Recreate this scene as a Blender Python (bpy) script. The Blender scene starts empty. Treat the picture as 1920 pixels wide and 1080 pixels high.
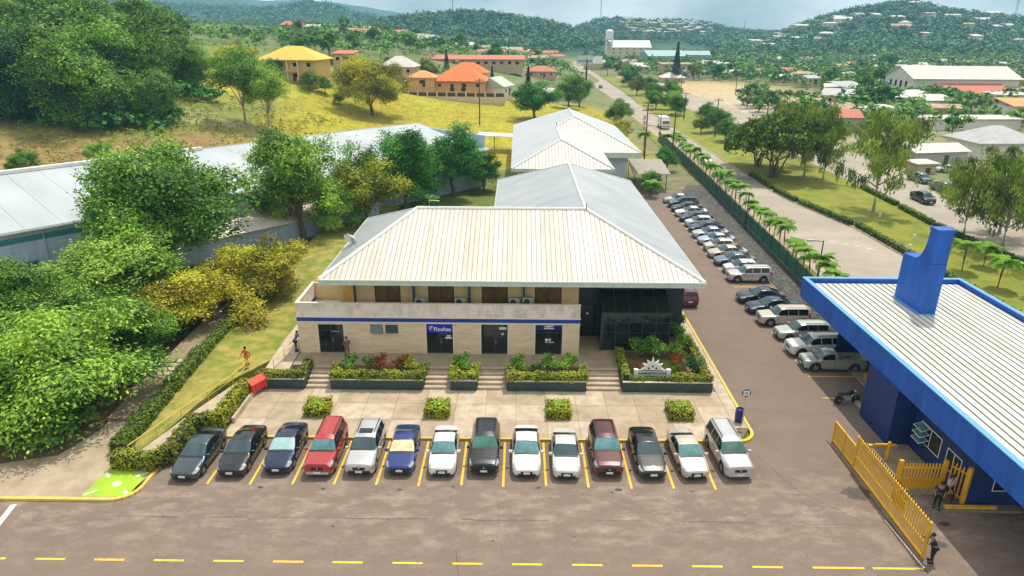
import bpy, bmesh, math, random
import numpy as np
from mathutils import Vector, Matrix, noise as mnoise

scene = bpy.context.scene
R = math.radians
random.seed(7)
rng = np.random.default_rng(11)

# ------------------------------------------------------------------ camera
cam_d = bpy.data.cameras.new('camera')
cam = bpy.data.objects.new('camera', cam_d)
scene.collection.objects.link(cam)
scene.camera = cam
cam_d.sensor_width = 36.0
cam_d.lens = 24.0
cam_d.clip_start = 0.5
cam_d.clip_end = 20000.0
_p, _yaw, _roll = 0.3619, 0.0066, 0.0065
_fw = Vector((-math.sin(_yaw) * math.cos(_p), math.cos(_yaw) * math.cos(_p), -math.sin(_p)))
_rt = Vector((math.cos(_yaw), math.sin(_yaw), 0.0))
_up = _rt.cross(_fw)
_r2 = _rt * math.cos(_roll) + _up * math.sin(_roll)
_u2 = _up * math.cos(_roll) - _rt * math.sin(_roll)
cam.matrix_world = Matrix(((_r2.x, _u2.x, -_fw.x, 0.0), (_r2.y, _u2.y, -_fw.y, 0.0),
                           (_r2.z, _u2.z, -_fw.z, 25.2), (0, 0, 0, 1)))

# ------------------------------------------------------------------ sky, sun, exposure
SUN_EL, SUN_AZ = 67.0, 30.0          # azimuth from +Y towards +X
world = bpy.data.worlds.new('World')
scene.world = world
world.use_nodes = True
wn, wl = world.node_tree.nodes, world.node_tree.links
wn.clear()
wout = wn.new('ShaderNodeOutputWorld')
wbg = wn.new('ShaderNodeBackground')
wsky = wn.new('ShaderNodeTexSky')
wsky.sky_type = 'NISHITA'
wsky.sun_disc = False
wsky.sun_elevation = R(SUN_EL)
wsky.sun_rotation = R(SUN_AZ)
wsky.air_density = 1.2
wsky.dust_density = 3.0
wtc = wn.new('ShaderNodeTexCoord')
wmap = wn.new('ShaderNodeMapping')
wmap.inputs['Scale'].default_value = (1.6, 1.6, 5.0)
wnz = wn.new('ShaderNodeTexNoise')
wnz.inputs['Scale'].default_value = 1.7
wnz.inputs['Detail'].default_value = 6.0
wnz.inputs['Roughness'].default_value = 0.55
wrmp = wn.new('ShaderNodeValToRGB')
wrmp.color_ramp.elements[0].position = 0.30
wrmp.color_ramp.elements[1].position = 0.62
wmix = wn.new('ShaderNodeMix')
wmix.data_type = 'RGBA'
wmix.inputs['B'].default_value = (14.5, 14.2, 13.3, 1.0)      # thin pale overcast
wl.new(wtc.outputs['Generated'], wmap.inputs['Vector'])
wl.new(wmap.outputs['Vector'], wnz.inputs['Vector'])
wl.new(wnz.outputs['Fac'], wrmp.inputs['Fac'])
wl.new(wrmp.outputs['Color'], wmix.inputs['Factor'])
wl.new(wsky.outputs['Color'], wmix.inputs['A'])
wl.new(wmix.outputs['Result'], wbg.inputs['Color'])
wbg.inputs['Strength'].default_value = 0.115
wl.new(wbg.outputs['Background'], wout.inputs['Surface'])

sun_d = bpy.data.lights.new('sun', 'SUN')
sun_d.energy = 4.5
sun_d.angle = R(0.6)
sun_d.color = (1.0, 0.93, 0.80)
sun = bpy.data.objects.new('sun', sun_d)
scene.collection.objects.link(sun)
_sd = Vector((math.sin(R(SUN_AZ)) * math.cos(R(SUN_EL)), math.cos(R(SUN_AZ)) * math.cos(R(SUN_EL)), math.sin(R(SUN_EL))))
sun.rotation_euler = (-_sd).to_track_quat('-Z', 'Y').to_euler()
sun.location = (60, 60, 120)

vs = scene.view_settings
vs.view_transform = 'Standard'
vs.look = 'None'
vs.gamma = 1.0
vs.exposure = -0.08
vs.use_curve_mapping = False
scene.cycles.use_denoising = True
scene.cycles.max_bounces = 6
scene.cycles.diffuse_bounces = 3
scene.cycles.glossy_bounces = 3
scene.cycles.transmission_bounces = 3
scene.cycles.transparent_max_bounces = 6
scene.cycles.volume_bounces = 0

# ------------------------------------------------------------------ helpers
COL = scene.collection

def link(o, parent=None):
    COL.objects.link(o)
    if parent is not None:
        o.parent = parent
    return o

def tag(o, label=None, cat=None, group=None, kind=None):
    if label: o['label'] = label
    if cat: o['category'] = cat
    if group: o['group'] = group
    if kind: o['kind'] = kind
    return o

def empty(name, loc=(0, 0, 0), rz=0.0, label=None, cat=None, group=None):
    o = bpy.data.objects.new(name, None)
    o.empty_display_size = 0.3
    o.location = loc
    o.rotation_euler = (0, 0, rz)
    link(o)
    return tag(o, label, cat, group)

def copy_tree(o, parent=None):
    c = o.copy()
    link(c, parent)
    for ch in list(o.children):
        copy_tree(ch, c)
    return c

class MB:
    """collects simple shapes; build() makes one mesh object"""
    def __init__(self):
        self.v = []; self.f = []; self.m = []
    def add(self, vs_, fs_, mi=0):
        b = len(self.v)
        self.v.extend([tuple(p) for p in vs_])
        for f in fs_:
            self.f.append(tuple(i + b for i in f)); self.m.append(mi)
        return self
    def box(self, x0, x1, y0, y1, z0, z1, mi=0):
        v = [(x0, y0, z0), (x1, y0, z0), (x1, y1, z0), (x0, y1, z0), (x0, y0, z1), (x1, y0, z1), (x1, y1, z1), (x0, y1, z1)]
        return self.add(v, [(0, 3, 2, 1), (4, 5, 6, 7), (0, 1, 5, 4), (1, 2, 6, 5), (2, 3, 7, 6), (3, 0, 4, 7)], mi)
    def rbox(self, c, sx, sy, sz, rz=0.0, mi=0):
        """box centred in plan at c, standing on c.z"""
        ca, sa = math.cos(rz), math.sin(rz)
        v = []
        for z in (0, sz):
            for (x, y) in ((-sx / 2, -sy / 2), (sx / 2, -sy / 2), (sx / 2, sy / 2), (-sx / 2, sy / 2)):
                v.append((c[0] + x * ca - y * sa, c[1] + x * sa + y * ca, c[2] + z))
        return self.add(v, [(0, 3, 2, 1), (4, 5, 6, 7), (0, 1, 5, 4), (1, 2, 6, 5), (2, 3, 7, 6), (3, 0, 4, 7)], mi)
    def prism(self, pts, z0, z1, mi=0):
        n = len(pts)
        v = [(p[0], p[1], z0) for p in pts] + [(p[0], p[1], z1) for p in pts]
        a = sum(pts[i][0] * pts[(i + 1) % n][1] - pts[(i + 1) % n][0] * pts[i][1] for i in range(n))
        idx = list(range(n)) if a > 0 else list(range(n))[::-1]
        fs_ = [tuple(idx[::-1]), tuple(i + n for i in idx)]
        for k in range(n):
            i, j = idx[k], idx[(k + 1) % n]
            fs_.append((i, j, j + n, i + n))
        return self.add(v, fs_, mi)
    def slab(self, quad, t, mi=0):
        """a thick plate: polygon quad (top, ccw seen along the outward normal) pushed back by t"""
        q = [Vector(p) for p in quad]
        nrm = (q[1] - q[0]).cross(q[2] - q[0]).normalized()
        n = len(q)
        v = q + [p - nrm * t for p in q]
        fs_ = [tuple(range(n)), tuple(range(2 * n - 1, n - 1, -1))]
        for i in range(n):
            j = (i + 1) % n
            fs_.append((i, i + n, j + n, j))
        return self.add(v, fs_, mi)
    def tube(self, pts, rad, seg=6, cap=True, mi=0):
        pts = [Vector(p) for p in pts]
        rs = rad if isinstance(rad, (list, tuple)) else [rad] * len(pts)
        rings = []
        ref = Vector((0, 0, 1))
        for i, p in enumerate(pts):
            d = (pts[min(i + 1, len(pts) - 1)] - pts[max(i - 1, 0)])
            d = d.normalized() if d.length > 1e-9 else Vector((0, 0, 1))
            a = d.cross(ref)
            if a.length < 0.05: a = d.cross(Vector((1, 0, 0)))
            a.normalize(); b = d.cross(a)
            rings.append([p + (a * math.cos(2 * math.pi * k / seg) + b * math.sin(2 * math.pi * k / seg)) * rs[i] for k in range(seg)])
        v = [q for r in rings for q in r]
        fs_ = []
        for i in range(len(pts) - 1):
            for k in range(seg):
                k2 = (k + 1) % seg
                fs_.append((i * seg + k2, i * seg + k, (i + 1) * seg + k, (i + 1) * seg + k2))
        if cap:
            fs_.append(tuple(range(seg)))
            fs_.append(tuple(range((len(pts) - 1) * seg + seg - 1, (len(pts) - 1) * seg - 1, -1)))
        return self.add(v, fs_, mi)
    def lathe(self, prof, c=(0, 0, 0), seg=12, axis='Z', mi=0):
        v = []
        for (r, h) in prof:
            for k in range(seg):
                a = 2 * math.pi * k / seg
                x, y = r * math.cos(a), r * math.sin(a)
                if axis == 'Z': p = (x, y, h)
                elif axis == 'Y': p = (x, h, y)
                else: p = (h, x, y)
                v.append((p[0] + c[0], p[1] + c[1], p[2] + c[2]))
        fs_ = []
        for i in range(len(prof) - 1):
            for k in range(seg):
                k2 = (k + 1) % seg
                q = (i * seg + k, i * seg + k2, (i + 1) * seg + k2, (i + 1) * seg + k)
                fs_.append(q if axis != 'Y' else q[::-1])
        fs_.append(tuple(range(seg))[::-1]); n0 = (len(prof) - 1) * seg
        fs_.append(tuple(range(n0, n0 + seg)))
        return self.add(v, fs_, mi)
    def mesh(self, name, mats=(), smooth=None):
        me = bpy.data.meshes.new(name)
        me.from_pydata(self.v, [], self.f)
        for m in (mats if isinstance(mats, (list, tuple)) else [mats]):
            me.materials.append(m)
        if any(self.m):
            me.polygons.foreach_set('material_index', self.m)
        if smooth is not None:
            me.polygons.foreach_set('use_smooth', [True] * len(me.polygons))
            me.set_sharp_from_angle(angle=R(smooth))
        me.update()
        return me
    def build(self, name, mats=(), parent=None, smooth=None, **kw):
        o = bpy.data.objects.new(name, self.mesh(name, mats, smooth))
        link(o, parent)
        return tag(o, **kw)

def np_mesh(name, V, F, mats=(), attrs=None, smooth=False):
    """V (n,3) float, F (m,k) int, all faces with k corners"""
    me = bpy.data.meshes.new(name)
    n, (m, k) = len(V), F.shape
    me.vertices.add(n)
    me.vertices.foreach_set('co', np.ascontiguousarray(V, dtype=np.float32).ravel())
    me.loops.add(m * k)
    me.loops.foreach_set('vertex_index', np.ascontiguousarray(F, dtype=np.int32).ravel())
    me.polygons.add(m)
    me.polygons.foreach_set('loop_start', np.arange(0, m * k, k, dtype=np.int32))
    me.polygons.foreach_set('use_smooth', np.full(m, bool(smooth)))
    for nm, arr in (attrs or {}).items():
        a = np.asarray(arr, dtype=np.float32)
        if a.ndim == 1:
            at = me.attributes.new(nm, 'FLOAT', 'POINT'); at.data.foreach_set('value', a)
        else:
            at = me.attributes.new(nm, 'FLOAT_COLOR', 'POINT'); at.data.foreach_set('color', a.ravel())
    for mm in (mats if isinstance(mats, (list, tuple)) else [mats]):
        me.materials.append(mm)
    me.update(calc_edges=True)
    return me

# ------------------------------------------------------------------ materials
MATS = {}
def srgb(r, g, b):
    f = lambda c: (c / 255 / 12.92) if c / 255 <= 0.04045 else ((c / 255 + 0.055) / 1.055) ** 2.4
    return (f(r), f(g), f(b))

def mat(name, col, rough=0.7, var=0.12, scale=3.0, bump=0.0, bscale=None, metal=0.0, spec=0.5, col2=None, detail=5.0, coat=0.0, stretch=None, ramp=(0.3, 0.7)):
    """principled with noise-mixed colour and fine relief"""
    if name in MATS: return MATS[name]
    m = bpy.data.materials.new(name)
    m.use_nodes = True
    nt = m.node_tree; N, L = nt.nodes, nt.links
    b = N['Principled BSDF']
    b.inputs['Roughness'].default_value = rough
    b.inputs['Metallic'].default_value = metal
    b.inputs['Specular IOR Level'].default_value = spec
    if coat:
        b.inputs['Coat Weight'].default_value = coat
        b.inputs['Coat Roughness'].default_value = 0.04
    tc = N.new('ShaderNodeTexCoord')
    vec = tc.outputs['Object']
    if stretch:
        mp = N.new('ShaderNodeMapping'); mp.inputs['Scale'].default_value = stretch
        L.new(vec, mp.inputs['Vector']); vec = mp.outputs['Vector']
    nz = N.new('ShaderNodeTexNoise')
    nz.inputs['Scale'].default_value = scale; nz.inputs['Detail'].default_value = detail; nz.inputs['Roughness'].default_value = 0.6
    L.new(vec, nz.inputs['Vector'])
    rp = N.new('ShaderNodeValToRGB')
    rp.color_ramp.elements[0].position, rp.color_ramp.elements[1].position = ramp
    c1 = col if col2 else tuple(max(0, c * (1 - var)) for c in col)
    c2 = col2 if col2 else tuple(min(1, c * (1 + var)) for c in col)
    rp.color_ramp.elements[0].color = (*c1, 1); rp.color_ramp.elements[1].color = (*c2, 1)
    L.new(nz.outputs['Fac'], rp.inputs['Fac'])
    L.new(rp.outputs['Color'], b.inputs['Base Color'])
    if bump:
        n2 = N.new('ShaderNodeTexNoise'); n2.inputs['Scale'].default_value = bscale or scale * 6; n2.inputs['Detail'].default_value = 4
        L.new(tc.outputs['Object'], n2.inputs['Vector'])
        bp = N.new('ShaderNodeBump'); bp.inputs['Strength'].default_value = bump; bp.inputs['Distance'].default_value = 0.05
        L.new(n2.outputs['Fac'], bp.inputs['Height']); L.new(bp.outputs['Normal'], b.inputs['Normal'])
    MATS[name] = m
    return m

def leafmat(name, dark, light, trans=0.2, rough=0.55):
    """foliage: colour by the per-leaf attribute 'tint', some light passes through"""
    if name in MATS: return MATS[name]
    m = bpy.data.materials.new(name); m.use_nodes = True
    N, L = m.node_tree.nodes, m.node_tree.links
    b = N['Principled BSDF']; out = N['Material Output']
    b.inputs['Roughness'].default_value = rough
    b.inputs['Specular IOR Level'].default_value = 0.3
    at = N.new('ShaderNodeAttribute'); at.attribute_name = 'tint'
    rp = N.new('ShaderNodeValToRGB')
    rp.color_ramp.elements[0].color = (*[c * .72 for c in dark], 1); rp.color_ramp.elements[1].color = (*[min(.6, c * 1.12) for c in light], 1)
    rp.color_ramp.elements[0].position = .08; rp.color_ramp.elements[1].position = .92
    L.new(at.outputs['Fac'], rp.inputs['Fac'])
    oi = N.new('ShaderNodeObjectInfo')
    hs = N.new('ShaderNodeHueSaturation')
    ma = N.new('ShaderNodeMapRange'); ma.inputs['To Min'].default_value = 0.92; ma.inputs['To Max'].default_value = 1.12
    L.new(oi.outputs['Random'], ma.inputs['Value']); L.new(ma.outputs['Result'], hs.inputs['Value'])
    L.new(rp.outputs['Color'], hs.inputs['Color']); L.new(hs.outputs['Color'], b.inputs['Base Color'])
    tr = N.new('ShaderNodeBsdfTranslucent'); L.new(hs.outputs['Color'], tr.inputs['Color'])
    mx = N.new('ShaderNodeMixShader'); mx.inputs['Fac'].default_value = trans
    L.new(b.outputs['BSDF'], mx.inputs[1]); L.new(tr.outputs['BSDF'], mx.inputs[2])
    L.new(mx.outputs['Shader'], out.inputs['Surface'])
    MATS[name] = m
    return m

def plain(name, col, rough=0.5, metal=0.0, spec=0.5, coat=0.0):
    return mat(name, col, rough, var=0.06, scale=5.0, metal=metal, spec=spec, coat=coat)
# ------------------------------------------------------------------ terrain
_ctrl = np.array([
 (-80, 112, 5.2), (-75, 126, 6.4), (-78, 160, 10.6), (-81, 190, 14.8), (-56, 145, 6.1), (-61, 195, 11.9), (-38, 185, 3.9),
 (-18, 215, 4.6), (-9, 165, 2.2), (6, 190, 2.5), (16, 225, 2.2), (28, 245, 0.3), (-104, 260, 16.5), (-45, 260, 9.6),
 (-183, 400, 23.5), (-122, 500, 24.5), (-60, 420, 17), (-4, 420, 8.5), (-140, 140, 15), (-125, 105, 11), (-200, 200, 26), (-110, 80, 7),
 (-230, 300, 30), (-250, 120, 28), (-300, 500, 30), (-90, 640, 20), (0, 640, 6), (-40, 330, 12.5),
 (60, 100, 0), (60, 200, 0), (60, 420, 0), (200, 200, 0), (300, 420, 0), (200, 640, 0), (0, 60, 0), (-50, 60, 0), (-30, 82, 0), (-60, 30, 0), (-20, 100, 0),
 (-45, 96, 1.2), (-25, 122, 1.0), (0, 110, 0), (20, 140, 0), (0, 20, 0), (60, 20, 0), (-75, 60, 0.5), (-100, 30, 1), (-10, 140, 0.6), (30, 180, 0), (34, 330, 0), (40, 500, 0), (-200, 40, 8), (-60, 88, 3.0)], float)
_cs = 14.0
def _phi(d2): return np.sqrt(d2 + _cs * _cs)
_d2 = ((_ctrl[:, None, :2] - _ctrl[None, :, :2]) ** 2).sum(-1)
_w = np.linalg.solve(_phi(_d2) + np.eye(len(_ctrl)) * 0.5, _ctrl[:, 2])
_ridges = [  # skyline x, height at ridge distance, depth of the slope towards us
 (1000, 260, [(-60, 0), (150, 0), (349, 14), (378, 26), (413, 36), (446, 45), (479, 50), (512, 57), (543, 55), (575, 48), (607, 45), (639, 43), (670, 38), (702, 41), (733, 38), (764, 41), (910, 44), (1500, 40)]),
 (1330, 300, [(-100, 0), (60, 14), (100, 22), (140, 34), (178, 39), (240, 36), (290, 38), (342, 34), (392, 22), (457, 17), (510, 17), (562, 10), (800, 20), (2200, 20)]),
 (930, 170, [(-330, 10), (-200, 22), (-157, 31), (-124, 35), (-92, 37), (-61, 38), (-31, 39), (0, 35), (30, 31), (61, 22), (90, 8), (140, 0)]),
 (1560, 380, [(-1500, 60), (-900, 70), (-540, 54), (-494, 64), (-443, 68), (-391, 65), (-340, 46), (-285, 34), (-100, 20), (0, 0)]),
 (2600, 500, [(-4000, 160), (-1500, 200), (-1360, 185), (-1210, 180), (-1100, 160), (-1000, 130), (-940, 100), (-880, 60), (-780, 20), (-500, 0)]),
 (3500, 500, [(-3600, 210), (-1206, 148), (-1025, 150), (-856, 139), (-744, 122), (-575, 100), (-406, 75), (-181, 53), (94, 34), (500, 28), (4400, 45)])]
def terrain(x, y, bumps=True):
    x = np.asarray(x, float); y = np.asarray(y, float)
    sh = x.shape
    p = np.stack([x.ravel(), y.ravel()], 1)
    z = np.zeros(len(p))
    for i in range(0, len(p), 20000):
        q = p[i:i + 20000]
        z[i:i + 20000] = _phi(((q[:, None, :] - _ctrl[None, :, :2]) ** 2).sum(-1)) @ _w
    X, Y = p[:, 0], p[:, 1]
    z = np.where(X > 25, z * np.clip(1 - (X - 25) / 25, 0, 1), z)
    fade = np.clip((900 - Y) / 350, 0, 1) * np.clip((620 + X) / 250, 0, 1)
    z = np.clip(z - 0.35, 0, 34) * fade
    site = (Y < 92) & (X > -64 + 0.42 * (Y - 60).clip(0, 60))
    z = np.where(site | (Y < 30), np.minimum(z, 0.0) if False else z * np.clip((-(X + 40)) / 40, 0, 1) * 0.6, z)
    und = np.sin(X * 0.021 + 1.3) * np.cos(Y * 0.017) + 0.6 * np.sin(X * 0.047 + Y * 0.039)
    for D, wdt, prof in _ridges:
        pr = np.array(prof, float)
        s = X * (D / np.maximum(Y, D * 0.45))          # the crest follows the valley's sides
        h = np.interp(s, pr[:, 0], pr[:, 1])
        t = (Y - D) / np.where(Y < D, wdt, wdt * 1.6)
        fall = np.exp(-1.6 * t * t)
        hh = h * fall + und * 1.6 * np.clip(h / 30, 0, 1) * fall
        z = np.maximum(z, hh)
    return z.reshape(sh)
def tz(x, y): return float(terrain(np.array([x]), np.array([y]))[0])

def axis_steps(lo, hi, near_lo, near_hi, a, mid_lo, mid_hi, b, c):
    s = list(np.arange(near_lo, near_hi + 0.1, a))
    s = list(np.arange(mid_lo, near_lo - 1e-6, b)) + s + list(np.arange(near_hi + b, mid_hi + 0.1, b))
    s = list(np.arange(lo, mid_lo - 1e-6, c)) + s + list(np.arange(mid_hi + c, hi + 1, c))
    return np.array(sorted(set(np.round(s, 3))))
gx = axis_steps(-4200, 4200, -260, 260, 5, -1300, 1300, 20, 200)
gy = axis_steps(-400, 4000, -60, 520, 5, -60, 1700, 16, 180)
GX, GY = np.meshgrid(gx, gy)
GZ = terrain(GX, GY) - 0.08
def lerp3(a, b, t):
    return a + (b - a) * t[..., None]
def sm(x, a, b): 
    t = np.clip((x - a) / (b - a), 0, 1); return t * t * (3 - 2 * t)
def cover(X, Y, Z):
    nz = 0.5 + 0.5 * np.sin(X * 0.11 + 1.7 * np.sin(Y * 0.07)) * np.cos(Y * 0.09 + 1.3 * np.sin(X * 0.05))
    c = np.zeros(X.shape + (3,)); c[:] = (0.18, 0.18, 0.08)                  # dusty town ground
    c = lerp3(c, np.array((0.13, 0.17, 0.035)), sm(nz, 0.35, 0.7) * 0.9)
    site = sm(-X, -24, -20) * sm(130 - Y, 0, 6)
    c = lerp3(c, np.array((0.12, 0.155, 0.022)), site)                          # lawns round the offices
    field = sm(X, -66 , -52) * sm(31 - X, 0, 5) * sm(Y, 128, 134) * sm(262 - Y, 0, 30)
    c = lerp3(c, np.array((0.335, 0.29, 0.010)), field)
    up = sm(-X, 50, 62) * sm(Y, 92, 100) * sm(330 - Y, 0, 60)
    c = lerp3(c, np.array((0.18, 0.21, 0.03)), up)
    dirt = np.exp(-(((X + 80) / 34) ** 2 + ((Y - 115) / 13) ** 2)) + 0.8 * np.exp(-(((X + 60) / 9) ** 2 + ((Y - 128) / 12) ** 2))
    c = lerp3(c, np.array((0.30, 0.155, 0.075)), np.clip(dirt * 1.5, 0, 1) * (0.45 + 0.55 * nz))
    yb = np.exp(-(((X + 78) / 16) ** 2 + ((Y - 186) / 14) ** 2))
    c = lerp3(c, np.array((0.52, 0.42, 0.02)), np.clip(yb * 1.8, 0, 1))
    path = np.exp(-((Y - (150 + (X + 75) * -0.35)) / 2.2) ** 2) * sm(-X, 36, 44) * sm(X, -84, -78)
    c = lerp3(c, np.array((0.50, 0.38, 0.22)), np.clip(path, 0, 1))
    far = sm(-X, -10, 60) * sm(Y, 262, 300)
    c = lerp3(c, np.array((0.10, 0.15, 0.03)), far * (0.5 + 0.5 * nz))
    hill = sm(Y, 640, 720)
    c = lerp3(c, np.array((0.035, 0.085, 0.03)), hill)
    sand = np.exp(-(((X - 90) / 30) ** 2 + ((Y - 325) / 55) ** 2))
    c = lerp3(c, np.array((0.50, 0.36, 0.17)), np.clip(sand * 1.3, 0, 0.9))
    yard = np.exp(-(((X - 88) / 22) ** 2 + ((Y - 235) / 60) ** 2))
    c = lerp3(c, np.array((0.46, 0.38, 0.29)), np.clip(yard * 1.3, 0, 0.9))
    return c
CC = cover(GX, GY, GZ)
nx, ny = len(gx), len(gy)
ii = np.arange(nx * ny).reshape(ny, nx)
GF = np.stack([ii[:-1, :-1].ravel(), ii[:-1, 1:].ravel(), ii[1:, 1:].ravel(), ii[1:, :-1].ravel()], 1)
m_ground = mat('ground_cover', (0.3, 0.3, 0.1), rough=0.95, bump=0.5, bscale=1.2)
def attr_ground(m, attr='cover'):
    N, L = m.node_tree.nodes, m.node_tree.links
    b = N['Principled BSDF']
    at = N.new('ShaderNodeAttribute'); at.attribute_name = attr
    tc = N.new('ShaderNodeTexCoord')
    n1 = N.new('ShaderNodeTexNoise'); n1.inputs['Scale'].default_value = 0.35; n1.inputs['Detail'].default_value = 9; n1.inputs['Roughness'].default_value = 0.72
    L.new(tc.outputs['Object'], n1.inputs['Vector'])
    mr = N.new('ShaderNodeMapRange'); mr.inputs['From Min'].default_value = 0.3; mr.inputs['From Max'].default_value = 0.7
    mr.inputs['To Min'].default_value = 0.55; mr.inputs['To Max'].default_value = 1.35
    L.new(n1.outputs['Fac'], mr.inputs['Value'])
    hs = N.new('ShaderNodeHueSaturation')
    L.new(at.outputs['Color'], hs.inputs['Color']); L.new(mr.outputs['Result'], hs.inputs['Value'])
    n2 = N.new('ShaderNodeTexNoise'); n2.inputs['Scale'].default_value = 0.06; n2.inputs['Detail'].default_value = 4
    L.new(tc.outputs['Object'], n2.inputs['Vector'])
    m2 = N.new('ShaderNodeMapRange'); m2.inputs['To Min'].default_value = 0.46; m2.inputs['To Max'].default_value = 0.545
    L.new(n2.outputs['Fac'], m2.inputs['Value']); L.new(m2.outputs['Result'], hs.inputs['Hue'])
    L.new(hs.outputs['Color'], b.inputs['Base Color'])
attr_ground(m_ground)
gme = np_mesh('ground', np.stack([GX.ravel(), GY.ravel(), GZ.ravel()], 1), GF, m_ground,
              {'cover': np.concatenate([CC.reshape(-1, 3), np.ones((nx * ny, 1))], 1)}, smooth=True)
ground = link(bpy.data.objects.new('ground', gme)); tag(ground, kind='structure')

# ------------------------------------------------------------------ sheets laid on the ground
def asphalt(name, base, light, dust_scale=0.22, band=None):
    m = bpy.data.materials.new(name); m.use_nodes = True
    N, L = m.node_tree.nodes, m.node_tree.links
    b = N['Principled BSDF']; b.inputs['Roughness'].default_value = 0.9; b.inputs['Specular IOR Level'].default_value = 0.25
    tc = N.new('ShaderNodeTexCoord')
    def noi(scale, det, rg=0.6, stretch=None):
        n = N.new('ShaderNodeTexNoise'); n.inputs['Scale'].default_value = scale; n.inputs['Detail'].default_value = det; n.inputs['Roughness'].default_value = rg
        if stretch:
            mp = N.new('ShaderNodeMapping'); mp.inputs['Scale'].default_value = stretch
            L.new(tc.outputs['Object'], mp.inputs['Vector']); L.new(mp.outputs['Vector'], n.inputs['Vector'])
        else: L.new(tc.outputs['Object'], n.inputs['Vector'])
        return n.outputs['Fac']
    def mix(f, a, c):
        k = N.new('ShaderNodeMix'); k.data_type = 'RGBA'
        if isinstance(f, float): k.inputs['Factor'].default_value = f
        else: L.new(f, k.inputs['Factor'])
        for s, val in (('A', a), ('B', c)):
            if isinstance(val, tuple): k.inputs[s].default_value = (*val, 1)
            else: L.new(val, k.inputs[s])
        return k.outputs['Result']
    def rmp(f, lo, hi, amt=1.0):
        k = N.new('ShaderNodeMapRange'); k.inputs['From Min'].default_value = lo; k.inputs['From Max'].default_value = hi
        k.inputs['To Max'].default_value = amt
        L.new(f, k.inputs['Value']); return k.outputs['Result']
    c = mix(rmp(noi(14.0, 3, 0.7), 0.3, 0.7), tuple(v * 0.86 for v in base), tuple(v * 1.12 for v in base))
    c = mix(rmp(noi(0.35, 4), 0.42, 0.68, 0.55), c, tuple(v * 0.80 for v in base))          # darker oil and repair areas
    dust = rmp(noi(dust_scale, 10, 0.74, (0.62, 1.25, 1)), 0.47, 0.70, 0.85)
    if band:
        sx = N.new('ShaderNodeSeparateXYZ'); L.new(tc.outputs['Object'], sx.inputs['Vector'])
        y0, y1, w = band
        ya = N.new('ShaderNodeMath'); ya.operation = 'SUBTRACT'; L.new(sx.outputs['Y'], ya.inputs[0]); ya.inputs[1].default_value = (y0 + y1) / 2
        yb = N.new('ShaderNodeMath'); yb.operation = 'ABSOLUTE'; L.new(ya.outputs[0], yb.inputs[0])
        k = N.new('ShaderNodeMapRange'); k.inputs['From Min'].default_value = (y1 - y0) / 2; k.inputs['From Max'].default_value = (y1 - y0) / 2 + w
        k.inputs['To Min'].default_value = 1.0; k.inputs['To Max'].default_value = 0.10
        L.new(yb.outputs[0], k.inputs['Value'])
        mu = N.new('ShaderNodeMath'); mu.operation = 'MULTIPLY'; L.new(dust, mu.inputs[0]); L.new(k.outputs['Result'], mu.inputs[1]); dust = mu.outputs[0]
    c = mix(dust, c, light)
    vo = N.new('ShaderNodeTexVoronoi'); vo.feature = 'DISTANCE_TO_EDGE'; vo.inputs['Scale'].default_value = 0.085; vo.inputs['Randomness'].default_value = 1.0
    wv = N.new('ShaderNodeMixRGB'); wv.blend_type = 'ADD'; wv.inputs[0].default_value = 0.9
    nv = N.new('ShaderNodeTexNoise'); nv.inputs['Scale'].default_value = 0.7; nv.inputs['Detail'].default_value = 5
    L.new(tc.outputs['Object'], nv.inputs['Vector']); L.new(tc.outputs['Object'], wv.inputs[1]); L.new(nv.outputs['Color'], wv.inputs[2]); L.new(wv.outputs[0], vo.inputs['Vector'])
    c = mix(rmp(vo.outputs['Distance'], 0.003, 0.0, 0.38), c, tuple(v * 0.5 for v in base))    # cracks
    c = mix(rmp(noi(60.0, 2, 0.5), 0.62, 0.75, 0.35), c, light)                                   # bare aggregate
    c = mix(rmp(noi(5.0, 2, 0.4), 0.70, 0.74, 0.55), c, tuple(v * 0.35 for v in base))        # drips and spots
    L.new(c, b.inputs['Base Color'])
    bp = N.new('ShaderNodeBump'); bp.inputs['Strength'].default_value = 0.35; bp.inputs['Distance'].default_value = 0.02
    L.new(noi(40.0, 2), bp.inputs['Height']); L.new(bp.outputs['Normal'], b.inputs['Normal'])
    return m
m_asph = asphalt('asphalt', (0.190, 0.143, 0.114), (0.35, 0.28, 0.225), 0.85, band=(30.3, 32.6, 4.5))
m_hwy = asphalt('highway_surface', (0.34, 0.295, 0.245), (0.46, 0.40, 0.32), 0.08)
m_conc = mat('concrete', (0.27, 0.205, 0.135), 0.9, col2=(0.45, 0.36, 0.255), scale=0.7, detail=8, bump=0.15, bscale=20)
m_conc2 = mat('pale_concrete', (0.34, 0.27, 0.19), 0.9, col2=(0.53, 0.44, 0.335), scale=1.3, detail=7, bump=0.1, bscale=20)
m_yel = mat('yellow_paint', (0.30, 0.20, 0.09), 0.75, col2=(0.76, 0.47, 0.03), scale=3.2, detail=9, ramp=(.30, .46))
m_yelk = mat('worn_kerb_paint', (0.50, 0.36, 0.10), 0.8, col2=(0.72, 0.52, 0.09), scale=4, detail=7)
m_white = mat('white_paint', (0.62, 0.58, 0.52), 0.7, col2=(0.80, 0.78, 0.74), scale=3, detail=6)
m_lawn = mat('lawn', (0.12, 0.175, 0.012), 0.95, col2=(0.36, 0.285, 0.07), scale=0.9, detail=12, bump=0.5, bscale=9, ramp=(.36, .66))
m_lawng = mat('median_grass', (0.115, 0.15, 0.010), 0.95, col2=(0.26, 0.255, 0.018), scale=0.35, detail=9, bump=0.5, bscale=5)
m_soil = mat('soil', (0.10, 0.065, 0.03), 0.95, col2=(0.20, 0.14, 0.06), scale=1.2, detail=8, bump=0.5)

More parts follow.
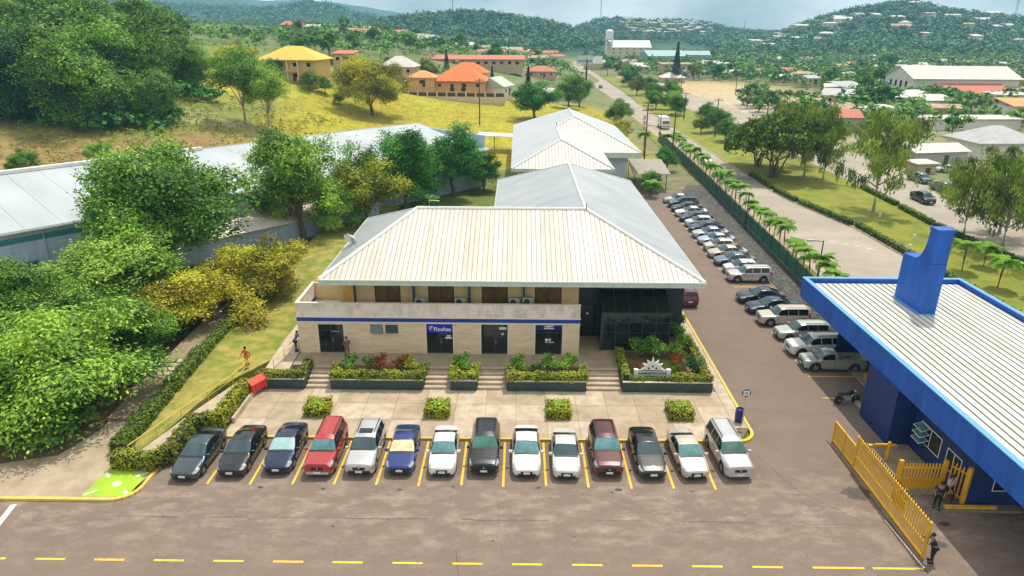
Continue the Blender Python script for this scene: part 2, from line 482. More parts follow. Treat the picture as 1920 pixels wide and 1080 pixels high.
def sheet(name, pts, z, m, kind='structure', parent=None):
    mb = MB(); mb.add([(p[0], p[1], z) for p in pts], [tuple(range(len(pts)))])
    a = sum(pts[i][0] * pts[(i + 1) % len(pts)][1] - pts[(i + 1) % len(pts)][0] * pts[i][1] for i in range(len(pts)))
    if a < 0: mb.f = [mb.f[0][::-1]]
    return mb.build(name, m, parent, kind=kind)

lot = sheet('parking_lot', [(-70, 2), (62, 2), (62, 27), (36, 27), (36, 46), (27.4, 46), (27.4, 112.5), (15.95, 112.5), (15.95, 39.6), (15.0, 38.25), (-21.6, 38.25), (-21.6, 34.2),
                            (-22.0, 32.4), (-22.6, 31.75), (-70, 31.75)], 0.0, m_asph)
# parking bay lines: front row and side row
def line(x0, y0, x1, y1, w, m, parent, name='bay_line', z=0.004):
    d = Vector((x1 - x0, y1 - y0)); n = Vector((-d.y, d.x)).normalized() * (w / 2)
    sheet(name, [(x0 + n.x, y0 + n.y), (x0 - n.x, y0 - n.y), (x1 - n.x, y1 - n.y), (x1 + n.x, y1 + n.y)], z, m, None, parent)
for k in range(-4, 9):
    line(-8.14 + 2.5 * k, 38.1 if k < 8 else 37.9, -8.14 + 2.5 * k + random.uniform(-.04, .04), 33.5 + random.uniform(-.08, .12), 0.14, m_yel, lot)
for yy in (47.65, 50.45, 53.2, 55.95, 58.7, 61.3, 64.2, 67.5, 70.9, 73.5, 76.3, 79.0, 81.6, 84.4, 87.3, 90.0, 92.6, 95.4, 98.2, 100.9, 103.4):
    line(22.9, yy, 27.0, yy, 0.12, m_yel if yy in (47.65, 67.5) else m_white, lot)
line(22.6, 44.3, 23.6, 44.3, 0.1, m_yel, lot)
for k in range(-8, 10):                                             # broken centre line of the front road
    x = -12.16 + 3.02 * k
    line(x, 27.25, x + (1.53 if k < 9 else 2.6), 27.25, 0.13, m_yel, lot, 'road_dash')
for k in (10,):
    line(-12.16 + 3.02 * k, 27.25, 20.6, 27.25, 0.13, m_yel, lot, 'road_dash')
line(-28.2, 31.4, -26.9, 24.0, 0.32, m_white, lot, 'stop_line')
line(20.45, 30.9, 20.62, 27.3, 0.07, m_white, lot, 'gate_line', 0.02)
line(20.55, 38.8, 20.62, 26.9, 0.10, mat('dark_line', (0.05, 0.035, 0.03), 0.7), lot, 'gate_line', 0.008)  # dark line on the ground left of the sliding gate

m_oil = mat('oil_stain', (.028, .022, .018), .55, col2=(.07, .055, .045), scale=2)
def blotch(x, y, rx, ry, seed, m, z, name):
    r = random.Random(seed)
    sheet(name, [(x + rx * math.cos(a) * r.uniform(.65, 1.15), y + ry * math.sin(a) * r.uniform(.65, 1.15)) for a in [2 * math.pi * k / 18 for k in range(18)]], z, m, None, lot)
blotch(20.0, 33.2, .95, .75, 1, m_oil, .003, 'damp_patch')
for k, (x, y, q) in enumerate(((6.1, 33.3, .16), (5.7, 33.05, .09), (8.9, 32.6, .05), (-9.8, 29.9, .07), (-19, 28.6, .05), (-1.1, 28.9, .06), (3.2, 29.3, .05), (12.8, 31.2, .05), (-6.7, 33.1, .10), (-3.6, 33.4, .08), (1.4, 33.4, .12), (10.4, 33.2, .09), (-14.9, 33.2, .12), (-11.2, 33.1, .10), (22.4, 29.0, .28), (23.6, 30.6, .2))):
    blotch(x, y, q * 1.6, q, 10 + k, m_oil, .0031 + k * 1e-5, 'oil_spot')
m_tar = mat('tar_seam', (.05, .04, .034), .8)
xx_, yy_s = -22.0, 30.55
rj = random.Random(3)
while xx_ < 19.5:
    x2, y2 = xx_ + rj.uniform(1.2, 2.6), 30.55 + rj.uniform(-.08, .08)
    if rj.random() < .8: line(xx_, yy_s, x2, y2, rj.uniform(.02, .045), m_tar, lot, 'tar_seam', .0026)
    xx_, yy_s = x2, y2
for (x0, y0, x1, y1) in ((19.3, 30.6, 16.6, 33.4), (16.6, 33.4, 15.4, 36.8), (17.5, 51, 20.8, 49.4), (-3, 28.2, -2.6, 25.5)):
    line(x0, y0, x1, y1, .03, m_tar, lot, 'tar_seam', .0027)
# plaza of cast slabs in front of the offices
plaza = sheet('plaza', [(-19.2, 38.45), (14.9, 38.45), (15.7, 39.8), (15.7, 69), (14.6, 69), (14.6, 44.9), (-19.2, 44.9)], 0.10, mat('joint_dirt', (0.16, 0.12, 0.08), 0.95))
xs = [-19.2 + i * 2.14 for i in range(16)] + [14.9]
ys = [38.45, 40.55, 42.7, 44.85]
for i in range(len(xs) - 1):
    for j in range(3):
        a, b_, c, d = xs[i] + .012, xs[i + 1] - .012, ys[j] + .012, ys[j + 1] - .012
        h = 0.132 + random.uniform(-.004, .004)
        MB().box(a, b_, c, d, 0.104, h).build('slab', m_conc if random.random() < .62 else m_conc2, plaza)
for j in range(12):
    MB().box(14.92, 15.72, 39.9 + j * 2.4, 39.9 + j * 2.4 + 2.37, 0.104, 0.13).build('slab', m_conc2, plaza)
# kerbs
def kerb(name, pts, w, z, m, parent):
    for i in range(len(pts) - 1):
        a, b_ = Vector(pts[i]), Vector(pts[i + 1]); d = (b_ - a)
        L_ = d.length; n = max(1, int(L_ / 2.2)); nn = Vector((-d.y, d.x)).normalized() * (w / 2)
        for k in range(n):
            p = a + d * (k / n) + d.normalized() * .006; q = a + d * ((k + 1) / n) - d.normalized() * .006
            MB().prism([(p + nn)[:], (p - nn)[:], (q - nn)[:], (q + nn)[:]], -0.05, z).build('kerb_stone', m, parent)
kerb('kerb', [(-19.2, 38.35), (14.6, 38.35)], 0.20, 0.15, m_yelk, plaza)
arc = [(14.6 + 1.25 * math.sin(a), 39.6 - 1.25 * math.cos(a)) for a in [R(d) for d in range(0, 91, 15)]]
kerb('kerb', arc, 0.20, 0.152, m_yel, plaza)
kerb('kerb', [(15.85, 39.6), (15.85, 70)], 0.20, 0.15, m_yelk, plaza)
# corner pavement with the meeting-point marking
walk = sheet('pavement', [(-70, 31.95), (-22.9, 31.95), (-22.2, 32.5), (-21.8, 34.3), (-21.8, 36), (-24.6, 37), (-25.5, 40), (-25.2, 44), (-27.9, 44), (-27.6, 39), (-28.6, 36), (-33, 34.6), (-70, 34)], 0.11, m_conc)
kerb('kerb', [(-62, 31.83), (-23.0, 31.83)], 0.22, 0.15, m_yelk, walk)
arc = [(-23.0 + 1.25 * math.sin(R(d)), 33.08 - 1.25 * math.cos(R(d))) for d in range(0, 91, 15)]
kerb('kerb', arc, 0.22, 0.15, m_yelk, walk)
kerb('kerb', [(-21.75, 33.1), (-21.75, 38.2)], 0.2, 0.15, m_yelk, walk)
m_lime = mat('lime_paint', (0.22, 0.42, 0.015), 0.7, col2=(0.38, 0.56, 0.02), scale=1.0)
sheet('meeting_square', [(-24.75, 32.05), (-22.0 - .15, 32.05), (-22.0, 34.3), (-24.55, 34.5)], 0.118, m_lime, None, walk)
def arrow(cx, cy, ang, L_, parent):
    ca, sa = math.cos(ang), math.sin(ang)
    for k, pl in enumerate(([(-L_ / 2, -.06), (.1, -.06), (.1, .06), (-L_ / 2, .06)], [(.08, -.17), (L_ / 2, 0), (.08, .17)])):
        sheet('arrow', [(cx + x * ca - y * sa, cy + x * sa + y * ca) for x, y in pl], 0.124 + k * .002, m_white, None, parent)
arrow(-24.35, 34.05, R(-50), .75, walk); arrow(-22.35, 34.1, R(215), .75, walk)
arrow(-24.4, 32.4, R(35), .75, walk); arrow(-22.35, 32.35, R(135), .75, walk)
sheet('meeting_dot', [(-23.35 + .24 * math.cos(R(a)), 33.2 + .24 * math.sin(R(a))) for a in range(0, 360, 24)], 0.124, m_white, None, walk)

# sloping lawn, ramp and stepped path on the left
def zl(y): return 0.10 + 0.72 * max(0.0, min(1.0, (y - 37.0) / 12.0))
def strip(name, left, right, m, dz=0.0, kind='structure', parent=None):
    mb = MB(); v = []
    for (a, b_) in zip(left, right):
        v += [(a[0], a[1], zl(a[1]) + dz), (b_[0], b_[1], zl(b_[1]) + dz)]
    n2 = len(v)
    mb.add(v, [(2 * i, 2 * i + 1, 2 * i + 3, 2 * i + 2) for i in range(len(left) - 1)])
    mb.add([(p[0], p[1], -.07) for p in v], [])
    for i in range(len(left) - 1):
        mb.f += [(2 * i, 2 * i + 2, 2 * i + 2 + n2, 2 * i + n2), (2 * i + 1, 2 * i + 1 + n2, 2 * i + 3 + n2, 2 * i + 3)]; mb.m += [0, 0]
    mb.f.append((0, n2, n2 + 1, 1)); mb.m.append(0)
    return mb.build(name, m, parent, kind=kind)
yy = [36.4, 38, 40, 42, 44, 46, 48, 50, 54, 60, 70, 86, 98]
strip('lawn', [(-25.2, y) for y in yy], [(-23.6 + (y - 36.4) * .22 if y < 46 else (-20.6 if y < 47 else -17.35 if y > 49 else -19.3), y) for y in yy], m_lawn)
yy = [35.2, 37, 39, 41, 43, 44.6]
strip('ramp', [(-24.2, 35.2), (-23.6, 37), (-22.9, 39), (-22.2, 41), (-21.4, 43), (-20.7, 44.6)], [(-22.2, 35.2), (-22.2, 37), (-21.7, 39), (-20.2, 41), (-19.9, 43), (-19.5, 44.6)], m_conc2, 0.03)
strip('side_walk', [(-19.25, y) for y in (46.2, 50, 56, 66, 80)], [(-17.4, y) for y in (46.2, 50, 56, 66, 80)], m_conc2, 0.05)
sp = strip('stepped_path', [(-27.7, y) for y in (40, 44, 46, 52, 58, 66)], [(-25.55, y) for y in (40, 44, 46, 52, 58, 66)], mat('shaded_soiled_concrete', (.13, .10, .055), .95, col2=(.32, .25, .16), scale=.8, detail=9), 0.04)  # tree shade and soil darkening put into the path colour
for k in range(4):
    MB().box(-27.6, -25.6, 45.6 + k * .55, 46.1 + k * .55, 0.4, zl(45.6 + k * .55) + 0.1 + 0.04 * k).build('step', m_conc2, sp)
bed = sheet('planting_bed', [(-75, 34.1), (-33, 34.7), (-28.7, 36.1), (-27.8, 39), (-27.9, 80), (-75, 62)], 0.06, m_soil)
# highway, median, second carriageway
hl = [(36.3, 27.05), (36.0, 60), (36.4, 107), (37.6, 157), (37.6, 224), (36.6, 330), (37, 420), (38.5, 720)]
hr = [(46.5, 27.05), (46.5, 70), (46.2, 92), (43.4, 105), (42.7, 113), (42.8, 150), (43.0, 202), (44, 258), (45.7, 290), (47.9, 432), (50, 720)]
hwy = sheet('highway', hl + hr[::-1], 0.0, m_hwy)
for k in range(0): line(40.6, 100 + k * 9, 40.6, 103 + k * 9, .12, m_white, hwy, 'lane_mark')
for (x, y) in ((40.2, 84.5), (41.4, 83.4), (42.6, 82.6), (43.6, 81.6)): line(x, y, x + .7, y - .05, .16, m_white, hwy, 'road_marking')
ml = [(46.75, 50), (46.75, 70), (46.4, 92), (43.65, 105), (42.9, 113), (43.0, 150), (43.2, 202), (44.2, 258), (45.9, 290), (48.1, 420)]
mr_ = [(58.8, 50), (58.8, 81), (58.2, 92), (58.9, 103), (59.8, 130), (60.3, 183), (59, 215), (58, 260), (57, 300), (57, 420)]
median = sheet('median_strip', ml + mr_[::-1], 0.10, m_lawng)
kerb('kerb', [(p[0] - .1, p[1]) for p in ml[:8]], .2, .14, m_conc2, median)
kerb('kerb', [(p[0] + .1, p[1]) for p in mr_[:8]], .2, .14, m_conc2, median)
c2 = sheet('far_carriageway', [(59.1, 20)] + [(p[0] + .3, p[1]) for p in mr_] + [(73, 420), (75, 145), (72, 112), (71, 80), (71, 20)], 0.0, m_hwy)
for k in range(0): line(65, 60 + k * 9, 65.2, 63 + k * 9, .12, m_white, c2, 'lane_mark')
fp = sheet('footpath', [(33.2, 55), (35.9, 55), (36.3, 107), (37.5, 157), (37.4, 224), (35.6, 224), (35.2, 150), (33.6, 100)], 0.06, m_conc)
vg = sheet('verge', [(30.0, 56), (33.1, 56), (33.5, 100), (35.1, 150), (35.5, 200), (33.5, 200), (32.4, 118)], 0.04, m_lawng)
# ------------------------------------------------------------------ office building
m_roof = mat('roof_metal', (0.48, 0.44, 0.39), 0.5, col2=(0.61, 0.57, 0.52), scale=0.5, detail=8, spec=0.4, stretch=(1.2, 0.25, 1))
m_roof2 = mat('sky_toned_roof_metal', (0.40, 0.42, 0.43), 0.38, metal=.55, col2=(0.54, 0.56, 0.56), scale=0.45, detail=9, spec=0.4, stretch=(0.3, 1.0, 1))  # same metal as the front slope; sky reflection put into its cooler grey
m_seam = mat('roof_seam', (0.20, 0.22, 0.205), 0.6, col2=(0.31, 0.315, 0.29), scale=2)
m_cap = mat('ridge_cap', (0.62, 0.63, 0.60), 0.45, col2=(0.75, 0.75, 0.72), scale=1.5)
m_fascia = mat('fascia_metal', (0.40, 0.50, 0.47), 0.6, col2=(0.56, 0.63, 0.59), scale=0.7, detail=8, stretch=(3, 1, 0.4))
m_wall = mat('beige_stone_wall', (0.56, 0.43, 0.265), 0.9, col2=(0.73, 0.59, 0.41), scale=2.0, detail=5, stretch=(0.5, 0.5, 2.4), bump=0.1)
m_parap = mat('parapet_plaster', (0.52, 0.44, 0.35), 0.9, col2=(0.72, 0.65, 0.56), scale=1.3, detail=11, stretch=(1.3, 1.3, .6), ramp=(.34, .56))
m_cream = mat('cream_plaster', (0.62, 0.47, 0.24), 0.9, var=0.08)
m_yellow_lit = mat('yellow_lit_plaster', (0.66, 0.42, 0.09), 0.9, var=0.10)  # yellow light on the recess wall painted into the plaster
m_trim = plain('pale_trim', (0.66, 0.60, 0.50), 0.7)
m_blue = mat('blue_paint', (0.004, 0.030, 0.26), 0.5, col2=(0.006, 0.045, 0.34), scale=1.2)
m_bfr = plain('brown_frame', (0.06, 0.035, 0.018), 0.5)
m_bgl = mat('brown_glass', (0.11, 0.066, 0.026), 0.12, col2=(0.19, 0.12, 0.055), scale=2.0, spec=0.6)
m_dgl = mat('dark_glass', (0.006, 0.009, 0.009), 0.08, col2=(0.016, 0.022, 0.020), scale=1.5, spec=0.6)
m_navy = mat('navy_panel', (0.008, 0.025, 0.045), 0.4, var=0.2)
m_frame = plain('teal_frame', (0.016, 0.042, 0.055), 0.4)
m_plant = mat('planter_tile', (0.012, 0.035, 0.036), 0.45, col2=(0.03, 0.065, 0.065), scale=1.4, detail=6)
m_dark = plain('dark_metal', (0.03, 0.032, 0.035), 0.5)
m_wht = plain('white_plastic', (0.75, 0.75, 0.73), 0.5)
m_grey = plain('grey_metal', (0.42, 0.44, 0.45), 0.45, metal=0.3)

def text_mesh(name, s, size, m, parent, loc, rot=(R(90), 0, 0), depth=0.01, align='LEFT', bold=0.0):
    cu = bpy.data.curves.new(name, 'FONT'); cu.body = s; cu.size = size; cu.extrude = depth; cu.align_x = align; cu.offset = bold
    cu.resolution_u = 3
    t = bpy.data.objects.new(name, cu); COL.objects.link(t)
    me = bpy.data.meshes.new_from_object(t)
    bpy.data.objects.remove(t); bpy.data.curves.remove(cu)
    me.materials.clear(); me.materials.append(m)
    o = bpy.data.objects.new(name, me); o.location = loc; o.rotation_euler = rot
    return link(o, parent)

B = empty('office_building', (0, 0, 0), label='two-storey beige office building with broad pale metal hip roof', cat='building')
# ground storey: front wall in pieces between the openings
FY, FZ, TZ = 49.4, 0.80, 3.45
openings = [(-15.7, -13.7, FZ, 3.3), (-11.55, -10.55, 2.55, 3.3), (-10.35, -9.35, 2.6, 3.3), (-7.1, -5.0, FZ, 3.4), (-2.75, -0.65, FZ, 3.4), (1.55, 3.68, FZ, 3.4)]
wb = MB()
xc = -17.3
for (a, b_, z0, z1) in openings:
    wb.box(xc, a, FY, FY + .25, FZ - .6, TZ)
    if z0 > FZ + .1: wb.box(a, b_, FY, FY + .25, FZ - .6, z0)
    wb.box(a, b_, FY, FY + .25, z1, TZ)
    xc = b_
wb.box(xc, 5.05, FY, FY + .25, FZ - .6, TZ)
wb.box(-17.3, -17.05, FY + .25, 66.5, FZ - .6, TZ)
wb.box(4.8, 5.05, FY + .25, 58, FZ - .6, TZ)
wb.box(-17.05, 4.8, 66.25, 66.5, FZ - .6, TZ)
wb.build('wall', m_wall, B)
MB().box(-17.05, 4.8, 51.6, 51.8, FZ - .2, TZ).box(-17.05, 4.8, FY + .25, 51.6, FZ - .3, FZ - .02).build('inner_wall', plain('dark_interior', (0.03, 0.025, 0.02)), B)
MB().box(-17.34, 5.09, FY - .04, 51.3, TZ, TZ + .10).box(-17.34, -14.6, 51.3, 66.4, TZ, TZ + .1).build('floor_slab', m_trim, B)
MB().box(-17.32, 5.07, FY - .03, FY + .2, TZ + .10, TZ + .44).box(-17.32, -17.1, FY + .2, 60, TZ + .10, TZ + .44).build('blue_band', m_blue, B)
MB().box(-17.36, 5.11, FY - .07, FY + .2, TZ + .44, TZ + .54).build('band_moulding', m_trim, B)
MB().box(-17.30, 5.05, FY, FY + .18, TZ + .54, 5.06).box(-17.30, -17.1, FY + .18, 54.2, TZ + .44, 5.06).build('parapet', m_parap, B)
MB().box(-17.33, 5.08, FY - .03, FY + .21, 5.06, 5.12).box(-17.33, -17.08, FY + .21, 54.2, 5.06, 5.12).build('parapet_coping', m_trim, B)
# upper storey
UY = 51.3
ups = [(-11.42, -9.33), (-7.1, -5.0), (-2.78, -0.68), (1.5, 3.66)]
ub = MB(); xc = -13.2
for (a, b_) in ups:
    ub.box(xc, a, UY, UY + .2, 3.55, 7.0); ub.box(a, b_, UY, UY + .2, 3.55, 4.35); ub.box(a, b_, UY, UY + .2, 6.45, 7.0); xc = b_
ub.box(xc, 5.05, UY, UY + .2, 3.55, 7.0).box(4.85, 5.05, UY + .2, 58, 3.55, 7.0)
ub.box(-14.6, -14.4, 52.6, 66.4, 3.55, 7.0).box(-14.4, 4.85, 66.2, 66.4, 3.55, 7.0)
ub.build('upper_wall', m_cream, B)
MB().box(-14.4, -13.2, 52.6, 52.8, 3.55, 7.0).box(-13.4, -13.2, UY, 52.6, 3.55, 7.0).build('recess_wall', m_yellow_lit, B)
MB().box(-17.08, -14.62, 54.0, 54.2, 3.6, 5.06).build('end_wall', m_cream, B)
for (a, b_) in ups:
    w = MB().box(a, a + .08, UY + .02, UY + .12, 4.35, 6.45).box(b_ - .08, b_, UY + .02, UY + .12, 4.35, 6.45).box((a + b_) / 2 - .04, (a + b_) / 2 + .04, UY + .02, UY + .12, 4.43, 6.37) \
        .box(a + .08, b_ - .08, UY + .02, UY + .12, 4.35, 4.43).box(a + .08, b_ - .08, UY + .02, UY + .12, 6.37, 6.45).build('window', m_bfr, B)
    mid = (a + b_) / 2
    for (p, q) in ((a + .08, mid - .04), (mid + .04, b_ - .08)):
        MB().box(p, q, UY + .05, UY + .07, 4.43, 6.37).build('pane', m_bgl, w)
m_post = plain('blue_post', (0.015, 0.05, 0.13), 0.5)
for x in (-12.95, -8.2, -3.75, 0.62):
    MB().box(x - .09, x + .09, UY - .42, UY - .24, 3.55, 7.0).build('balcony_post', m_post if x > -12 else m_bfr, B)
# entrances below
def glass_door(a, b_, z1, nm='door'):
    f = MB()
    for x in (a, (a + b_) / 2 - .035, b_ - .07): f.box(x, x + .07, FY + .10, FY + .18, FZ, z1)
    f.box(a + .07, b_ - .07, FY + .105, FY + .175, z1 - .07, z1).box(a + .07, b_ - .07, FY + .105, FY + .175, FZ, FZ + .1).box(a + .07, b_ - .07, FY + .105, FY + .175, 2.68, 2.75)
    d = f.build(nm, m_dark, B)
    mid = (a + b_) / 2
    for (p, q) in ((a + .07, mid - .035), (mid + .035, b_ - .07)):
        MB().box(p, q, FY + .13, FY + .15, FZ + .1, 2.68).build('pane', m_dgl, d)
        MB().box(p, q, FY + .13, FY + .15, 2.75, z1 - .07).build('pane', m_dgl, d)
    MB().tube([(mid + .12, FY + .06, 1.7), (mid + .12, FY + .06, 2.1)], .018).build('handle', m_grey, d)
    return d
d1 = glass_door(-15.7, -13.7, 3.3); d2 = glass_door(-7.1, -5.0, 3.4); d3 = glass_door(-2.75, -0.65, 3.4); d4 = glass_door(1.55, 3.68, 3.4)
for (a, b_, z1) in ((-15.7, -13.7, 3.3), (-7.1, -5.0, 3.4), (-2.75, -0.65, 3.4), (1.55, 3.68, 3.4)):
    MB().box(a - .10, a, FY - .02, FY + .05, FZ, z1).box(b_, b_ + .10, FY - .02, FY + .05, FZ, z1).box(a - .1, b_ + .1, FY - .02, FY + .05, z1, z1 + .05).build('door_surround', m_trim, B)
m_sblue = plain('sign_blue', (0.008, 0.015, 0.36), 0.4)
sg = MB().box(-7.08, -5.02, FY - .03, FY + .03, 2.62, 3.38).build('sign_panel', m_sblue, B)
text_mesh('lettering', 'Ficohsa', 0.46, m_wht, sg, (-6.52, FY - .045, 2.82), bold=.006)
for (dz, w, sk) in ((0.0, .26, .0), (.13, .30, .02)):                # the little winged mark beside the word
    MB().add([(-6.93 + sk, FY - .045, 2.98 + dz), (-6.90 + w + sk, FY - .045, 3.06 + dz), (-6.86 + w + sk, FY - .045, 3.12 + dz), (-6.80 + sk, FY - .045, 3.08 + dz)], [(0, 1, 2, 3)]).build('wing_mark', m_wht, sg)
MB().lathe([(.05, 0), (.05, .01)], (-6.76, FY - .045, 2.88), 10, 'Y').build('wing_mark', m_wht, sg)
MB().box(-5.62, -5.1, FY + .115, FY + .125, 2.08, 2.2).box(-5.5, -5.2, FY + .115, FY + .125, 2.26, 2.38).build('door_notice', m_wht, d2)
MB().box(-1.32, -.75, FY + .115, FY + .125, 2.9, 3.12).box(-1.15, -.95, FY + .115, FY + .125, 2.45, 2.6).build('door_notice', plain('pale_notice', (.5, .55, .5)), d3)
MB().box(-14.75, -14.05, FY + .115, FY + .125, 2.58, 2.68).build('door_notice', plain('blue_notice', (.10, .25, .5)), d1)
MB().box(2.35, 2.8, FY + .115, FY + .125, 1.95, 2.15).box(2.35, 3.05, FY + .115, FY + .125, 1.82, 1.88).build('door_notice', m_wht, d4)
sg2 = MB().box(1.57, 3.66, FY - .03, FY + .03, 2.95, 3.38).build('sign_panel', plain('sign_navy', (0.006, 0.012, 0.13), 0.4), B)
MB().add([(2.15, FY - .04, 3.30), (2.6, FY - .04, 3.22), (3.1, FY - .04, 3.36), (2.5, FY - .04, 3.34)], [(0, 1, 2, 3)]).build('swoosh_mark', m_wht, sg2)
for k in range(6): MB().box(2.24 + k * .135, 2.33 + k * .135, FY - .045, FY - .035, 3.06, 3.18).build('lettering', m_wht, sg2)
for (a, b_, z0) in ((-11.55, -10.55, 2.55), (-10.35, -9.35, 2.6)):
    w = MB().box(a, a + .05, FY + .02, FY + .1, z0, 3.3).box(b_ - .05, b_, FY + .02, FY + .1, z0, 3.3).box(a + .05, b_ - .05, FY + .02, FY + .1, z0, z0 + .05).box(a + .05, b_ - .05, FY + .02, FY + .1, 3.25, 3.3).build('window', m_dark, B)
    MB().slab([(a + .03, FY - .16, z0 + .04), (b_ - .03, FY - .16, z0 + .04), (b_ - .03, FY + .05, 3.26), (a + .03, FY + .05, 3.26)], .03).build('pane', m_dgl if a > -11 else mat('grey_glass', (.10, .12, .12), .1, spec=.6), w)
# entrance recess and glass porch
MB().box(5.09, 14.0, 53.2, 53.4, FZ - .3, 7.0).box(13.8, 14.0, 53.4, 85, FZ - .5, 7.0).box(-2.0, -1.8, 66.5, 85, FZ - .5, 7.0).box(-2.0, 14.0, 85, 85.2, FZ - .5, 7.0).build('dark_wall', m_navy, B)
g = MB()
PX0, PX1, PY, PZ = 6.95, 12.35, 50.3, 3.95
cols = [PX0 + (PX1 - PX0) * k / 5 for k in range(6)]
for x in cols: g.box(x - .05, x + .05, PY - .05, PY + .05, FZ, PZ)
for z in (FZ + .05, 1.55, 2.42, 3.28): g.box(PX0 + .05, PX1 - .05, PY - .035, PY + .035, z - .03, z + .03)
g.box(PX0 - .12, PX1 + .12, PY - .09, PY + .09, PZ, PZ + .22)
g.box(PX0 - .12, PX0 - .051, PY - .09, PY + .3, FZ, PZ)
for x in cols: g.slab([(x - .04, PY + .05, PZ + .24), (x + .04, PY + .05, PZ + .24), (x + .04, 52.9, 5.25), (x - .04, 52.9, 5.25)], .06)
g.box(PX0 - .1, PX1 + .1, 52.85, 53.19, 5.2, 5.4)
gp = g.build('porch_frame', m_frame, B)
for i in range(5):
    for j, (z0, z1) in enumerate(((FZ + .08, 1.52), (1.58, 2.39), (2.45, 3.25), (3.31, PZ))):
        MB().box(cols[i] + .05, cols[i + 1] - .05, PY - .01, PY + .01, z0, z1).build('pane', m_dgl, gp)
    MB().slab([(cols[i] + .04, PY + .05, PZ + .225), (cols[i + 1] - .04, PY + .05, PZ + .225), (cols[i + 1] - .04, 52.9, 5.23), (cols[i] + .04, 52.9, 5.23)], .02).build('pane', m_dgl, gp)
for y0, y1 in ((PY + .3, 51.6), (51.6, 52.9)):
    MB().box(PX1 - .02, PX1 + .02, y0, y1 - .03, FZ, PZ).build('pane', m_dgl, gp)
    MB().box(PX0 - .02, PX0 + .02, y0, y1 - .03, FZ, PZ).build('pane', m_dgl, gp)
MB().box(5.09, PX0 - .15, 53.1, 53.18, FZ, 3.6).build('entrance_glass', m_dgl, B)
MB().box(7, 12.2, 53.0, 53.15, 5.45, 6.9).build('upper_glass', mat('blue_glass', (.01, .045, .07), .12, col2=(.02, .08, .11), scale=.9), B)
MB().lathe([(.02, 0), (.14, .02), (.1, .12), (.02, .14)], (5.9, 52.2, 3.2), 10).build('ceiling_lamp', m_wht, B)
MB().box(-14.3, 14.2, 49.3, 53.0, 6.92, 6.98).box(-14.3, 4.8, 53.0, 66, 6.92, 6.98).build('soffit', m_cream, B)
# roof
ZE, ZR = 7.22, 10.62
XL, XR, YF, YR, YB, YW, XW = -15.1, 14.4, 48.95, 58.0, 67.0, 86.5, -2.4
RL, RR, YRE = -8.65, 5.98, 79.7
roof = MB()
def deck(mb, polys, dz, t):
    for q in polys:
        mb.slab([(p[0], p[1], p[2] + dz) for p in q], t)
front = [(XL, YF, ZE), (XR, YF, ZE), (RR, YR, ZR), (RL, YR, ZR)]
others = [[(XL, YB, ZE), (XL, YF, ZE), (RL, YR, ZR)], [(RL, YR, ZR), (RR, YR, ZR), (XW, YB, ZE), (XL, YB, ZE)],
          [(RR, YR, ZR), (RR, YRE, ZR), (XW, YW, ZE), (XW, YB, ZE)], [(XR, YF, ZE), (XR, YW, ZE), (RR, YRE, ZR), (RR, YR, ZR)], [(XR, YW, ZE), (XW, YW, ZE), (RR, YRE, ZR)]]
deck(roof, [front], -.045, .05)
roofo = roof.build('roof', m_seam, B)
def sheets_on(poly_fn, x0, x1, n, gap, m, parent, axis='x', name='roof_sheet', thick=.03):
    """roof sheets laid side by side; poly_fn(x) -> (lower point, upper point) of the slope at that x"""
    w = (x1 - x0) / n
    for i in range(n):
        a, b_ = x0 + i * w + gap / 2, x0 + (i + 1) * w - gap / 2
        la, ua = poly_fn(a); lb, ub_ = poly_fn(b_)
        if (Vector(ua) - Vector(la)).length < .05 and (Vector(ub_) - Vector(lb)).length < .05: continue
        MB().slab([la, lb, ub_, ua], thick).build(name, m, parent)
def front_fn(x):
    t = min((x - XL) / (RL - XL), (XR - x) / (XR - RR), 1.0)
    return (x, YF, ZE), (x, YF + (YR - YF) * t, ZE + (ZR - ZE) * t)
m_r3 = mat('roof_metal_warm', (0.47, 0.41, 0.335), 0.5, col2=(0.59, 0.53, 0.45), scale=0.6, detail=8, stretch=(1.2, .3, 1))
m_r4 = mat('roof_metal_pale', (0.54, 0.49, 0.43), 0.5, col2=(0.66, 0.61, 0.55), scale=0.6, detail=9, stretch=(1.4, .3, 1))
m_r5 = mat('roof_metal_dull', (0.40, 0.36, 0.31), 0.55, col2=(0.57, 0.52, 0.45), scale=0.8, detail=10, stretch=(1.4, .3, 1))
for i in range(76):
    w = (XR - XL) / 76
    a, b_ = XL + i * w + .03, XL + (i + 1) * w - .03
    la, ua = front_fn(a); lb, ub_ = front_fn(b_)
    q = [la, lb]
    if a < RL < b_: q += [ub_, (RL, YR, ZR), ua]
    elif a < RR < b_: q += [ub_, (RR, YR, ZR), ua]
    else: q += [ub_, ua]
    q = [p for k, p in enumerate(q) if k == 0 or (Vector(p) - Vector(q[k - 1])).length > .01]
    if len(q) >= 3: MB().slab(q, .04).build('roof_sheet', (m_roof, m_r3, m_r4, m_r5)[random.choice((0, 0, 1, 1, 2, 3))], roofo)
ro = MB(); deck(ro, others, 0, .06)
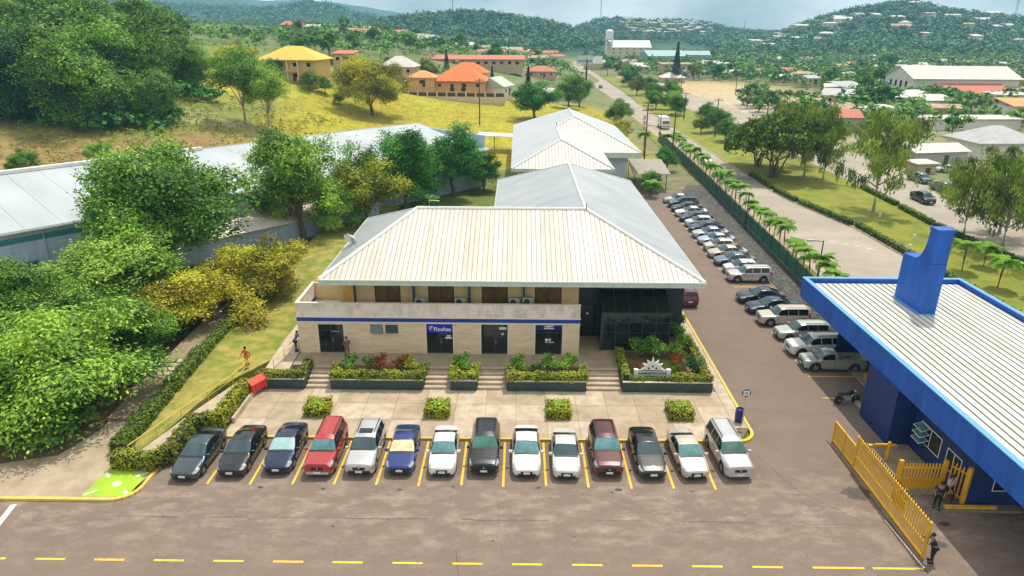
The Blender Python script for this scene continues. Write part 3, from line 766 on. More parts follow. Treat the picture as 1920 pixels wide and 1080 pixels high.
# low seams on the other slopes
def seams(mb, lo, hi, up_lo, up_hi, n, h=.045, w=.05):
    for i in range(1, n):
        t = i / n
        a = Vector(lo).lerp(Vector(hi), t); b_ = Vector(up_lo).lerp(Vector(up_hi), t)
        if (b_ - a).length < .3: continue
        mb.tube([a + Vector((0, 0, .01)), b_ + Vector((0, 0, .01))], .028, 4)
seams(ro, (XR, YF, ZE), (XR, YW, ZE), (RR, YR - 9.0, ZR), (RR, YW, ZR), 1)
rr = ro.build('roof_slope', m_roof2, roofo)
capm = MB()
for (p, q) in (((XL, YF, ZE), (RL, YR, ZR)), ((RL, YR, ZR), (RR, YR, ZR)), ((XR, YF, ZE), (RR, YR, ZR)), ((RR, YR, ZR), (RR, YRE, ZR)), ((RR, YRE, ZR), (XW, YW, ZE)), ((RR, YRE, ZR), (XR, YW, ZE)), ((XL, YB, ZE), (RL, YR, ZR))):
    capm = MB(); capm.tube([Vector(p) + Vector((0, 0, .02)), Vector(q) + Vector((0, 0, .02))], .15 if p[1] < 60 else .08, 6); capm.build('ridge_cap', m_cap, roofo)
fs = MB()
fs.box(XL - .06, XR + .06, YF - .08, YF - .02, ZE - .42, ZE + .03).box(XL - .06, XL, YF - .02, YB, ZE - .4, ZE + .03).box(XR, XR + .06, YF - .02, YW, ZE - .42, ZE + .03).box(XW - .06, XW, YB, YW, ZE - .4, ZE + .03)
fs.build('fascia', m_fascia, roofo)
MB().box(XL - .1, XR + .1, YF - .16, YF - .085, ZE - .06, ZE + .05).build('gutter', m_cap, roofo)
MB().tube([(RR + .02, YR - .3, ZR), (RR + .02, YR - .3, ZR + .6)], .04).build('roof_vent', m_frame, roofo)
MB().tube([(RL + 1.0, YR + .2, ZR), (RL + 1.0, YR + .2, ZR + .65), (RL + 1.9, YR + .2, ZR + .6)], .03).build('roof_vent', m_cap, roofo)
# air-conditioning units, each a thing of its own on the balcony
def ac_unit(x, y, z, lab):
    o = empty('air_conditioner', (x, y, z), label=lab, cat='air conditioner', group='air conditioners on the balcony')
    MB().box(-.42, .42, -.16, .16, 0, .62).build('casing', mat('ac_casing', (.38, .40, .36), .6), o)
    MB().lathe([(.24, -.175), (.24, -.162)], (-.1, 0, .31), 16, 'Y').build('fan_grille', m_dark, o)
    MB().box(.22, .40, -.172, -.162, .08, .54).build('side_vent', m_grey, o)
    for s in (-.3, .3): MB().box(s - .03, s + .03, -.16, .16, -.12, -.001).build('foot', m_dark, o)
ac_unit(-7.65, 50.5, 4.55, 'grey air conditioner left of the second upper window')
ac_unit(-4.45, 50.5, 4.6, 'pale air conditioner with round fan between second and third upper windows')
ac_unit(-0.15, 50.55, 4.6, 'air conditioner beside the third upper window')
ac_unit(0.95, 50.55, 4.65, 'air conditioner left of the fourth upper window')
# satellite dish
sd = empty('satellite_dish', (-14.35, 57.0, 7.5), label='white satellite dish on the left edge of the office roof', cat='satellite dish')
dm = MB(); prof = [(r, .28 * (r / .62) ** 2) for r in (0.01, .15, .3, .45, .62)] + [(.60, .25), (.3, .03)]
dm.lathe(prof, (0, 0, 0), 18, 'Y')
di = dm.build('dish', m_wht, sd, smooth=40); di.rotation_euler = (R(-35), 0, R(155)); di.location = (0, 0, .75)
MB().tube([(0, 0, 0), (0, 0, .75)], .04).tube([(0, 0, .55), (.35, -.3, .15)], .025).build('mast', m_grey, sd)
MB().tube([(0, 0, .75), (-.2, -.45, 1.1)], .02).box(-.26, -.14, -.52, -.42, 1.05, 1.17).build('feed_arm', m_grey, sd)
# landing and stairs
ld = MB().box(-17.3, 14.0, 47.25, 53.2, 0.11, FZ).build('landing', mat('landing_tile', (.30, .235, .15), .85, var=.15, scale=1.5), None)
tag(ld, kind='structure')
def stairs(x0, x1, lab):
    s = empty('stairs', ((x0 + x1) / 2, 44.8, 0.12), label=lab, cat='stairs', group='stairs up to the office landing')
    h = (FZ - .13) / 5
    for k in range(5):
        MB().box(-(x1 - x0) / 2, (x1 - x0) / 2, k * .5, 2.44 if k == 4 else k * .5 + .5, k * h if k else 0, (k + 1) * h - .002).build('step', m_conc2, s)
        MB().box(-(x1 - x0) / 2, (x1 - x0) / 2, k * .5 - .03, k * .5 + .1, (k + 1) * h - .001, (k + 1) * h + .02).build('nosing', mat('step_nosing', (.30, .22, .14), .85), s)
    return s
stairs(-15.6, -13.75, 'flight of pale stairs leading to the leftmost dark door')
stairs(-6.8, -4.85, 'flight of pale stairs leading to the door under the blue sign')
stairs(-2.8, -0.65, 'flight of pale stairs between the small and the long right planter')
stairs(5.3, 7.9, 'wide flight of stairs leading to the glass porch')
def planter(x0, x1, lab, y1=47.2, h=.82, y0=44.62):
    p = empty('planter', ((x0 + x1) / 2, y0, 0.12), label=lab, cat='planter')
    w = (x1 - x0) / 2
    n = max(2, round((x1 - x0) / 1.2))
    for k in range(n):
        a, b_ = -w + (2 * w) * k / n, -w + 2 * w * (k + 1) / n
        MB().box(a + .004, b_ - .004, 0, .14, 0, h).build('tile_panel', m_plant, p)
    MB().box(-w, -w + .14, .14, y1 - y0, 0, h).build('side_wall', m_plant, p)
    MB().box(w - .14, w, .14, y1 - y0, 0, h).build('side_wall', m_plant, p)
    MB().box(-w + .14, w - .14, .14, y1 - y0, 0, h - .1).build('soil', m_soil, p)
    MB().box(-w - .03, w + .03, -.03, .17, h, h + .05).build('coping', m_parap, p)
    return p
planter(-19.0, -15.65, 'dark low planter wall at the left end of the offices', 46.4)
planter(-13.7, -6.85, 'long dark tiled planter between first and second stairs')
planter(-4.8, -2.85, 'short dark tiled planter between second and third stairs')
planter(-0.6, 5.25, 'long dark tiled planter between third and fourth stairs')
planter(7.95, 14.55, 'broad dark tiled planter garden in front of the glass porch', 50.1)
# ------------------------------------------------------------------ rear hall
H = empty('rear_hall', (0, 0, 0), label='pale metal-roofed hall with stepped hip roof behind the offices', cat='building')
hz, hr_ = 6.2, 9.45
A = [(-.85, 99.4), (14.2, 99.4)]
P1 = (6.68, 106.2, hr_); P2 = (6.75, 121.4, hr_); P3 = (9.95, 124.6, 10.85); P4 = (9.95, 137.5, 10.85)
XF = 20.6
hd = MB()
deck(hd, [[(-.85, 99.4, hz), (14.2, 99.4, hz), P1]], -.05, .05)
hroof = hd.build('roof', m_seam, H)
def hall_fn(x):
    t = min((x + .85) / (P1[0] + .85), (14.2 - x) / (14.2 - P1[0]))
    return (x, 99.4, hz), (x, 99.4 + 6.8 * t, hz + (hr_ - hz) * t)
sheets_on(hall_fn, -.85, 14.2, 30, .09, m_roof, hroof)
h2 = MB()
deck(h2, [[(-.85, 149, hz), (-.85, 99.4, hz), P1, P2, P3, P4], [(14.2, 99.4, hz), (14.2, 114.6, hz), P2, P1], [(XF, 114.0, hz), (XF, 149, hz), P4, P3], [(XF, 149, hz), (-.85, 149, hz), P4]], 0, .06)
h2.build('roof_slope', mat('hall_roof_metal', (.50, .52, .53), .38, metal=.5, col2=(.62, .63, .62), scale=.4, stretch=(.3, 1, 1)), hroof)
hd = MB(); deck(hd, [[(14.2, 114.0, hz), (XF, 114.0, hz), P3, P2]], -.05, .05); hd.build('roof_deck', m_seam, hroof)
def hall_fn2(u):
    # slope between the valley (14.2,114 -> P2) and the hip (XF,114 -> P3)
    lo = (max(u, 14.2), 114.0, hz)
    y = lambda x: 114.0 + (x - XF) / (P3[0] - XF) * (P3[1] - 114.0)
    yv = lambda x: 114.0 + (14.2 - x) / (14.2 - P2[0]) * (P2[1] - 114.0)
    zz = lambda yq: hz + (yq - 114.0) / (P3[1] - 114.0) * (P3[2] - hz)
    if u < 14.2: lo = (u, yv(u), zz(yv(u)))
    yt = y(max(u, P3[0]))
    if u < P3[0]: yt = P2[1] + (u - P2[0]) / (P3[0] - P2[0]) * (P3[1] - P2[1])
    return lo, (u, yt, zz(yt))
sheets_on(hall_fn2, P2[0] + .2, XF, 26, .09, m_roof, hroof)
for (p, q) in (((-.85, 99.4, hz), P1), ((14.2, 99.4, hz), P1), (P1, P2), (P2, P3), (P3, P4), ((XF, 114, hz), P3)):
    MB().tube([Vector(p) + Vector((0, 0, .03)), Vector(q) + Vector((0, 0, .03))], .14, 6).build('ridge_cap', m_cap, hroof)
MB().box(-.9, 14.25, 99.3, 99.36, hz - .45, hz + .02).box(14.21, 14.27, 99.36, 113.9, hz - .45, hz + .02).box(14.27, XF + .1, 113.9, 113.97, hz - .9, hz + .02).box(XF, XF + .08, 113.97, 149, hz - .9, hz + .02).box(-.93, -.87, 99.36, 149, hz - .45, hz + .02).build('fascia', m_fascia, hroof)
MB().box(0, 13.4, 100.2, 100.4, 0, hz - .3).box(13.2, 13.4, 100.4, 115, 0, hz - .3).box(0, .2, 100.4, 148, 0, hz - .3).build('wall', m_parap, H)
MB().box(13.4, 18.6, 115.2, 115.4, 0, hz - .3).box(18.4, 18.6, 115.4, 148, 0, hz - .3).build('wall', mat('pale_blue_wall', (.46, .53, .57), .8), H)
MB().tube([(6.75, 120.6, 9.4), (6.75, 120.6, 10.3)], .06).build('roof_vent', m_frame, hroof)
# carport beside the hall
cp = empty('carport', (23, 119, 0), label='open carport with ribbed metal roof beside the rear hall', cat='carport')
for i in range(14):
    x0 = -3.8 + i * .45
    MB().slab([(x0, -6.2, 2.95), (x0 + .40, -6.2, 2.95), (x0 + .40 + .9, 6.6, 3.15), (x0 + .9, 6.6, 3.15)], .04).build('roof_sheet', mat('carport_metal', (.30, .27, .22), .6, var=.2), cp)
for (x, y) in ((-3.4, -5.8), (1.9, -5.8), (-2.6, 6), (2.8, 6)):
    MB().box(x - .06, x + .06, y - .06, y + .06, 0, 2.9).build('post', m_dark, cp)
# shelter left of the hall
sh = empty('rear_shelter', (-4, 150, tz(-4, 150)), label='small white flat-roofed shelter behind the rear hall', cat='shelter')
MB().slab([(-4.5, -2, 3.4), (3.6, -2, 3.1), (3.6, 2, 3.2), (-4.5, 2, 3.5)], .15).build('roof', m_wht, sh)
for x in (-4, -1, 3.2): MB().box(x - .08, x + .08, -1.5, -1.34, 0, 3.1).build('post', m_bfr, sh)
# ------------------------------------------------------------------ warehouse on the left
WH = empty('warehouse', (-42.0, 73.05, 0), R(49.3), label='long pale-roofed warehouse with blue-grey walls behind the trees', cat='warehouse')
wl_ = 24; wr_ = 57      # along local x from the origin, eave line is local y=0
m_wh = mat('warehouse_wall', (.30, .40, .50), .7, col2=(.40, .50, .58), scale=.8, stretch=(3, 1, .3))
m_whr = mat('warehouse_roof', (.34, .38, .40), .5, col2=(.45, .49, .51), scale=.25, detail=8, stretch=(1, .3, 1))
MB().box(-wl_, wr_, .6, .9, 0, 6.2).box(wr_ - .3, wr_, .9, 17, 0, 8.5).build('wall', m_wh, WH)
MB().box(-wl_, wr_, .59, .6, 4.9, 5.5).build('clerestory', mat('teal_glass', (.05, .22, .24), .3), WH)
m_wseam = plain('grey_seam', (.26, .29, .30), .6)
wroof = MB().slab([(-wl_, 0, 6.25), (wr_ + .4, 0, 6.25), (wr_ + .4, 18, 8.95), (-wl_, 18, 8.95)], .1).slab([(-wl_, 18.03, 8.95), (wr_ + .4, 18.03, 8.95), (wr_ + .4, 33, 6.7), (-wl_, 33, 6.7)], .1).build('roof', m_wseam, WH)
for i in range(24):
    a = -wl_ + i * (wr_ + wl_) / 24; b_ = a + (wr_ + wl_) / 24 - .03
    for j in range(2):
        y0, y1 = j * 9.0, j * 9.0 + 9.0 + (.12 if j == 0 else 0)
        z0, z1 = 6.25 + y0 * .15 + .02 - .015 * j, 6.25 + y1 * .15 + .02 - .015 * j
        MB().slab([(a, y0, z0 + .03), (b_, y0, z0 + .03), (b_, y1, z1 + .03), (a, y1, z1 + .03)], .02).build('roof_sheet', m_whr, wroof)
    if i < 12: MB().box(a, b_ + .02, 17.6, 18.4, 8.98, 9.35).build('ridge_cap', m_cap, wroof)
for x in np.arange(-wl_ + 2, wr_, 6.5):
    MB().tube([(x, .5, 6.2), (x, .5, 0)], .06).build('downpipe', m_grey, WH)
MB().box(-wl_, wr_, -.12, .02, 6.08, 6.22).build('gutter', m_cap, WH)
# lean-to annexes along it
an = MB().box(-6, 30, -4.2, .55, 0, 2.5).build('annexe', m_wh, WH)
MB().slab([(-6.3, -4.6, 2.55), (30.3, -4.6, 2.55), (30.3, .55, 3.4), (-6.3, .55, 3.4)], .08).build('annexe_roof', m_parap, an)
MB().box(-17, -10, -.06, .58, 1.6, 2.9).build('window', mat('shop_glass', (.02, .10, .15), .15), WH)
yw = empty('yard_wall', (-47.2, 62.4, 0), label='low concrete yard wall with pale top in front of the warehouse', cat='wall')
MB().rbox((0, 0, 0), 6.8, .25, 2.6, R(22)).build('panel', m_parap, yw); MB().rbox((-.2, .7, 2.6), 7.2, 1.6, .12, R(22)).build('coping', m_conc2, yw)
# ------------------------------------------------------------------ blue gatehouse
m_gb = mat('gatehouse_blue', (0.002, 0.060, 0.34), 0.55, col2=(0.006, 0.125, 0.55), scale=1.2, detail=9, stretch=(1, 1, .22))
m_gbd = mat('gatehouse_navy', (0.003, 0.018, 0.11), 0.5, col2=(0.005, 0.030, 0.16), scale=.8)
m_edge = plain('light_blue_edge', (0.10, 0.32, 0.62), 0.5)
m_grs = mat('gatehouse_sheet', (0.45, 0.45, 0.40), 0.5, col2=(0.60, 0.58, 0.52), scale=.8, detail=10, stretch=(.8, .3, 1), ramp=(.32, .60))
m_grs2 = mat('gatehouse_sheet_dull', (0.40, 0.41, 0.36), 0.5, col2=(0.53, 0.52, 0.46), scale=.4, detail=9, stretch=(.8, .25, 1))
m_gseam = plain('green_seam', (0.02, 0.12, 0.085), 0.6)
GH = empty('gatehouse', (24.3, 22.0, 0), label='bright blue gatehouse with ribbed pale roof and curved tower', cat='gatehouse')
W, D, zt_, zb_ = 13.3, 32.7, 5.75, 4.0
for (x0, x1, y0, y1) in ((0, .3, 0, D), (W - .3, W, 0, D), (.3, W - .3, D - .3, D), (.3, W - .3, 0, .3)):
    nk = max(1, round(max(x1 - x0, y1 - y0) / 1.22))
    for k in range(nk):
        if y1 - y0 > x1 - x0: MB().box(x0 + random.uniform(-.004, .004), x1, y0 + (y1 - y0) * k / nk + .006, y0 + (y1 - y0) * (k + 1) / nk - .006, zb_, zt_ - .06).build('fascia_panel', m_gb, GH)
        else: MB().box(x0 + (x1 - x0) * k / nk + .006, x0 + (x1 - x0) * (k + 1) / nk - .006, y0, y1, zb_, zt_ - .06).build('fascia_panel', m_gb, GH)
MB().box(-.03, .33, -.03, D + .03, zt_ - .06, zt_).box(W - .33, W + .03, -.03, D + .03, zt_ - .06, zt_).box(.33, W - .33, D - .33, D + .03, zt_ - .06, zt_).build('fascia_edge', m_edge, GH)
grf = MB().box(.3, W - .3, .3, D - .3, zt_ - .62, zt_ - .52).build('roof', m_gseam, GH)
nS = 25
for i in range(nS):
    a = .34 + i * (W - .68) / nS
    b_ = a + (W - .68) / nS - .115
    MB().slab([(a, .35, zt_ - .45), (b_, .35, zt_ - .45), (b_, D - .5, zt_ - .40), (a, D - .5, zt_ - .40)], .04).build('roof_sheet', m_grs if i % 4 else m_grs2, grf)
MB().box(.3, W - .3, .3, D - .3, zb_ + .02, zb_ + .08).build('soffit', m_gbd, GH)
# tower: concave sweep between low rear part and tall front part
ty0, ty1 = 47.6 - 22, 51.3 - 22
prof = [(ty0, 5.3), (ty1, 5.3), (ty1, 9.05), (49.85 - 22, 9.15)]
for k in range(1, 9):
    a = R(90 * k / 8); prof.append((49.85 - 22 - 1.25 * math.sin(a), 9.15 + 2.2 * (1 - math.cos(a))))
prof += [(48.55 - 22, 11.85), (ty0, 11.85)]
tw = MB(); x0, x1 = 6.05, 7.2; n = len(prof)
tw.add([(x0, y, z) for y, z in prof] + [(x1, y, z) for y, z in prof], [tuple(range(n))[::-1], tuple(range(n, 2 * n))] + [(i, (i + 1) % n, (i + 1) % n + n, i + n) for i in range(n)])
two = tw.build('tower', m_gb, GH)
MB().box(5.98, 7.27, ty0 - .05, 48.6 - 22, 11.7, 11.92).build('tower_cap', m_gb, two)
MB().box(5.9, 7.35, ty0 - .12, ty1 + .12, 5.30, 5.40).build('flashing', m_edge, two)
MB().box(6.02, 7.23, ty0 - .02, ty0 - .001, 9.3, 9.33).build('panel_joint', m_gbd, two)
# pier and guard room under the canopy
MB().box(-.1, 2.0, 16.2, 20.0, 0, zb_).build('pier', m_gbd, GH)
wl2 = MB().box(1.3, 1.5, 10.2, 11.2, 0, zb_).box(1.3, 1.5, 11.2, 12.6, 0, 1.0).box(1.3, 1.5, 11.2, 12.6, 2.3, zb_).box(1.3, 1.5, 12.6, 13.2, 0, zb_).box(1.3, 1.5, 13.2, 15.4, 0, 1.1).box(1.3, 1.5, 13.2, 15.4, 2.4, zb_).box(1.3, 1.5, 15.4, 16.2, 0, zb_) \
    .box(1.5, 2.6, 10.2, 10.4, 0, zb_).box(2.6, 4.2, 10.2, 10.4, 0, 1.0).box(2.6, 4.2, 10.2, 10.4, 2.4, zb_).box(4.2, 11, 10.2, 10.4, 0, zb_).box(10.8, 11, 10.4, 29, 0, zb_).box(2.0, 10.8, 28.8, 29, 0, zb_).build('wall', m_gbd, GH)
def gwin(x0, x1, y0, y1, z0, z1):
    f = MB()
    if x1 - x0 < .1:
        f.box(x0, x1, y0, y0 + .05, z0, z1).box(x0, x1, y1 - .05, y1, z0, z1).box(x0, x1, y0 + .05, y1 - .05, z0, z0 + .05).box(x0, x1, y0 + .05, y1 - .05, z1 - .05, z1).box(x0, x1, (y0 + y1) / 2 - .025, (y0 + y1) / 2 + .025, z0 + .05, z1 - .05)
    else:
        f.box(x0, x0 + .05, y0, y1, z0, z1).box(x1 - .05, x1, y0, y1, z0, z1).box(x0 + .05, x1 - .05, y0, y1, z0, z0 + .05).box(x0 + .05, x1 - .05, y0, y1, z1 - .05, z1)
    o = f.build('window', m_wht, GH)
    MB().box((x0 + x1) / 2 - .01 if x1 - x0 < .1 else x0 + .05, (x0 + x1) / 2 + .01 if x1 - x0 < .1 else x1 - .05, y0 + (.05 if x1 - x0 < .1 else .02), y1 - (.05 if x1 - x0 < .1 else .02), z0 + .05, z1 - .05).build('pane', m_dgl, o)
gwin(1.28, 1.34, 11.2, 12.6, 1.0, 2.3); gwin(1.28, 1.34, 13.2, 15.4, 1.1, 2.4); gwin(2.6, 4.2, 10.18, 10.24, 1.0, 2.4)
for k in range(3):                                             # tilted open window leaves
    z = 2.36 - k * .42
    o = MB().tube([(1.26, 14.4, z), (.72, 14.4, z - .18), (.72, 15.3, z - .18), (1.26, 15.3, z), (1.26, 14.4, z)], .022, 4).build('window_leaf', m_wht, GH)
    MB().slab([(1.25, 14.42, z), (1.25, 15.28, z), (.73, 15.28, z - .18), (.73, 14.42, z - .18)], .01).build('pane', mat('pale_glass', (.10, .2, .22), .1), o)
MB().box(2.2, 10.6, 10.6, 28.6, 0, .12).build('floor', m_conc, GH)
apron = MB().box(22.5, 25.55, 33.0, 38.15, .0, .12).box(24.2, 28.5, 31.6, 32.15, .0, .12).build('gate_apron', mat('apron_paving', (.24, .19, .12), .9, var=.2)); tag(apron, kind='structure')
yk = MB().rbox((25.7, 31.85, .12), 2.9, .2, .13).rbox((23.6, 37.9, .12), 2.2, .2, .13).build('yellow_kerb', m_yel, apron)
# ------------------------------------------------------------------ yellow sliding gate and fences
m_gate = mat('gate_yellow', (0.62, 0.33, 0.006), 0.5, col2=(0.74, 0.42, 0.010), scale=2)
G = empty('sliding_gate', (20.9, 28.0, 0.06), label='tall yellow steel sliding gate with pickets and black-tipped top', cat='gate')
GL, GHT = 7.7, 2.2
for (a, b_, nm) in (((0, 0, 0), (0, 0, GHT), 'end_post'), ((0, GL, 0), (0, GL, GHT), 'end_post')):
    MB().box(-.06, .06, a[1] - .07, a[1] + .07, 0, GHT).build('end_post', m_gate, G)
for z in (0.0, .78, GHT - .12): MB().box(-.05, .05, .07, GL - .07, z, z + .1).build('rail', m_gate, G)
npk = 34
for i in range(npk):
    y = .16 + i * (GL - .3) / (npk - 1)
    MB().box(-.026, .026, y - .045, y + .045, .88, GHT - .12).build('picket', m_gate, G)
    MB().box(-.02, .02, y - .028, y + .028, GHT - .02, GHT + .13).build('spike', m_dark, G)
for i in range(62):
    y = .13 + i * (GL - .26) / 61
    MB().box(-.012, .012, y - .024, y + .024, .1, .78).build('bar', m_gate, G)
MB().box(.03, .07, 2.2, 3.3, 1.0, 1.65).build('lock_plate', m_gate, G)
for y in (.8, 6.8): MB().lathe([(.07, -.03), (.07, .03)], (0, y, -.0), 10, 'X').build('roller', m_dark, G)
T = empty('gate_tail', (20.9, 35.78, 0.06), label='low yellow counterweight frame behind the sliding gate', cat='gate')
TL = 2.85
for y in (0.05, TL / 2, TL): MB().box(-.05, .05, y - .04, y + .04, 0, 1.45 - .0 * y).build('post', m_gate, T)
for z in (0, 1.36): MB().box(-.04, .04, .09, TL - .04, z, z + .09).build('rail', m_gate, T)
for i in range(24):
    y = .16 + i * (TL - .26) / 23
    MB().box(-.012, .012, y - .026, y + .026, .09, 1.36).build('bar', m_gate, T)
def pal(name, p0, p1, h, n, lab, solid=True, posts=(True, True)):
    a, b_ = Vector(p0), Vector(p1); d = b_ - a; L_ = d.length
    o = empty(name, (a.x, a.y, .12), math.atan2(d.y, d.x), label=lab, cat='fence')
    for i in range(n):
        x = .08 + i * (L_ - .16) / (n - 1)
        MB().box(x - .035, x + .035, -.03, .03, .12, h + .0).add([(x - .035, -.03, h), (x + .035, -.03, h), (x + .035, .03, h), (x - .035, .03, h), (x, 0, h + .09)], [(0, 1, 4), (1, 2, 4), (2, 3, 4), (3, 0, 4)]).build('picket', m_gate, o)
    for z in (.2, h - .35): MB().box(0, L_, .031, .08, z, z + .1).build('rail', m_gate, o)
    if solid: MB().box(.05, L_ - .05, .032, .05, .3, .85).build('kick_plate', m_gate, o)
    for k, x in enumerate((-.06, L_ + .06)):
        if posts[k]: MB().box(x - .1, x + .1, -.1, .1, 0, h + .25).build('post', m_gate, o)
    return o
pal('picket_fence', (22.3, 33.35), (24.75, 33.35), 1.85, 13, 'short yellow picket fence between the sliding gate and the gatehouse')
pal('picket_door', (25.0, 33.2), (25.45, 32.3), 2.15, 5, 'narrow yellow picket door standing open by two people', False, (False, True))
pst = empty('gate_post', (23.4, 36.6, .12), label='short yellow post with side bar behind the sliding gate', cat='post')
MB().lathe([(.12, 0), (.12, 1.15), (.02, 1.25)], (0, 0, 0), 10).build('shaft', m_gate, pst)
MB().box(-.9, -.12, -.05, .05, .95, 1.05).build('bar', m_gate, pst)
# ------------------------------------------------------------------ no-parking post and blue bin
bn = empty('litter_bin', (15.35, 40.75, .13), label='dark blue litter barrel at the plaza corner', cat='bin')
MB().lathe([(.24, 0), (.27, .02), (.29, .3), (.27, .32), (.29, .34), (.29, .62), (.27, .64), (.29, .66), (.27, .98), (.24, 1.0), (.23, .9)], (0, 0, 0), 16).build('barrel', plain('bin_blue', (.006, .012, .13), .4), bn, smooth=40)
MB().lathe([(.23, .86), (.22, .87)], (0, 0, 0), 16).build('liner', m_dark, bn)
sp_ = empty('parking_sign', (15.45, 40.35, .13), label='round black-rimmed sign with white face on thin post', cat='sign')
MB().tube([(0, 0, 0), (0, 0, 2.35)], .028).build('post', m_grey, sp_)
sf = MB().lathe([(.29, -.02), (.29, .0)], (0, -.03, 2.45), 20, 'Y').build('disc', m_dark, sp_)
MB().box(-.2, .2, -.058, -.051, 2.25, 2.63).build('face', m_wht, sf)
text_mesh('numeral', '10', .26, m_dark, sf, (-.16, -.062, 2.35), bold=.01, depth=.002)
# ------------------------------------------------------------------ sign with sunburst
sn = empty('garden_sign', (10.25, 45.75, .9), label='white low sign wall with sunburst emblem in the planter garden', cat='sign')
MB().box(-1.05, 1.05, -.08, .08, .05, .5).build('panel', m_wht, sn)
for s in (-1.22, 1.22): MB().box(s - .15, s + .15, -.14, .14, 0, .58).build('pillar', m_wht, sn)
MB().box(-1.05, 1.05, -.11, -.081, .02, .08).box(-1.05, 1.05, -.11, -.081, .47, .53).build('moulding', m_dark, sn)
text_mesh('lettering', 'ADMINISTRACION', .245, m_dark, sn, (0, -.09, .19), align='CENTER', bold=.008)
sb = MB(); 
for k, a in enumerate((8, 36, 63, 90, 117, 144, 172)):
    r1 = (.82, .92, .95, 1.12, .95, .92, .82)[k]; a = R(a)
    t = Vector((math.cos(a), 0, math.sin(a))); s_ = Vector((-t.z, 0, t.x))
    p = [t * .42 - s_ * .17, t * .62 - s_ * .13, t * r1, t * .62 + s_ * .13, t * .42 + s_ * .17]
    vv = [(q.x, -.05, q.z + .52) for q in p] + [(q.x, .05, q.z + .52) for q in p]
    sb.add(vv, [(0, 1, 2, 3, 4)[::1], (9, 8, 7, 6, 5)] + [(i, i + 5, (i + 1) % 5 + 5, (i + 1) % 5) for i in range(5)])
arcp = [(.5 * math.cos(R(a)), .5 * math.sin(R(a))) for a in range(0, 181, 15)]
nn_ = len(arcp)
sb.add([(x, -.055, z + .52) for x, z in arcp] + [(x, .055, z + .52) for x, z in arcp], [tuple(range(nn_)), tuple(range(nn_, 2 * nn_))[::-1]] + [(i, i + nn_, (i + 1) % nn_ + nn_, (i + 1) % nn_) for i in range(nn_)])
se = sb.build('sunburst', m_wht, sn)
for (x, z) in ((0, .84), (-.28, .68), (.28, .68)):
    MB().lathe([(.09, 0), (.09, .012)], (x, -.066, z), 10, 'Y').build('petal_mark', plain('dark_green_mark', (.01, .06, .05)), se)
# ------------------------------------------------------------------ red hose cabinet by the plaza wall
rb = empty('fire_cabinet', (-19.0, 44.15, .12), R(62), label='red fire equipment cabinet with sloped lid beside the plaza wall', cat='cabinet')
m_red = mat('red_paint', (.62, .035, .02), .5, col2=(.75, .06, .03), scale=2)
MB().box(-.7, .7, -.35, .35, .3, .95).build('body', m_red, rb)
MB().slab([(-.76, -.42, .96), (.76, -.42, .96), (.76, .0, 1.3), (-.76, .0, 1.3)], .04).slab([(-.76, .0, 1.3), (.76, .0, 1.3), (.76, .42, .96), (-.76, .42, .96)], .04).build('lid', m_red, rb)
for (x, y) in ((-.62, -.28), (.62, -.28), (-.62, .28), (.62, .28)): MB().box(x - .04, x + .04, y - .04, y + .04, 0, .3).build('leg', m_red, rb)
for x in (-.34, 0, .34): MB().box(x - .02, x + .02, -.37, -.351, .34, .92).build('door_rib', m_red, rb)
lw = empty('plaza_wall', (-19.35, 42.1, .1), R(90), label='low double concrete kerb wall on the left edge of the plaza', cat='wall')
for s in (-.25, .18):
    for k in range(3): MB().box(-2.2 + k * 1.4, -.82 + k * 1.4, s - .09, s + .09, 0, .42).build('block', m_conc2, lw)
# yellow handrails: ramp and side walk
def rail(name, pts, lab, posts=True):
    o = empty(name, pts[0], label=lab, cat='handrail')
    q = [Vector(p) - Vector(pts[0]) for p in pts]
    MB().tube([p + Vector((0, 0, .85)) for p in q], .035, 6).build('top_rail', m_yelk, o)
    MB().tube([p + Vector((0, 0, .45)) for p in q], .025, 6).build('mid_rail', m_yelk, o)
    for p in q: MB().tube([p, p + Vector((0, 0, .85))], .03, 6).build('post', m_yelk, o)
rail('ramp_handrail', [(-24.0, 35.9, .1), (-23.3, 38, .15), (-22.6, 40, .28), (-21.7, 42.2, .4), (-20.8, 44.4, .55), (-20.4, 46.4, .66)], 'faded yellow handrail curving along the ramp beside the lawn')
rail('walk_handrail', [(-18.5, 46.6, .7), (-18.2, 48.2, .8), (-17.9, 50, .86), (-17.6, 52, .87)], 'wooden-yellow handrail at the left corner of the offices')
tp = empty('hose_tap', (-23.75, 36.15, .12), label='small green tap stand at the foot of the ramp', cat='tap')
MB().tube([(0, 0, 0), (0, 0, .8)], .03).box(-.12, .12, -.03, .03, .75, .83).build('standpipe', plain('tap_green', (.05, .2, .12)), tp)
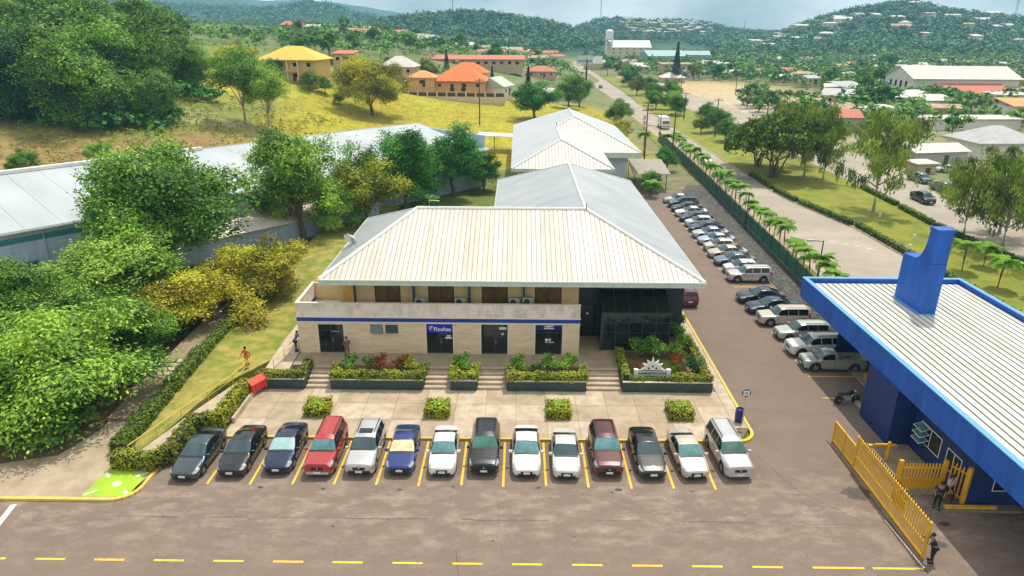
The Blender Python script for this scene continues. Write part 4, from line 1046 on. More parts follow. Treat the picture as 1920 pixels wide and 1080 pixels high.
# ------------------------------------------------------------------ green mesh fence with posts
m_net = plain('green_net', (.012, .10, .065), .8)
_nt = m_net.node_tree; _tr = _nt.nodes.new('ShaderNodeBsdfTransparent'); _mx = _nt.nodes.new('ShaderNodeMixShader'); _mx.inputs['Fac'].default_value = .22
_nt.links.new(_nt.nodes['Principled BSDF'].outputs['BSDF'], _mx.inputs[1]); _nt.links.new(_tr.outputs['BSDF'], _mx.inputs[2]); _nt.links.new(_mx.outputs['Shader'], _nt.nodes['Material Output'].inputs['Surface'])
m_fp = plain('fence_post_green', (.01, .045, .035), .6)
FN = empty('mesh_fence', (0, 0, 0), label='green netted security fence along the highway verge', cat='fence')
fpts = [(30.0 + (y - 66) * .05 if y < 120 else 32.7 + (y - 120) * .035, y) for y in range(55, 172, 3)]
for i, (x, y) in enumerate(fpts):
    MB().box(x - .05, x + .05, y - .05, y + .05, 0, 2.35).build('post', m_fp, FN)
    if i < len(fpts) - 1:
        x2, y2 = fpts[i + 1]
        MB().add([(x + .01, y + .06, .55), (x2 + .01, y2 - .06, .55), (x2 + .01, y2 - .06, 2.15), (x + .01, y + .06, 2.15), (x - .01, y + .06, .55), (x2 - .01, y2 - .06, .55), (x2 - .01, y2 - .06, 2.15), (x - .01, y + .06, 2.15)],
                 [(0, 1, 2, 3), (7, 6, 5, 4), (3, 2, 6, 7)]).build('net_panel', m_net, FN)
        MB().box(min(x, x2) - .09, max(x, x2) + .09, y + .055, y2 - .055, 0, .5).build('base_wall', mat('dark_concrete', (.05, .06, .055), .9), FN)
        MB().tube([(x, y + .05, 2.25), (x2, y2 - .05, 2.25)], .03, 5).build('top_rail', m_fp, FN)
gs = sheet('gravel_strip', [(27.45, 44.5), (28.6, 48.5), (28.9, 56), (29.8, 66), (32.4, 118), (29.5, 118), (27.45, 112)], 0.05, mat('gravel_bed', (.03, .03, .026), .95, col2=(.14, .13, .115), scale=5, detail=6, bump=.8, bscale=9))
# loose stones: nobody could count them
stv, stf = [], []
_o = np.array([(1, 0, 0), (0, 1, 0), (-1, 0, 0), (0, -1, 0), (0, 0, 1), (0, 0, -.4)], float)
_of = np.array([(0, 1, 4), (1, 2, 4), (2, 3, 4), (3, 0, 4), (1, 0, 5), (2, 1, 5), (3, 2, 5), (0, 3, 5)])
k = 0
for _ in range(2600):
    y = rng.uniform(46, 114); x = rng.uniform(27.6, 29.6 + (y - 66) * .045)
    s = rng.uniform(.06, .17)
    stv.append(_o * s * rng.uniform(.6, 1.4, (6, 3)) + np.array([x, y, .06])); stf.append(_of + 6 * k); k += 1
so = link(bpy.data.objects.new('gravel', np_mesh('gravel', np.concatenate(stv), np.concatenate(stf), mat('stone', (.09, .09, .085), .9, col2=(.27, .26, .245), scale=1.5))))
tag(so, 'loose grey stones between the parked cars and the fence', 'gravel', kind='stuff')
# kerb at the end of the side row
ke = empty('corner_kerb', (27.1, 47.0, 0), label='yellow kerb corner behind the silver pickup', cat='kerb')
MB().rbox((0, 0, 0), .25, 1.9, .2, R(-20)).build('kerb_stone', m_yel, ke)
pk = empty('bed_kerb', (24.75, 42.4, 0), label='pale concrete kerb edging the plant bed by the gatehouse', cat='kerb')
MB().box(-.15, .15, -2.6, 2.4, 0, .22).build('kerb_stone', m_conc2, pk)
sheet('plant_bed', [(24.95, 39.8), (24.95, 44.6), (27.4, 46), (28.5, 46), (28.5, 42.2), (26.4, 42.1), (26.4, 39.8)], .05, m_soil)
# ------------------------------------------------------------------ street lamps, poles
m_pole = plain('pole_black', (.025, .025, .025), .7); m_wood = mat('wood_pole', (.05, .04, .03), .9, col2=(.10, .08, .06), scale=2)
def lamp(x, y, h, lab, arm=-1):
    o = empty('street_lamp', (x, y, 0), label=lab, cat='street lamp', group='lamps along the mesh fence')
    MB().tube([(0, 0, 0), (0, 0, h)], [.09, .06], 8).build('post', m_pole, o)
    MB().tube([(0, 0, h - .15), (arm * 1.0, 0, h)], .035, 6).build('arm', m_pole, o)
    MB().box(min(arm * 1.0, arm * 1.75), max(arm * 1.0, arm * 1.75), -.16, .16, h - .08, h + .10).build('lamp_head', m_grey, o)
lamp(32.2, 69.0, 4.7, 'street lamp with pale head standing over the nearest palms')
lamp(30.9, 89.6, 5.2, 'dark street lamp in the middle of the palm row', -1)
def utility(x, y, h, lab, z=None, cross=1, parts=True):
    z = tz(x, y) if z is None else z
    o = empty('utility_pole', (x, y, z), label=lab, cat='utility pole', group='utility poles')
    MB().tube([(0, 0, 0), (0, 0, h)], [.17, .11], 8).build('pole', m_wood, o)
    for k in range(cross): MB().box(-1.1, 1.1, -.06, .06, h - .5 - k * .9, h - .36 - k * .9).build('crossarm', m_wood, o)
    for s in (-.9, 0, .9): MB().lathe([(.05, 0), (.08, .1), (.03, .2)], (s, 0, h - .36), 6).build('insulator', m_grey, o)
    return o
utility(-9.7, 178, 11.5, 'tall dark wooden utility pole in the yellow field', cross=1)
up1 = utility(26.1, 141, 11.5, 'left post of the dark twin-pole transformer frame', 0, 2)
up2 = utility(31.3, 139, 10.2, 'right post of the dark twin-pole transformer frame', 0, 1)
MB().tube([(.2, 0, 9.6), (4.9, -2, 9.6)], .07, 6).build('tie_beam', m_wood, up1); MB().tube([(.2, 0, 7.2), (4.9, -2, 7.2)], .07, 6).build('tie_beam', m_wood, up1)
MB().tube([(2.6, -1, 9.5), (2.6, -1, 5.0)], .08, 6).build('hanger', m_wood, up1)
for k in range(3): MB().lathe([(.25, 0), (.28, .1), (.28, .8), (.2, .9)], (-.55, 0, 8.4 - k * .0 - 1.1 * k), 8).build('transformer', m_grey, up1)
utility(50.0, 176, 9.5, 'thin dark pole on the median grass left of the umbrella tree', 0)
utility(50.3, 212, 8, 'far pole on the median beside the road', 0)
utility(84, 250, 9, 'pole beside the sandy yard', 0); utility(92, 300, 9, 'pole on the far side of the sandy yard', 0); utility(78, 340, 9, 'pole where the sandy lot begins', 0)
# ------------------------------------------------------------------ cars
def paint(name, col, metal=0.15, rough=0.32):
    m = mat('paint_' + name, col, rough, var=.05, scale=.8, metal=metal, spec=.5, coat=.7)
    return m
PAINT = {'graphite': paint('graphite', (.055, .07, .085), .5), 'black': paint('black', (.006, .007, .010), .1), 'navy': paint('navy', (.006, .016, .055), .3),
         'red': paint('red', (.36, .025, .025), .1), 'silver': paint('silver', (.50, .50, .50), .5), 'royal': paint('royal', (.006, .030, .16), .3),
         'white': paint('white', (.62, .61, .58), 0), 'pearl': paint('pearl', (.52, .51, .48), .1), 'maroon': paint('maroon', (.085, .022, .026), .3),
         'champagne': paint('champagne', (.50, .45, .37), .4), 'wine': paint('wine', (.11, .012, .022), .2), 'slate': paint('slate', (.12, .17, .22), .4),
         'iceblue': paint('iceblue', (.38, .48, .58), .4), 'sage': paint('sage', (.42, .45, .40), .4), 'beige': paint('beige', (.55, .50, .40), .2)}
m_cgl = mat('car_glass', (.010, .035, .045), .06, col2=(.016, .055, .068), scale=1.5, spec=.9)
m_cgs = mat('car_side_glass', (.006, .010, .012), .08, var=.1, spec=.6)
m_tyre = mat('tyre_rubber', (.018, .018, .018), .85)
m_rim = plain('alloy_rim', (.42, .43, .44), .35, metal=.6)
m_hl = mat('headlight_lens', (.16, .19, .20), .1, col2=(.62, .66, .66), scale=7, spec=.9)
m_tl = plain('tail_lens', (.40, .012, .012), .2)
m_blk = plain('black_trim', (.012, .012, .013), .5)
m_plate = plain('number_plate', (.60, .66, .66), .5)
m_chr = plain('chrome', (.62, .62, .62), .2, metal=.8)
m_int = mat('shade_silver', (.55, .46, .26), .4, var=.2, scale=3)

def car_spec(kind):
    if kind == 'sedan': return dict(L=4.55, W=1.76, prof=[(2.275, .62), (2.2, .70), (1.9, .80), (.98, .95), (.18, 1.40), (-.3, 1.445), (-.75, 1.41), (-1.70, 1.06), (-2.15, 1.0), (-2.275, .80)],
        belt=[(2.3, .64), (1.0, .90), (-1.7, .99), (-2.3, .90)], wx=(1.38, -1.32), wr=.31, ws=(.93, .22), rw=(-.80, -1.63), side=[(.70, -.25), (-.31, -1.12)], rails=False, front='sedan')
    if kind == 'oldsedan': return dict(L=4.45, W=1.70, prof=[(2.225, .66), (2.16, .74), (.95, .91), (.20, 1.33), (-.3, 1.37), (-.72, 1.345), (-1.55, 1.0), (-2.12, .95), (-2.225, .84)],
        belt=[(2.3, .68), (1.0, .87), (-1.5, .94), (-2.3, .88)], wx=(1.32, -1.28), wr=.29, ws=(.9, .24), rw=(-.77, -1.49), side=[(.66, -.24), (-.30, -1.0)], rails=False, front='sedan')
    if kind == 'suv': return dict(L=4.5, W=1.82, prof=[(2.25, .80), (2.18, .93), (1.9, 1.0), (.92, 1.12), (.22, 1.60), (-.15, 1.68), (-1.5, 1.67), (-1.92, 1.60), (-2.12, 1.15), (-2.25, .85)],
        belt=[(2.3, .84), (.95, 1.04), (-1.9, 1.14), (-2.3, 1.0)], wx=(1.38, -1.32), wr=.36, ws=(.87, .26), rw=(-1.94, -2.10), side=[(.64, -.22), (-.28, -1.05), (-1.12, -1.72)], rails=True, front='suv')
    if kind == 'boxsuv': return dict(L=4.55, W=1.80, prof=[(2.275, .86), (2.22, 1.0), (.98, 1.10), (.46, 1.62), (.1, 1.72), (-1.9, 1.73), (-2.13, 1.66), (-2.22, 1.15), (-2.275, .85)],
        belt=[(2.3, .88), (1.0, 1.05), (-2.1, 1.10), (-2.3, 1.0)], wx=(1.40, -1.36), wr=.38, ws=(.94, .49), rw=(-2.14, -2.215), side=[(.74, -.12), (-.18, -1.0), (-1.08, -1.92)], rails=True, front='suv')
    if kind == 'hatch': return dict(L=4.0, W=1.70, prof=[(2.0, .66), (1.93, .76), (1.0, .96), (.25, 1.45), (-.2, 1.50), (-1.2, 1.45), (-1.75, 1.02), (-1.92, .95), (-2.0, .75)],
        belt=[(2.0, .7), (1.0, .92), (-1.7, 1.02), (-2.0, .9)], wx=(1.22, -1.2), wr=.30, ws=(.95, .30), rw=(-1.26, -1.70), side=[(.72, -.15), (-.21, -1.05)], rails=False, front='sedan')
    if kind == 'wagon': return dict(L=4.6, W=1.74, prof=[(2.3, .68), (2.22, .80), (1.05, .98), (.40, 1.46), (0, 1.53), (-1.7, 1.52), (-2.08, 1.44), (-2.22, 1.0), (-2.3, .8)],
        belt=[(2.3, .72), (1.0, .93), (-2.0, 1.0), (-2.3, .9)], wx=(1.38, -1.38), wr=.32, ws=(1.0, .44), rw=(-2.09, -2.20), side=[(.80, -.1), (-.16, -1.0), (-1.07, -1.9)], rails=True, front='sedan')
    if kind == 'pickup': return dict(L=5.0, W=1.72, prof=[(2.5, .80), (2.42, .92), (1.45, 1.02), (.92, 1.48), (.55, 1.56), (.02, 1.54), (-.14, 1.06), (-2.42, 1.04), (-2.5, .9)],
        belt=[(2.5, .84), (1.4, 1.0), (-2.4, 1.03), (-2.5, 1.0)], wx=(1.62, -1.42), wr=.37, ws=(1.40, .95), rw=(.0, -.12), side=[(1.18, .20)], rails=False, front='suv', bed=(-.25, -2.4))
    if kind == 'doublecab': return dict(L=5.2, W=1.80, prof=[(2.6, .86), (2.52, 1.0), (1.6, 1.10), (1.1, 1.60), (.75, 1.70), (-.55, 1.68), (-.85, 1.15), (-2.5, 1.12), (-2.6, .95)],
        belt=[(2.6, .9), (1.5, 1.06), (-2.5, 1.11), (-2.6, 1.0)], wx=(1.65, -1.55), wr=.39, ws=(1.55, 1.14), rw=(-.58, -.82), side=[(1.35, .45), (.38, -.42)], rails=False, front='suv', bed=(-1.0, -2.48))

def car_meshes(kind):
    S = car_spec(kind); L_, W = S['L'], S['W']; hw = W / 2
    px, pz = zip(*sorted(S['prof'])); bx, bz = zip(*sorted(S['belt']))
    sill = .24 if S['front'] == 'suv' else .20
    def ring(x):
        t = abs(x) / (L_ / 2)
        d = L_ / 2 - abs(x)
        er, el_ = (.58, .70) if S['front'] == 'sedan' else (.42, .77)
        w = hw * (el_ + (1 - el_) * (1 - (1 - min(1.0, d / er)) ** 2) ** .5 if d < er else 1.0) * (1 - .03 * max(0, t - .5))
        zt = float(np.interp(x, px, pz)); zb = min(float(np.interp(x, bx, bz)), zt - .015)
        sl = sill + (.10 * max(0, (t - .86) / .14))
        za = 0.0
        for wx in S['wx']:
            dx = abs(x - wx); ra = S['wr'] + .085
            if dx < ra: za = max(za, S['wr'] + math.sqrt(ra * ra - dx * dx))
        z0, z1, z2 = max(sl, za), max(sl + .10, za + .02), max(sl + .30, za + .05)
        z3 = max(zb - .10, z2 + .03)
        cab = zt - zb
        y5 = w * .945 - cab * .40 if cab > .06 else w * .84
        if cab <= .2: y5 = min(y5, w * .86)
        return [(w * .93, z0), (w * .985, z1), (w, z2), (w * .985, z3), (w * .945, max(zb, z3 + .02)), (y5, zt - min(.05, max(.006, cab * .25))), (y5 * .82, zt), (0.0, zt + .018)]
    def Spt(x, v, side=1):
        r = ring(x); i = min(int(v), 6); f = v - i
        y = r[i][0] * (1 - f) + r[i + 1][0] * f; z = r[i][1] * (1 - f) + r[i + 1][1] * f
        return Vector((x, y * side, z))
    xs_ = sorted(set([round(q, 4) for q in np.linspace(-L_ / 2, L_ / 2, 54)] + [round(q, 4) for q in px] + [L_ / 2 - .05, -L_ / 2 + .05, L_ / 2 - .12, -L_ / 2 + .12]))
    out = {}
    b = MB(); n = 15
    for x in xs_:
        r = ring(x)
        b.v += [(x, y, z) for y, z in r] + [(x, -y, z) for y, z in r[-2::-1]]
    for i in range(len(xs_) - 1):
        bed = S.get('bed')
        for k in range(n - 1):
            if bed and bed[1] < (xs_[i] + xs_[i + 1]) / 2 < bed[0] and 5 <= k <= 8: continue
            b.f.append((i * n + k, i * n + k + 1, (i + 1) * n + k + 1, (i + 1) * n + k)); b.m.append(0)
    b.f.append(tuple(range(n))[::-1]); b.m.append(0)
    b.f.append(tuple(range((len(xs_) - 1) * n, len(xs_) * n))); b.m.append(0)
    out['body'] = b
    u = MB().box(-L_ / 2 + .15, L_ / 2 - .15, -hw * .80, hw * .80, .20, .62)
    out['underbody'] = u
    def patch(x0, x1, v0, v1, off, sides=(1,), nx=6, nv=4, wrap=False):
        m = MB()
        vs_ = list(np.linspace(v0, v1, nv + 1))
        cols_ = [(v, 1) for v in vs_]
        if wrap: cols_ = cols_ + [(v, -1) for v in vs_[-2::-1]]
        for sd in sides:
            g_ = []
            for i in range(nx + 1):
                x = x0 + (x1 - x0) * i / nx
                row = []
                for (v, s) in cols_:
                    p = Spt(x, v, s * sd)
                    e = .02
                    tx = Spt(x + e, v, s * sd) - Spt(x - e, v, s * sd)
                    tv = Spt(x, min(v + e, 7), s * sd) - Spt(x, v - e, s * sd)
                    nn = tx.cross(tv) * (1 if s * sd > 0 else -1)
                    nn = nn.normalized() if nn.length > 1e-9 else Vector((0, 0, 1))
                    if nn.dot(Vector((p.x * .3, p.y, p.z - .6))) < 0: nn = -nn
                    row.append(p + nn * off)
                g_.append(row)
            nc = len(cols_)
            fl = []
            for i in range(nx):
                for k in range(nc - 1):
                    q = (i * nc + k, i * nc + k + 1, (i + 1) * nc + k + 1, (i + 1) * nc + k)
                    fl.append(q)
            m.add([p for r_ in g_ for p in r_], fl)
        return m
    a, c = S['ws']; out['windscreen'] = patch(c, a, 4.97, 7, .012, nv=4, wrap=True)
    a, c = S['rw']; out['rear_window'] = patch(c, a, 5.0, 7, .012, nv=4, wrap=True)
    out['side'] = [patch(q, p, 4.10, 4.90, .010, (sd,), 6, 2) for (p, q) in S['side'] for sd in (1, -1)]
    f = L_ / 2
    hv = (3.2, 4.7)
    out['head'] = [patch(f - .52, f - .04, 3.1, 4.95, .012, (sd,), 4, 3) for sd in (1, -1)]
    out['tail'] = [patch(-f + .05, -f + .28, 2.9, 4.3, .012, (sd,), 4, 3) for sd in (1, -1)]
    zh = float(np.interp(f, px, pz))
    gr = MB().box(f - .04, f + .012, -hw * .40, hw * .40, zh - .24, zh - .06)
    out['grille'] = gr
    out['badge'] = MB().lathe([(.055, f + .012), (.055, f + .022)], (0, 0, zh - .13), 10, 'X')
    cx_ = S['ws'][0]
    out['cowl'] = patch(cx_ + .01, cx_ + .13, 5.05, 7, .010, nx=2, nv=4, wrap=True)
    bp = MB().box(f - .06, f + .045, -hw * .74, hw * .74, .34, .50) if S['front'] == 'suv' else MB().box(f - .05, f + .03, -hw * .62, hw * .62, .25, .40)
    out['bumper'] = bp
    out['plate'] = MB().box(f + .046, f + .056, -.20, .20, .40, .54)
    out['rearplate'] = MB().box(-f - .015, -f - .004, -.2, .2, .62, .76)
    a = S['ws'][0] - .12
    zb = float(np.interp(a, bx, bz))
    out['mirror'] = [MB().box(a - .08, a + .06, sd * hw + (0.0 if sd > 0 else -.2), sd * hw + (.2 if sd > 0 else 0.0), zb + .0, zb + .14) for sd in (1, -1)]
    rl = []
    if S['rails']:
        for sd in (1, -1):
            r0, r1 = S['ws'][1] - .35, S['rw'][0] + .15
            pts = [Spt(r0 + (r1 - r0) * k / 5, 5.8, sd) + Vector((0, 0, .055)) for k in range(6)]
            rl.append(MB().tube(pts, .022, 5))
    out['rails'] = rl
    gp_ = MB()
    edges_ = [S['side'][0][0] + .02] + [q for (_, q) in S['side']][:2]
    for sd in (1, -1):
        for xe in edges_:
            if all(abs(xe - wx) > S['wr'] + .1 for wx in S['wx']):
                pm = patch(xe - .010, xe + .010, 1.1, 4.05, .006, (sd,), 1, 4); gp_.add(pm.v, pm.f)
        pm = patch(S['ws'][0] + .12, f - .10, 5.02, 5.10, .006, (sd,), 6, 1); gp_.add(pm.v, pm.f)
    out['gaps'] = gp_
    out['handle'] = []
    for sd in (1, -1):
        for (_, q) in S['side'][:2]:
            p_ = Spt(q + .16, 3.5, sd); out['handle'].append(MB().box(p_.x - .08, p_.x + .08, p_.y - .015, p_.y + .015, p_.z - .015, p_.z + .015))
    if S.get('bed'):
        x1, x0 = S['bed']; out['bed'] = MB().box(x0, x1, -hw * .78, hw * .78, .60, .64).box(x0, x1, -hw * .84, -hw * .79, .64, 1.03).box(x0, x1, hw * .79, hw * .84, .64, 1.03).box(x0, x0 + .05, -hw * .79, hw * .79, .64, 1.02).box(x1 - .05, x1, -hw * .79, hw * .79, .64, 1.02)
    rp = S['wr']
    out['wheel'] = MB().lathe([(rp * .60, -.095), (rp * .90, -.105), (rp, -.07), (rp, .07), (rp * .90, .105), (rp * .60, .095)], (0, 0, 0), 20, 'Y')
    rm = MB().lathe([(rp * .63, -.085), (rp * .63, .085)], (0, 0, 0), 16, 'Y')
    for k in range(5):
        a_ = 2 * math.pi * k / 5
        for s in (-1, 1):
            t = Vector((math.cos(a_), 0, math.sin(a_))); w_ = Vector((-t.z, 0, t.x)) * rp * .10
            y0 = s * .086; y1 = s * .105
            pp = [t * rp * .12 - w_, t * rp * .60 - w_, t * rp * .60 + w_, t * rp * .12 + w_]
            rm.add([(p.x, y0, p.z) for p in pp] + [(p.x, y1, p.z) for p in pp], [(4, 5, 6, 7) if s < 0 else (7, 6, 5, 4), (0, 1, 5, 4), (1, 2, 6, 5), (2, 3, 7, 6), (3, 0, 4, 7)])
    out['rim'] = rm
    out['spec'] = S
    return out

CARS = {}
def build_car(kind, x, y, heading, colour, label, group=None, cat='car', shade=None, z=0.0, roof_glass=False):
    """heading: direction of the car's nose, radians from +X"""
    root = empty({'sedan': 'sedan', 'oldsedan': 'sedan', 'suv': 'suv', 'boxsuv': 'suv', 'hatch': 'hatchback', 'wagon': 'station_wagon', 'pickup': 'pickup_truck', 'doublecab': 'pickup_truck'}[kind],
                 (x, y, z + .004), heading, label, cat, group)
    if kind not in CARS:
        q = car_meshes(kind); S = q['spec']; P = []
        def A(nm, mb, m, smooth=None, par=None, loc=None, painted=False):
            P.append((nm, mb.mesh('car_' + kind + '_' + nm, m, smooth), par, loc, painted)); return len(P) - 1
        A('body', q['body'], PAINT['white'], 38, None, None, True)
        A('underbody', q['underbody'], m_blk)
        A('windscreen', q['windscreen'], m_cgl, 60)
        A('rear_window', q['rear_window'], m_cgs, 60)
        for s in q['side']: A('side_window', s, m_cgs, 60)
        for s in q['head']: A('headlight', s, m_hl, 60)
        for s in q['tail']: A('tail_light', s, m_tl, 60)
        A('grille', q['grille'], m_blk); A('cowl', q['cowl'], m_blk); A('badge', q['badge'], m_chr)
        A('bumper', q['bumper'], m_grey if kind == 'boxsuv' else m_blk)
        A('number_plate', q['plate'], m_plate); A('number_plate', q['rearplate'], m_plate)
        for s in q['mirror']: A('mirror', s, PAINT['white'], None, None, None, True)
        for s in q['rails']: A('roof_rail', s, m_blk)
        A('panel_gap', q['gaps'], m_blk)
        for s in q['handle']: A('door_handle', s, m_chr)
        if 'bed' in q: A('cargo_bed', q['bed'], PAINT['white'], None, None, None, True)
        wm = q['wheel'].mesh('wheel_' + kind, m_tyre, 40); rmm = q['rim'].mesh('rim_' + kind, m_rim, 40)
        wy = S['W'] / 2 - .11
        for wx in S['wx']:
            for sd in (1, -1):
                P.append(('wheel', wm, None, (wx, sd * wy, S['wr']), False)); P.append(('rim', rmm, len(P) - 1, (0, 0, 0), False))
        CARS[kind] = P
    made = []
    for (nm, me, par, loc, painted) in CARS[kind]:
        o = bpy.data.objects.new(nm, me); link(o, root if par is None else made[par])
        if loc: o.location = loc
        if painted:
            o.material_slots[0].link = 'OBJECT'; o.material_slots[0].material = PAINT[colour]
        if shade and nm == 'windscreen':
            o.material_slots[0].link = 'OBJECT'; o.material_slots[0].material = shade
        made.append(o)
    if roof_glass: MB().box(-.55, -.05, -.42, .42, 1.692, 1.704).build('sunroof', m_cgs, root)
    return root
m_shade1 = mat('gold_sunshade_glass', (.50, .40, .20), .15, col2=(.75, .66, .42), scale=2.2, spec=.8)
m_shade2 = mat('pale_sunshade_glass', (.20, .38, .40), .1, col2=(.42, .60, .60), scale=1.4, spec=.8)
m_refl_green = mat('green_reflection_glass', (.012, .07, .055), .06, col2=(.06, .19, .15), scale=1.6, spec=.8)  # green-teal reflection painted into the windscreen colour
m_refl_teal = mat('sky_reflection_glass', (.03, .11, .12), .06, col2=(.12, .28, .30), scale=1.6, spec=.8)  # teal of the reflected sky put into the glass colour
DN = R(-90)
fr = 'cars parked in the front row'
for (kind, x, y, dh, colr, lab, shd) in [
    ('sedan', -19.5, 35.75, -2, 'graphite', 'dark grey sedan at the left end of the front row by the hedge', None),
    ('sedan', -16.95, 36.15, 0, 'black', 'glossy black sedan second from the left in the front row', None),
    ('sedan', -14.35, 36.5, 1, 'navy', 'navy sedan with a pale sunshade beside the red off-roader', m_shade2),
    ('boxsuv', -11.75, 36.3, 0, 'red', 'red boxy off-roader in the front row', m_refl_teal),
    ('suv', -9.3, 36.4, 0, 'silver', 'silver crossover with sunroof beside the red off-roader', None),
    ('oldsedan', -6.95, 36.5, 1, 'royal', 'royal blue sedan with a golden sunshade', m_shade1),
    ('oldsedan', -4.4, 36.4, 1, 'white', 'white sedan between the royal blue sedan and the black crossover', m_refl_teal),
    ('suv', -1.85, 36.6, 0, 'black', 'black crossover with pale headlights in the middle of the front row', m_refl_green),
    ('sedan', .72, 36.45, 0, 'white', 'white sedan right of the black crossover with white mirrors', m_refl_teal),
    ('oldsedan', 3.15, 36.25, -1, 'pearl', 'pale silver older sedan left of the dark maroon crossover', None),
    ('suv', 5.68, 36.55, 0, 'maroon', 'dark maroon crossover with silver roof rails in the front row', m_refl_teal),
    ('sedan', 8.25, 36.4, 1, 'black', 'black sedan between the maroon crossover and the champagne sedan', None),
    ('oldsedan', 10.75, 36.35, 3, 'champagne', 'champagne sedan second from the right in the front row', m_refl_teal),
    ('boxsuv', 13.35, 36.5, 3, 'silver', 'silver boxy off-roader at the right end of the front row', m_refl_green)]:
    build_car(kind, x, y, DN + R(dh), colr, lab, fr, 'car', shd, roof_glass='sunroof' in lab)
sr = 'cars parked in the side row'
for (kind, x, y, dh, colr, lab) in [
    ('pickup', 25.35, 49.15, -2, 'sage', 'silver single-cab pickup nearest in the side row'),
    ('boxsuv', 24.95, 51.85, 3, 'white', 'white off-roader next to the silver pickup'),
    ('wagon', 25.1, 54.9, 2, 'sage', 'pale green-grey wagon third in the side row'),
    ('boxsuv', 24.55, 58.0, 0, 'champagne', 'champagne off-roader with roof rails in the side row'),
    ('sedan', 24.4, 60.8, 4, 'navy', 'blue sedan beside the champagne off-roader'),
    ('sedan', 24.3, 63.4, 0, 'black', 'dark blue-black sedan by the painted gap in the side row'),
    ('boxsuv', 25.0, 69.5, 0, 'silver', 'silver off-roader beyond the painted gap in the side row'),
    ('hatch', 25.1, 72.1, 0, 'white', 'white hatchback behind the silver off-roader'),
    ('sedan', 25.1, 74.9, 0, 'slate', 'slate blue sedan after the white hatchback in the side row'),
    ('sedan', 25.1, 77.7, 0, 'champagne', 'champagne sedan after the slate blue sedan in the side row'),
    ('hatch', 25.0, 80.3, 0, 'beige', 'beige hatchback in the middle of the side row'),
    ('sedan', 25.2, 83.0, 0, 'iceblue', 'ice blue sedan in the side row'),
    ('sedan', 25.2, 85.9, 0, 'silver', 'silver sedan after the ice blue sedan in the side row'),
    ('sedan', 25.4, 88.7, 0, 'navy', 'dark navy sedan beyond the silver sedan in the side row'),
    ('hatch', 25.2, 91.3, 0, 'pearl', 'pale hatchback in the far half of the side row'),
    ('sedan', 25.3, 94.0, 0, 'navy', 'navy sedan in the far half of the side row'),
    ('sedan', 25.3, 96.8, 0, 'white', 'white sedan near the far end of the side row'),
    ('sedan', 25.3, 99.6, 0, 'black', 'black sedan near the far end of the side row'),
    ('suv', 25.3, 102.2, 0, 'graphite', 'dark grey crossover second from the far end of the side row'),
    ('sedan', 25.2, 105.0, 0, 'silver', 'silver sedan last at the far end of the side row')]:
    build_car(kind, x, y, R(180 + dh), colr, lab, sr)
build_car('suv', 16.85, 63.6, R(90), 'wine', 'wine red people carrier parked beside the glass porch kerb')
build_car('sedan', 38.6, 140, R(-93), 'white', 'white car driving on the highway by the palms')
build_car('hatch', 38.4, 330, R(88), 'graphite', 'small dark car far along the highway')
build_car('oldsedan', 63.4, 193, R(-90), 'graphite', 'grey sedan on the far carriageway beyond the median')
build_car('doublecab', 64.4, 107, R(-92), 'black', 'black pickup driving on the far carriageway')
build_car('doublecab', 72.4, 122.5, R(-85), 'slate', 'dark pickup parked under trees beyond the far carriageway')
build_car('doublecab', 72.0, 114.5, R(-85), 'slate', 'dark pickup parked nearest beyond the far carriageway')
build_car('oldsedan', 83, 132, R(170), 'white', 'white sedan parked by the pale awnings')
build_car('sedan', 61.5, 205, R(-90), 'pearl', 'pale car on the far carriageway near the yard')
build_car('suv', 66, 236, R(90), 'silver', 'silver car farthest on the far carriageway')
build_car('hatch', 60.9, 176, R(-90), 'black', 'dark hatchback beside the median trees')
# box truck on the highway
bt = empty('box_truck', (40.2, 192, 0), R(-90), label='white box truck coming down the highway', cat='truck')
MB().box(-3.4, 1.0, -1.15, 1.15, .9, 3.1).build('cargo_box', m_wht, bt)
MB().add([(1.1, -1.1, .5), (3.1, -1.1, .5), (3.1, -1.1, 1.5), (2.6, -1.1, 2.4), (1.1, -1.1, 2.5), (1.1, 1.1, .5), (3.1, 1.1, .5), (3.1, 1.1, 1.5), (2.6, 1.1, 2.4), (1.1, 1.1, 2.5)],
         [(0, 1, 2, 3, 4), (9, 8, 7, 6, 5), (1, 6, 7, 2), (2, 7, 8, 3), (3, 8, 9, 4), (0, 5, 6, 1), (4, 9, 5, 0)]).build('cab', PAINT['white'], bt)
MB().slab([(3.08, -.95, 1.55), (3.08, .95, 1.55), (2.62, .95, 2.33), (2.62, -.95, 2.33)], .02).build('windscreen', m_cgl, bt).location = (.04, 0, .02)
for (x, s) in ((-2.2, 1), (-2.2, -1), (2.1, 1), (2.1, -1)): MB().lathe([(.25, -.12), (.45, -.1), (.45, .1), (.25, .12)], (x, s * 1.0, .45), 14, 'Y').build('wheel', m_tyre, bt)
MB().box(-3.3, 2.8, -.5, .5, .55, .9).build('chassis', m_blk, bt)
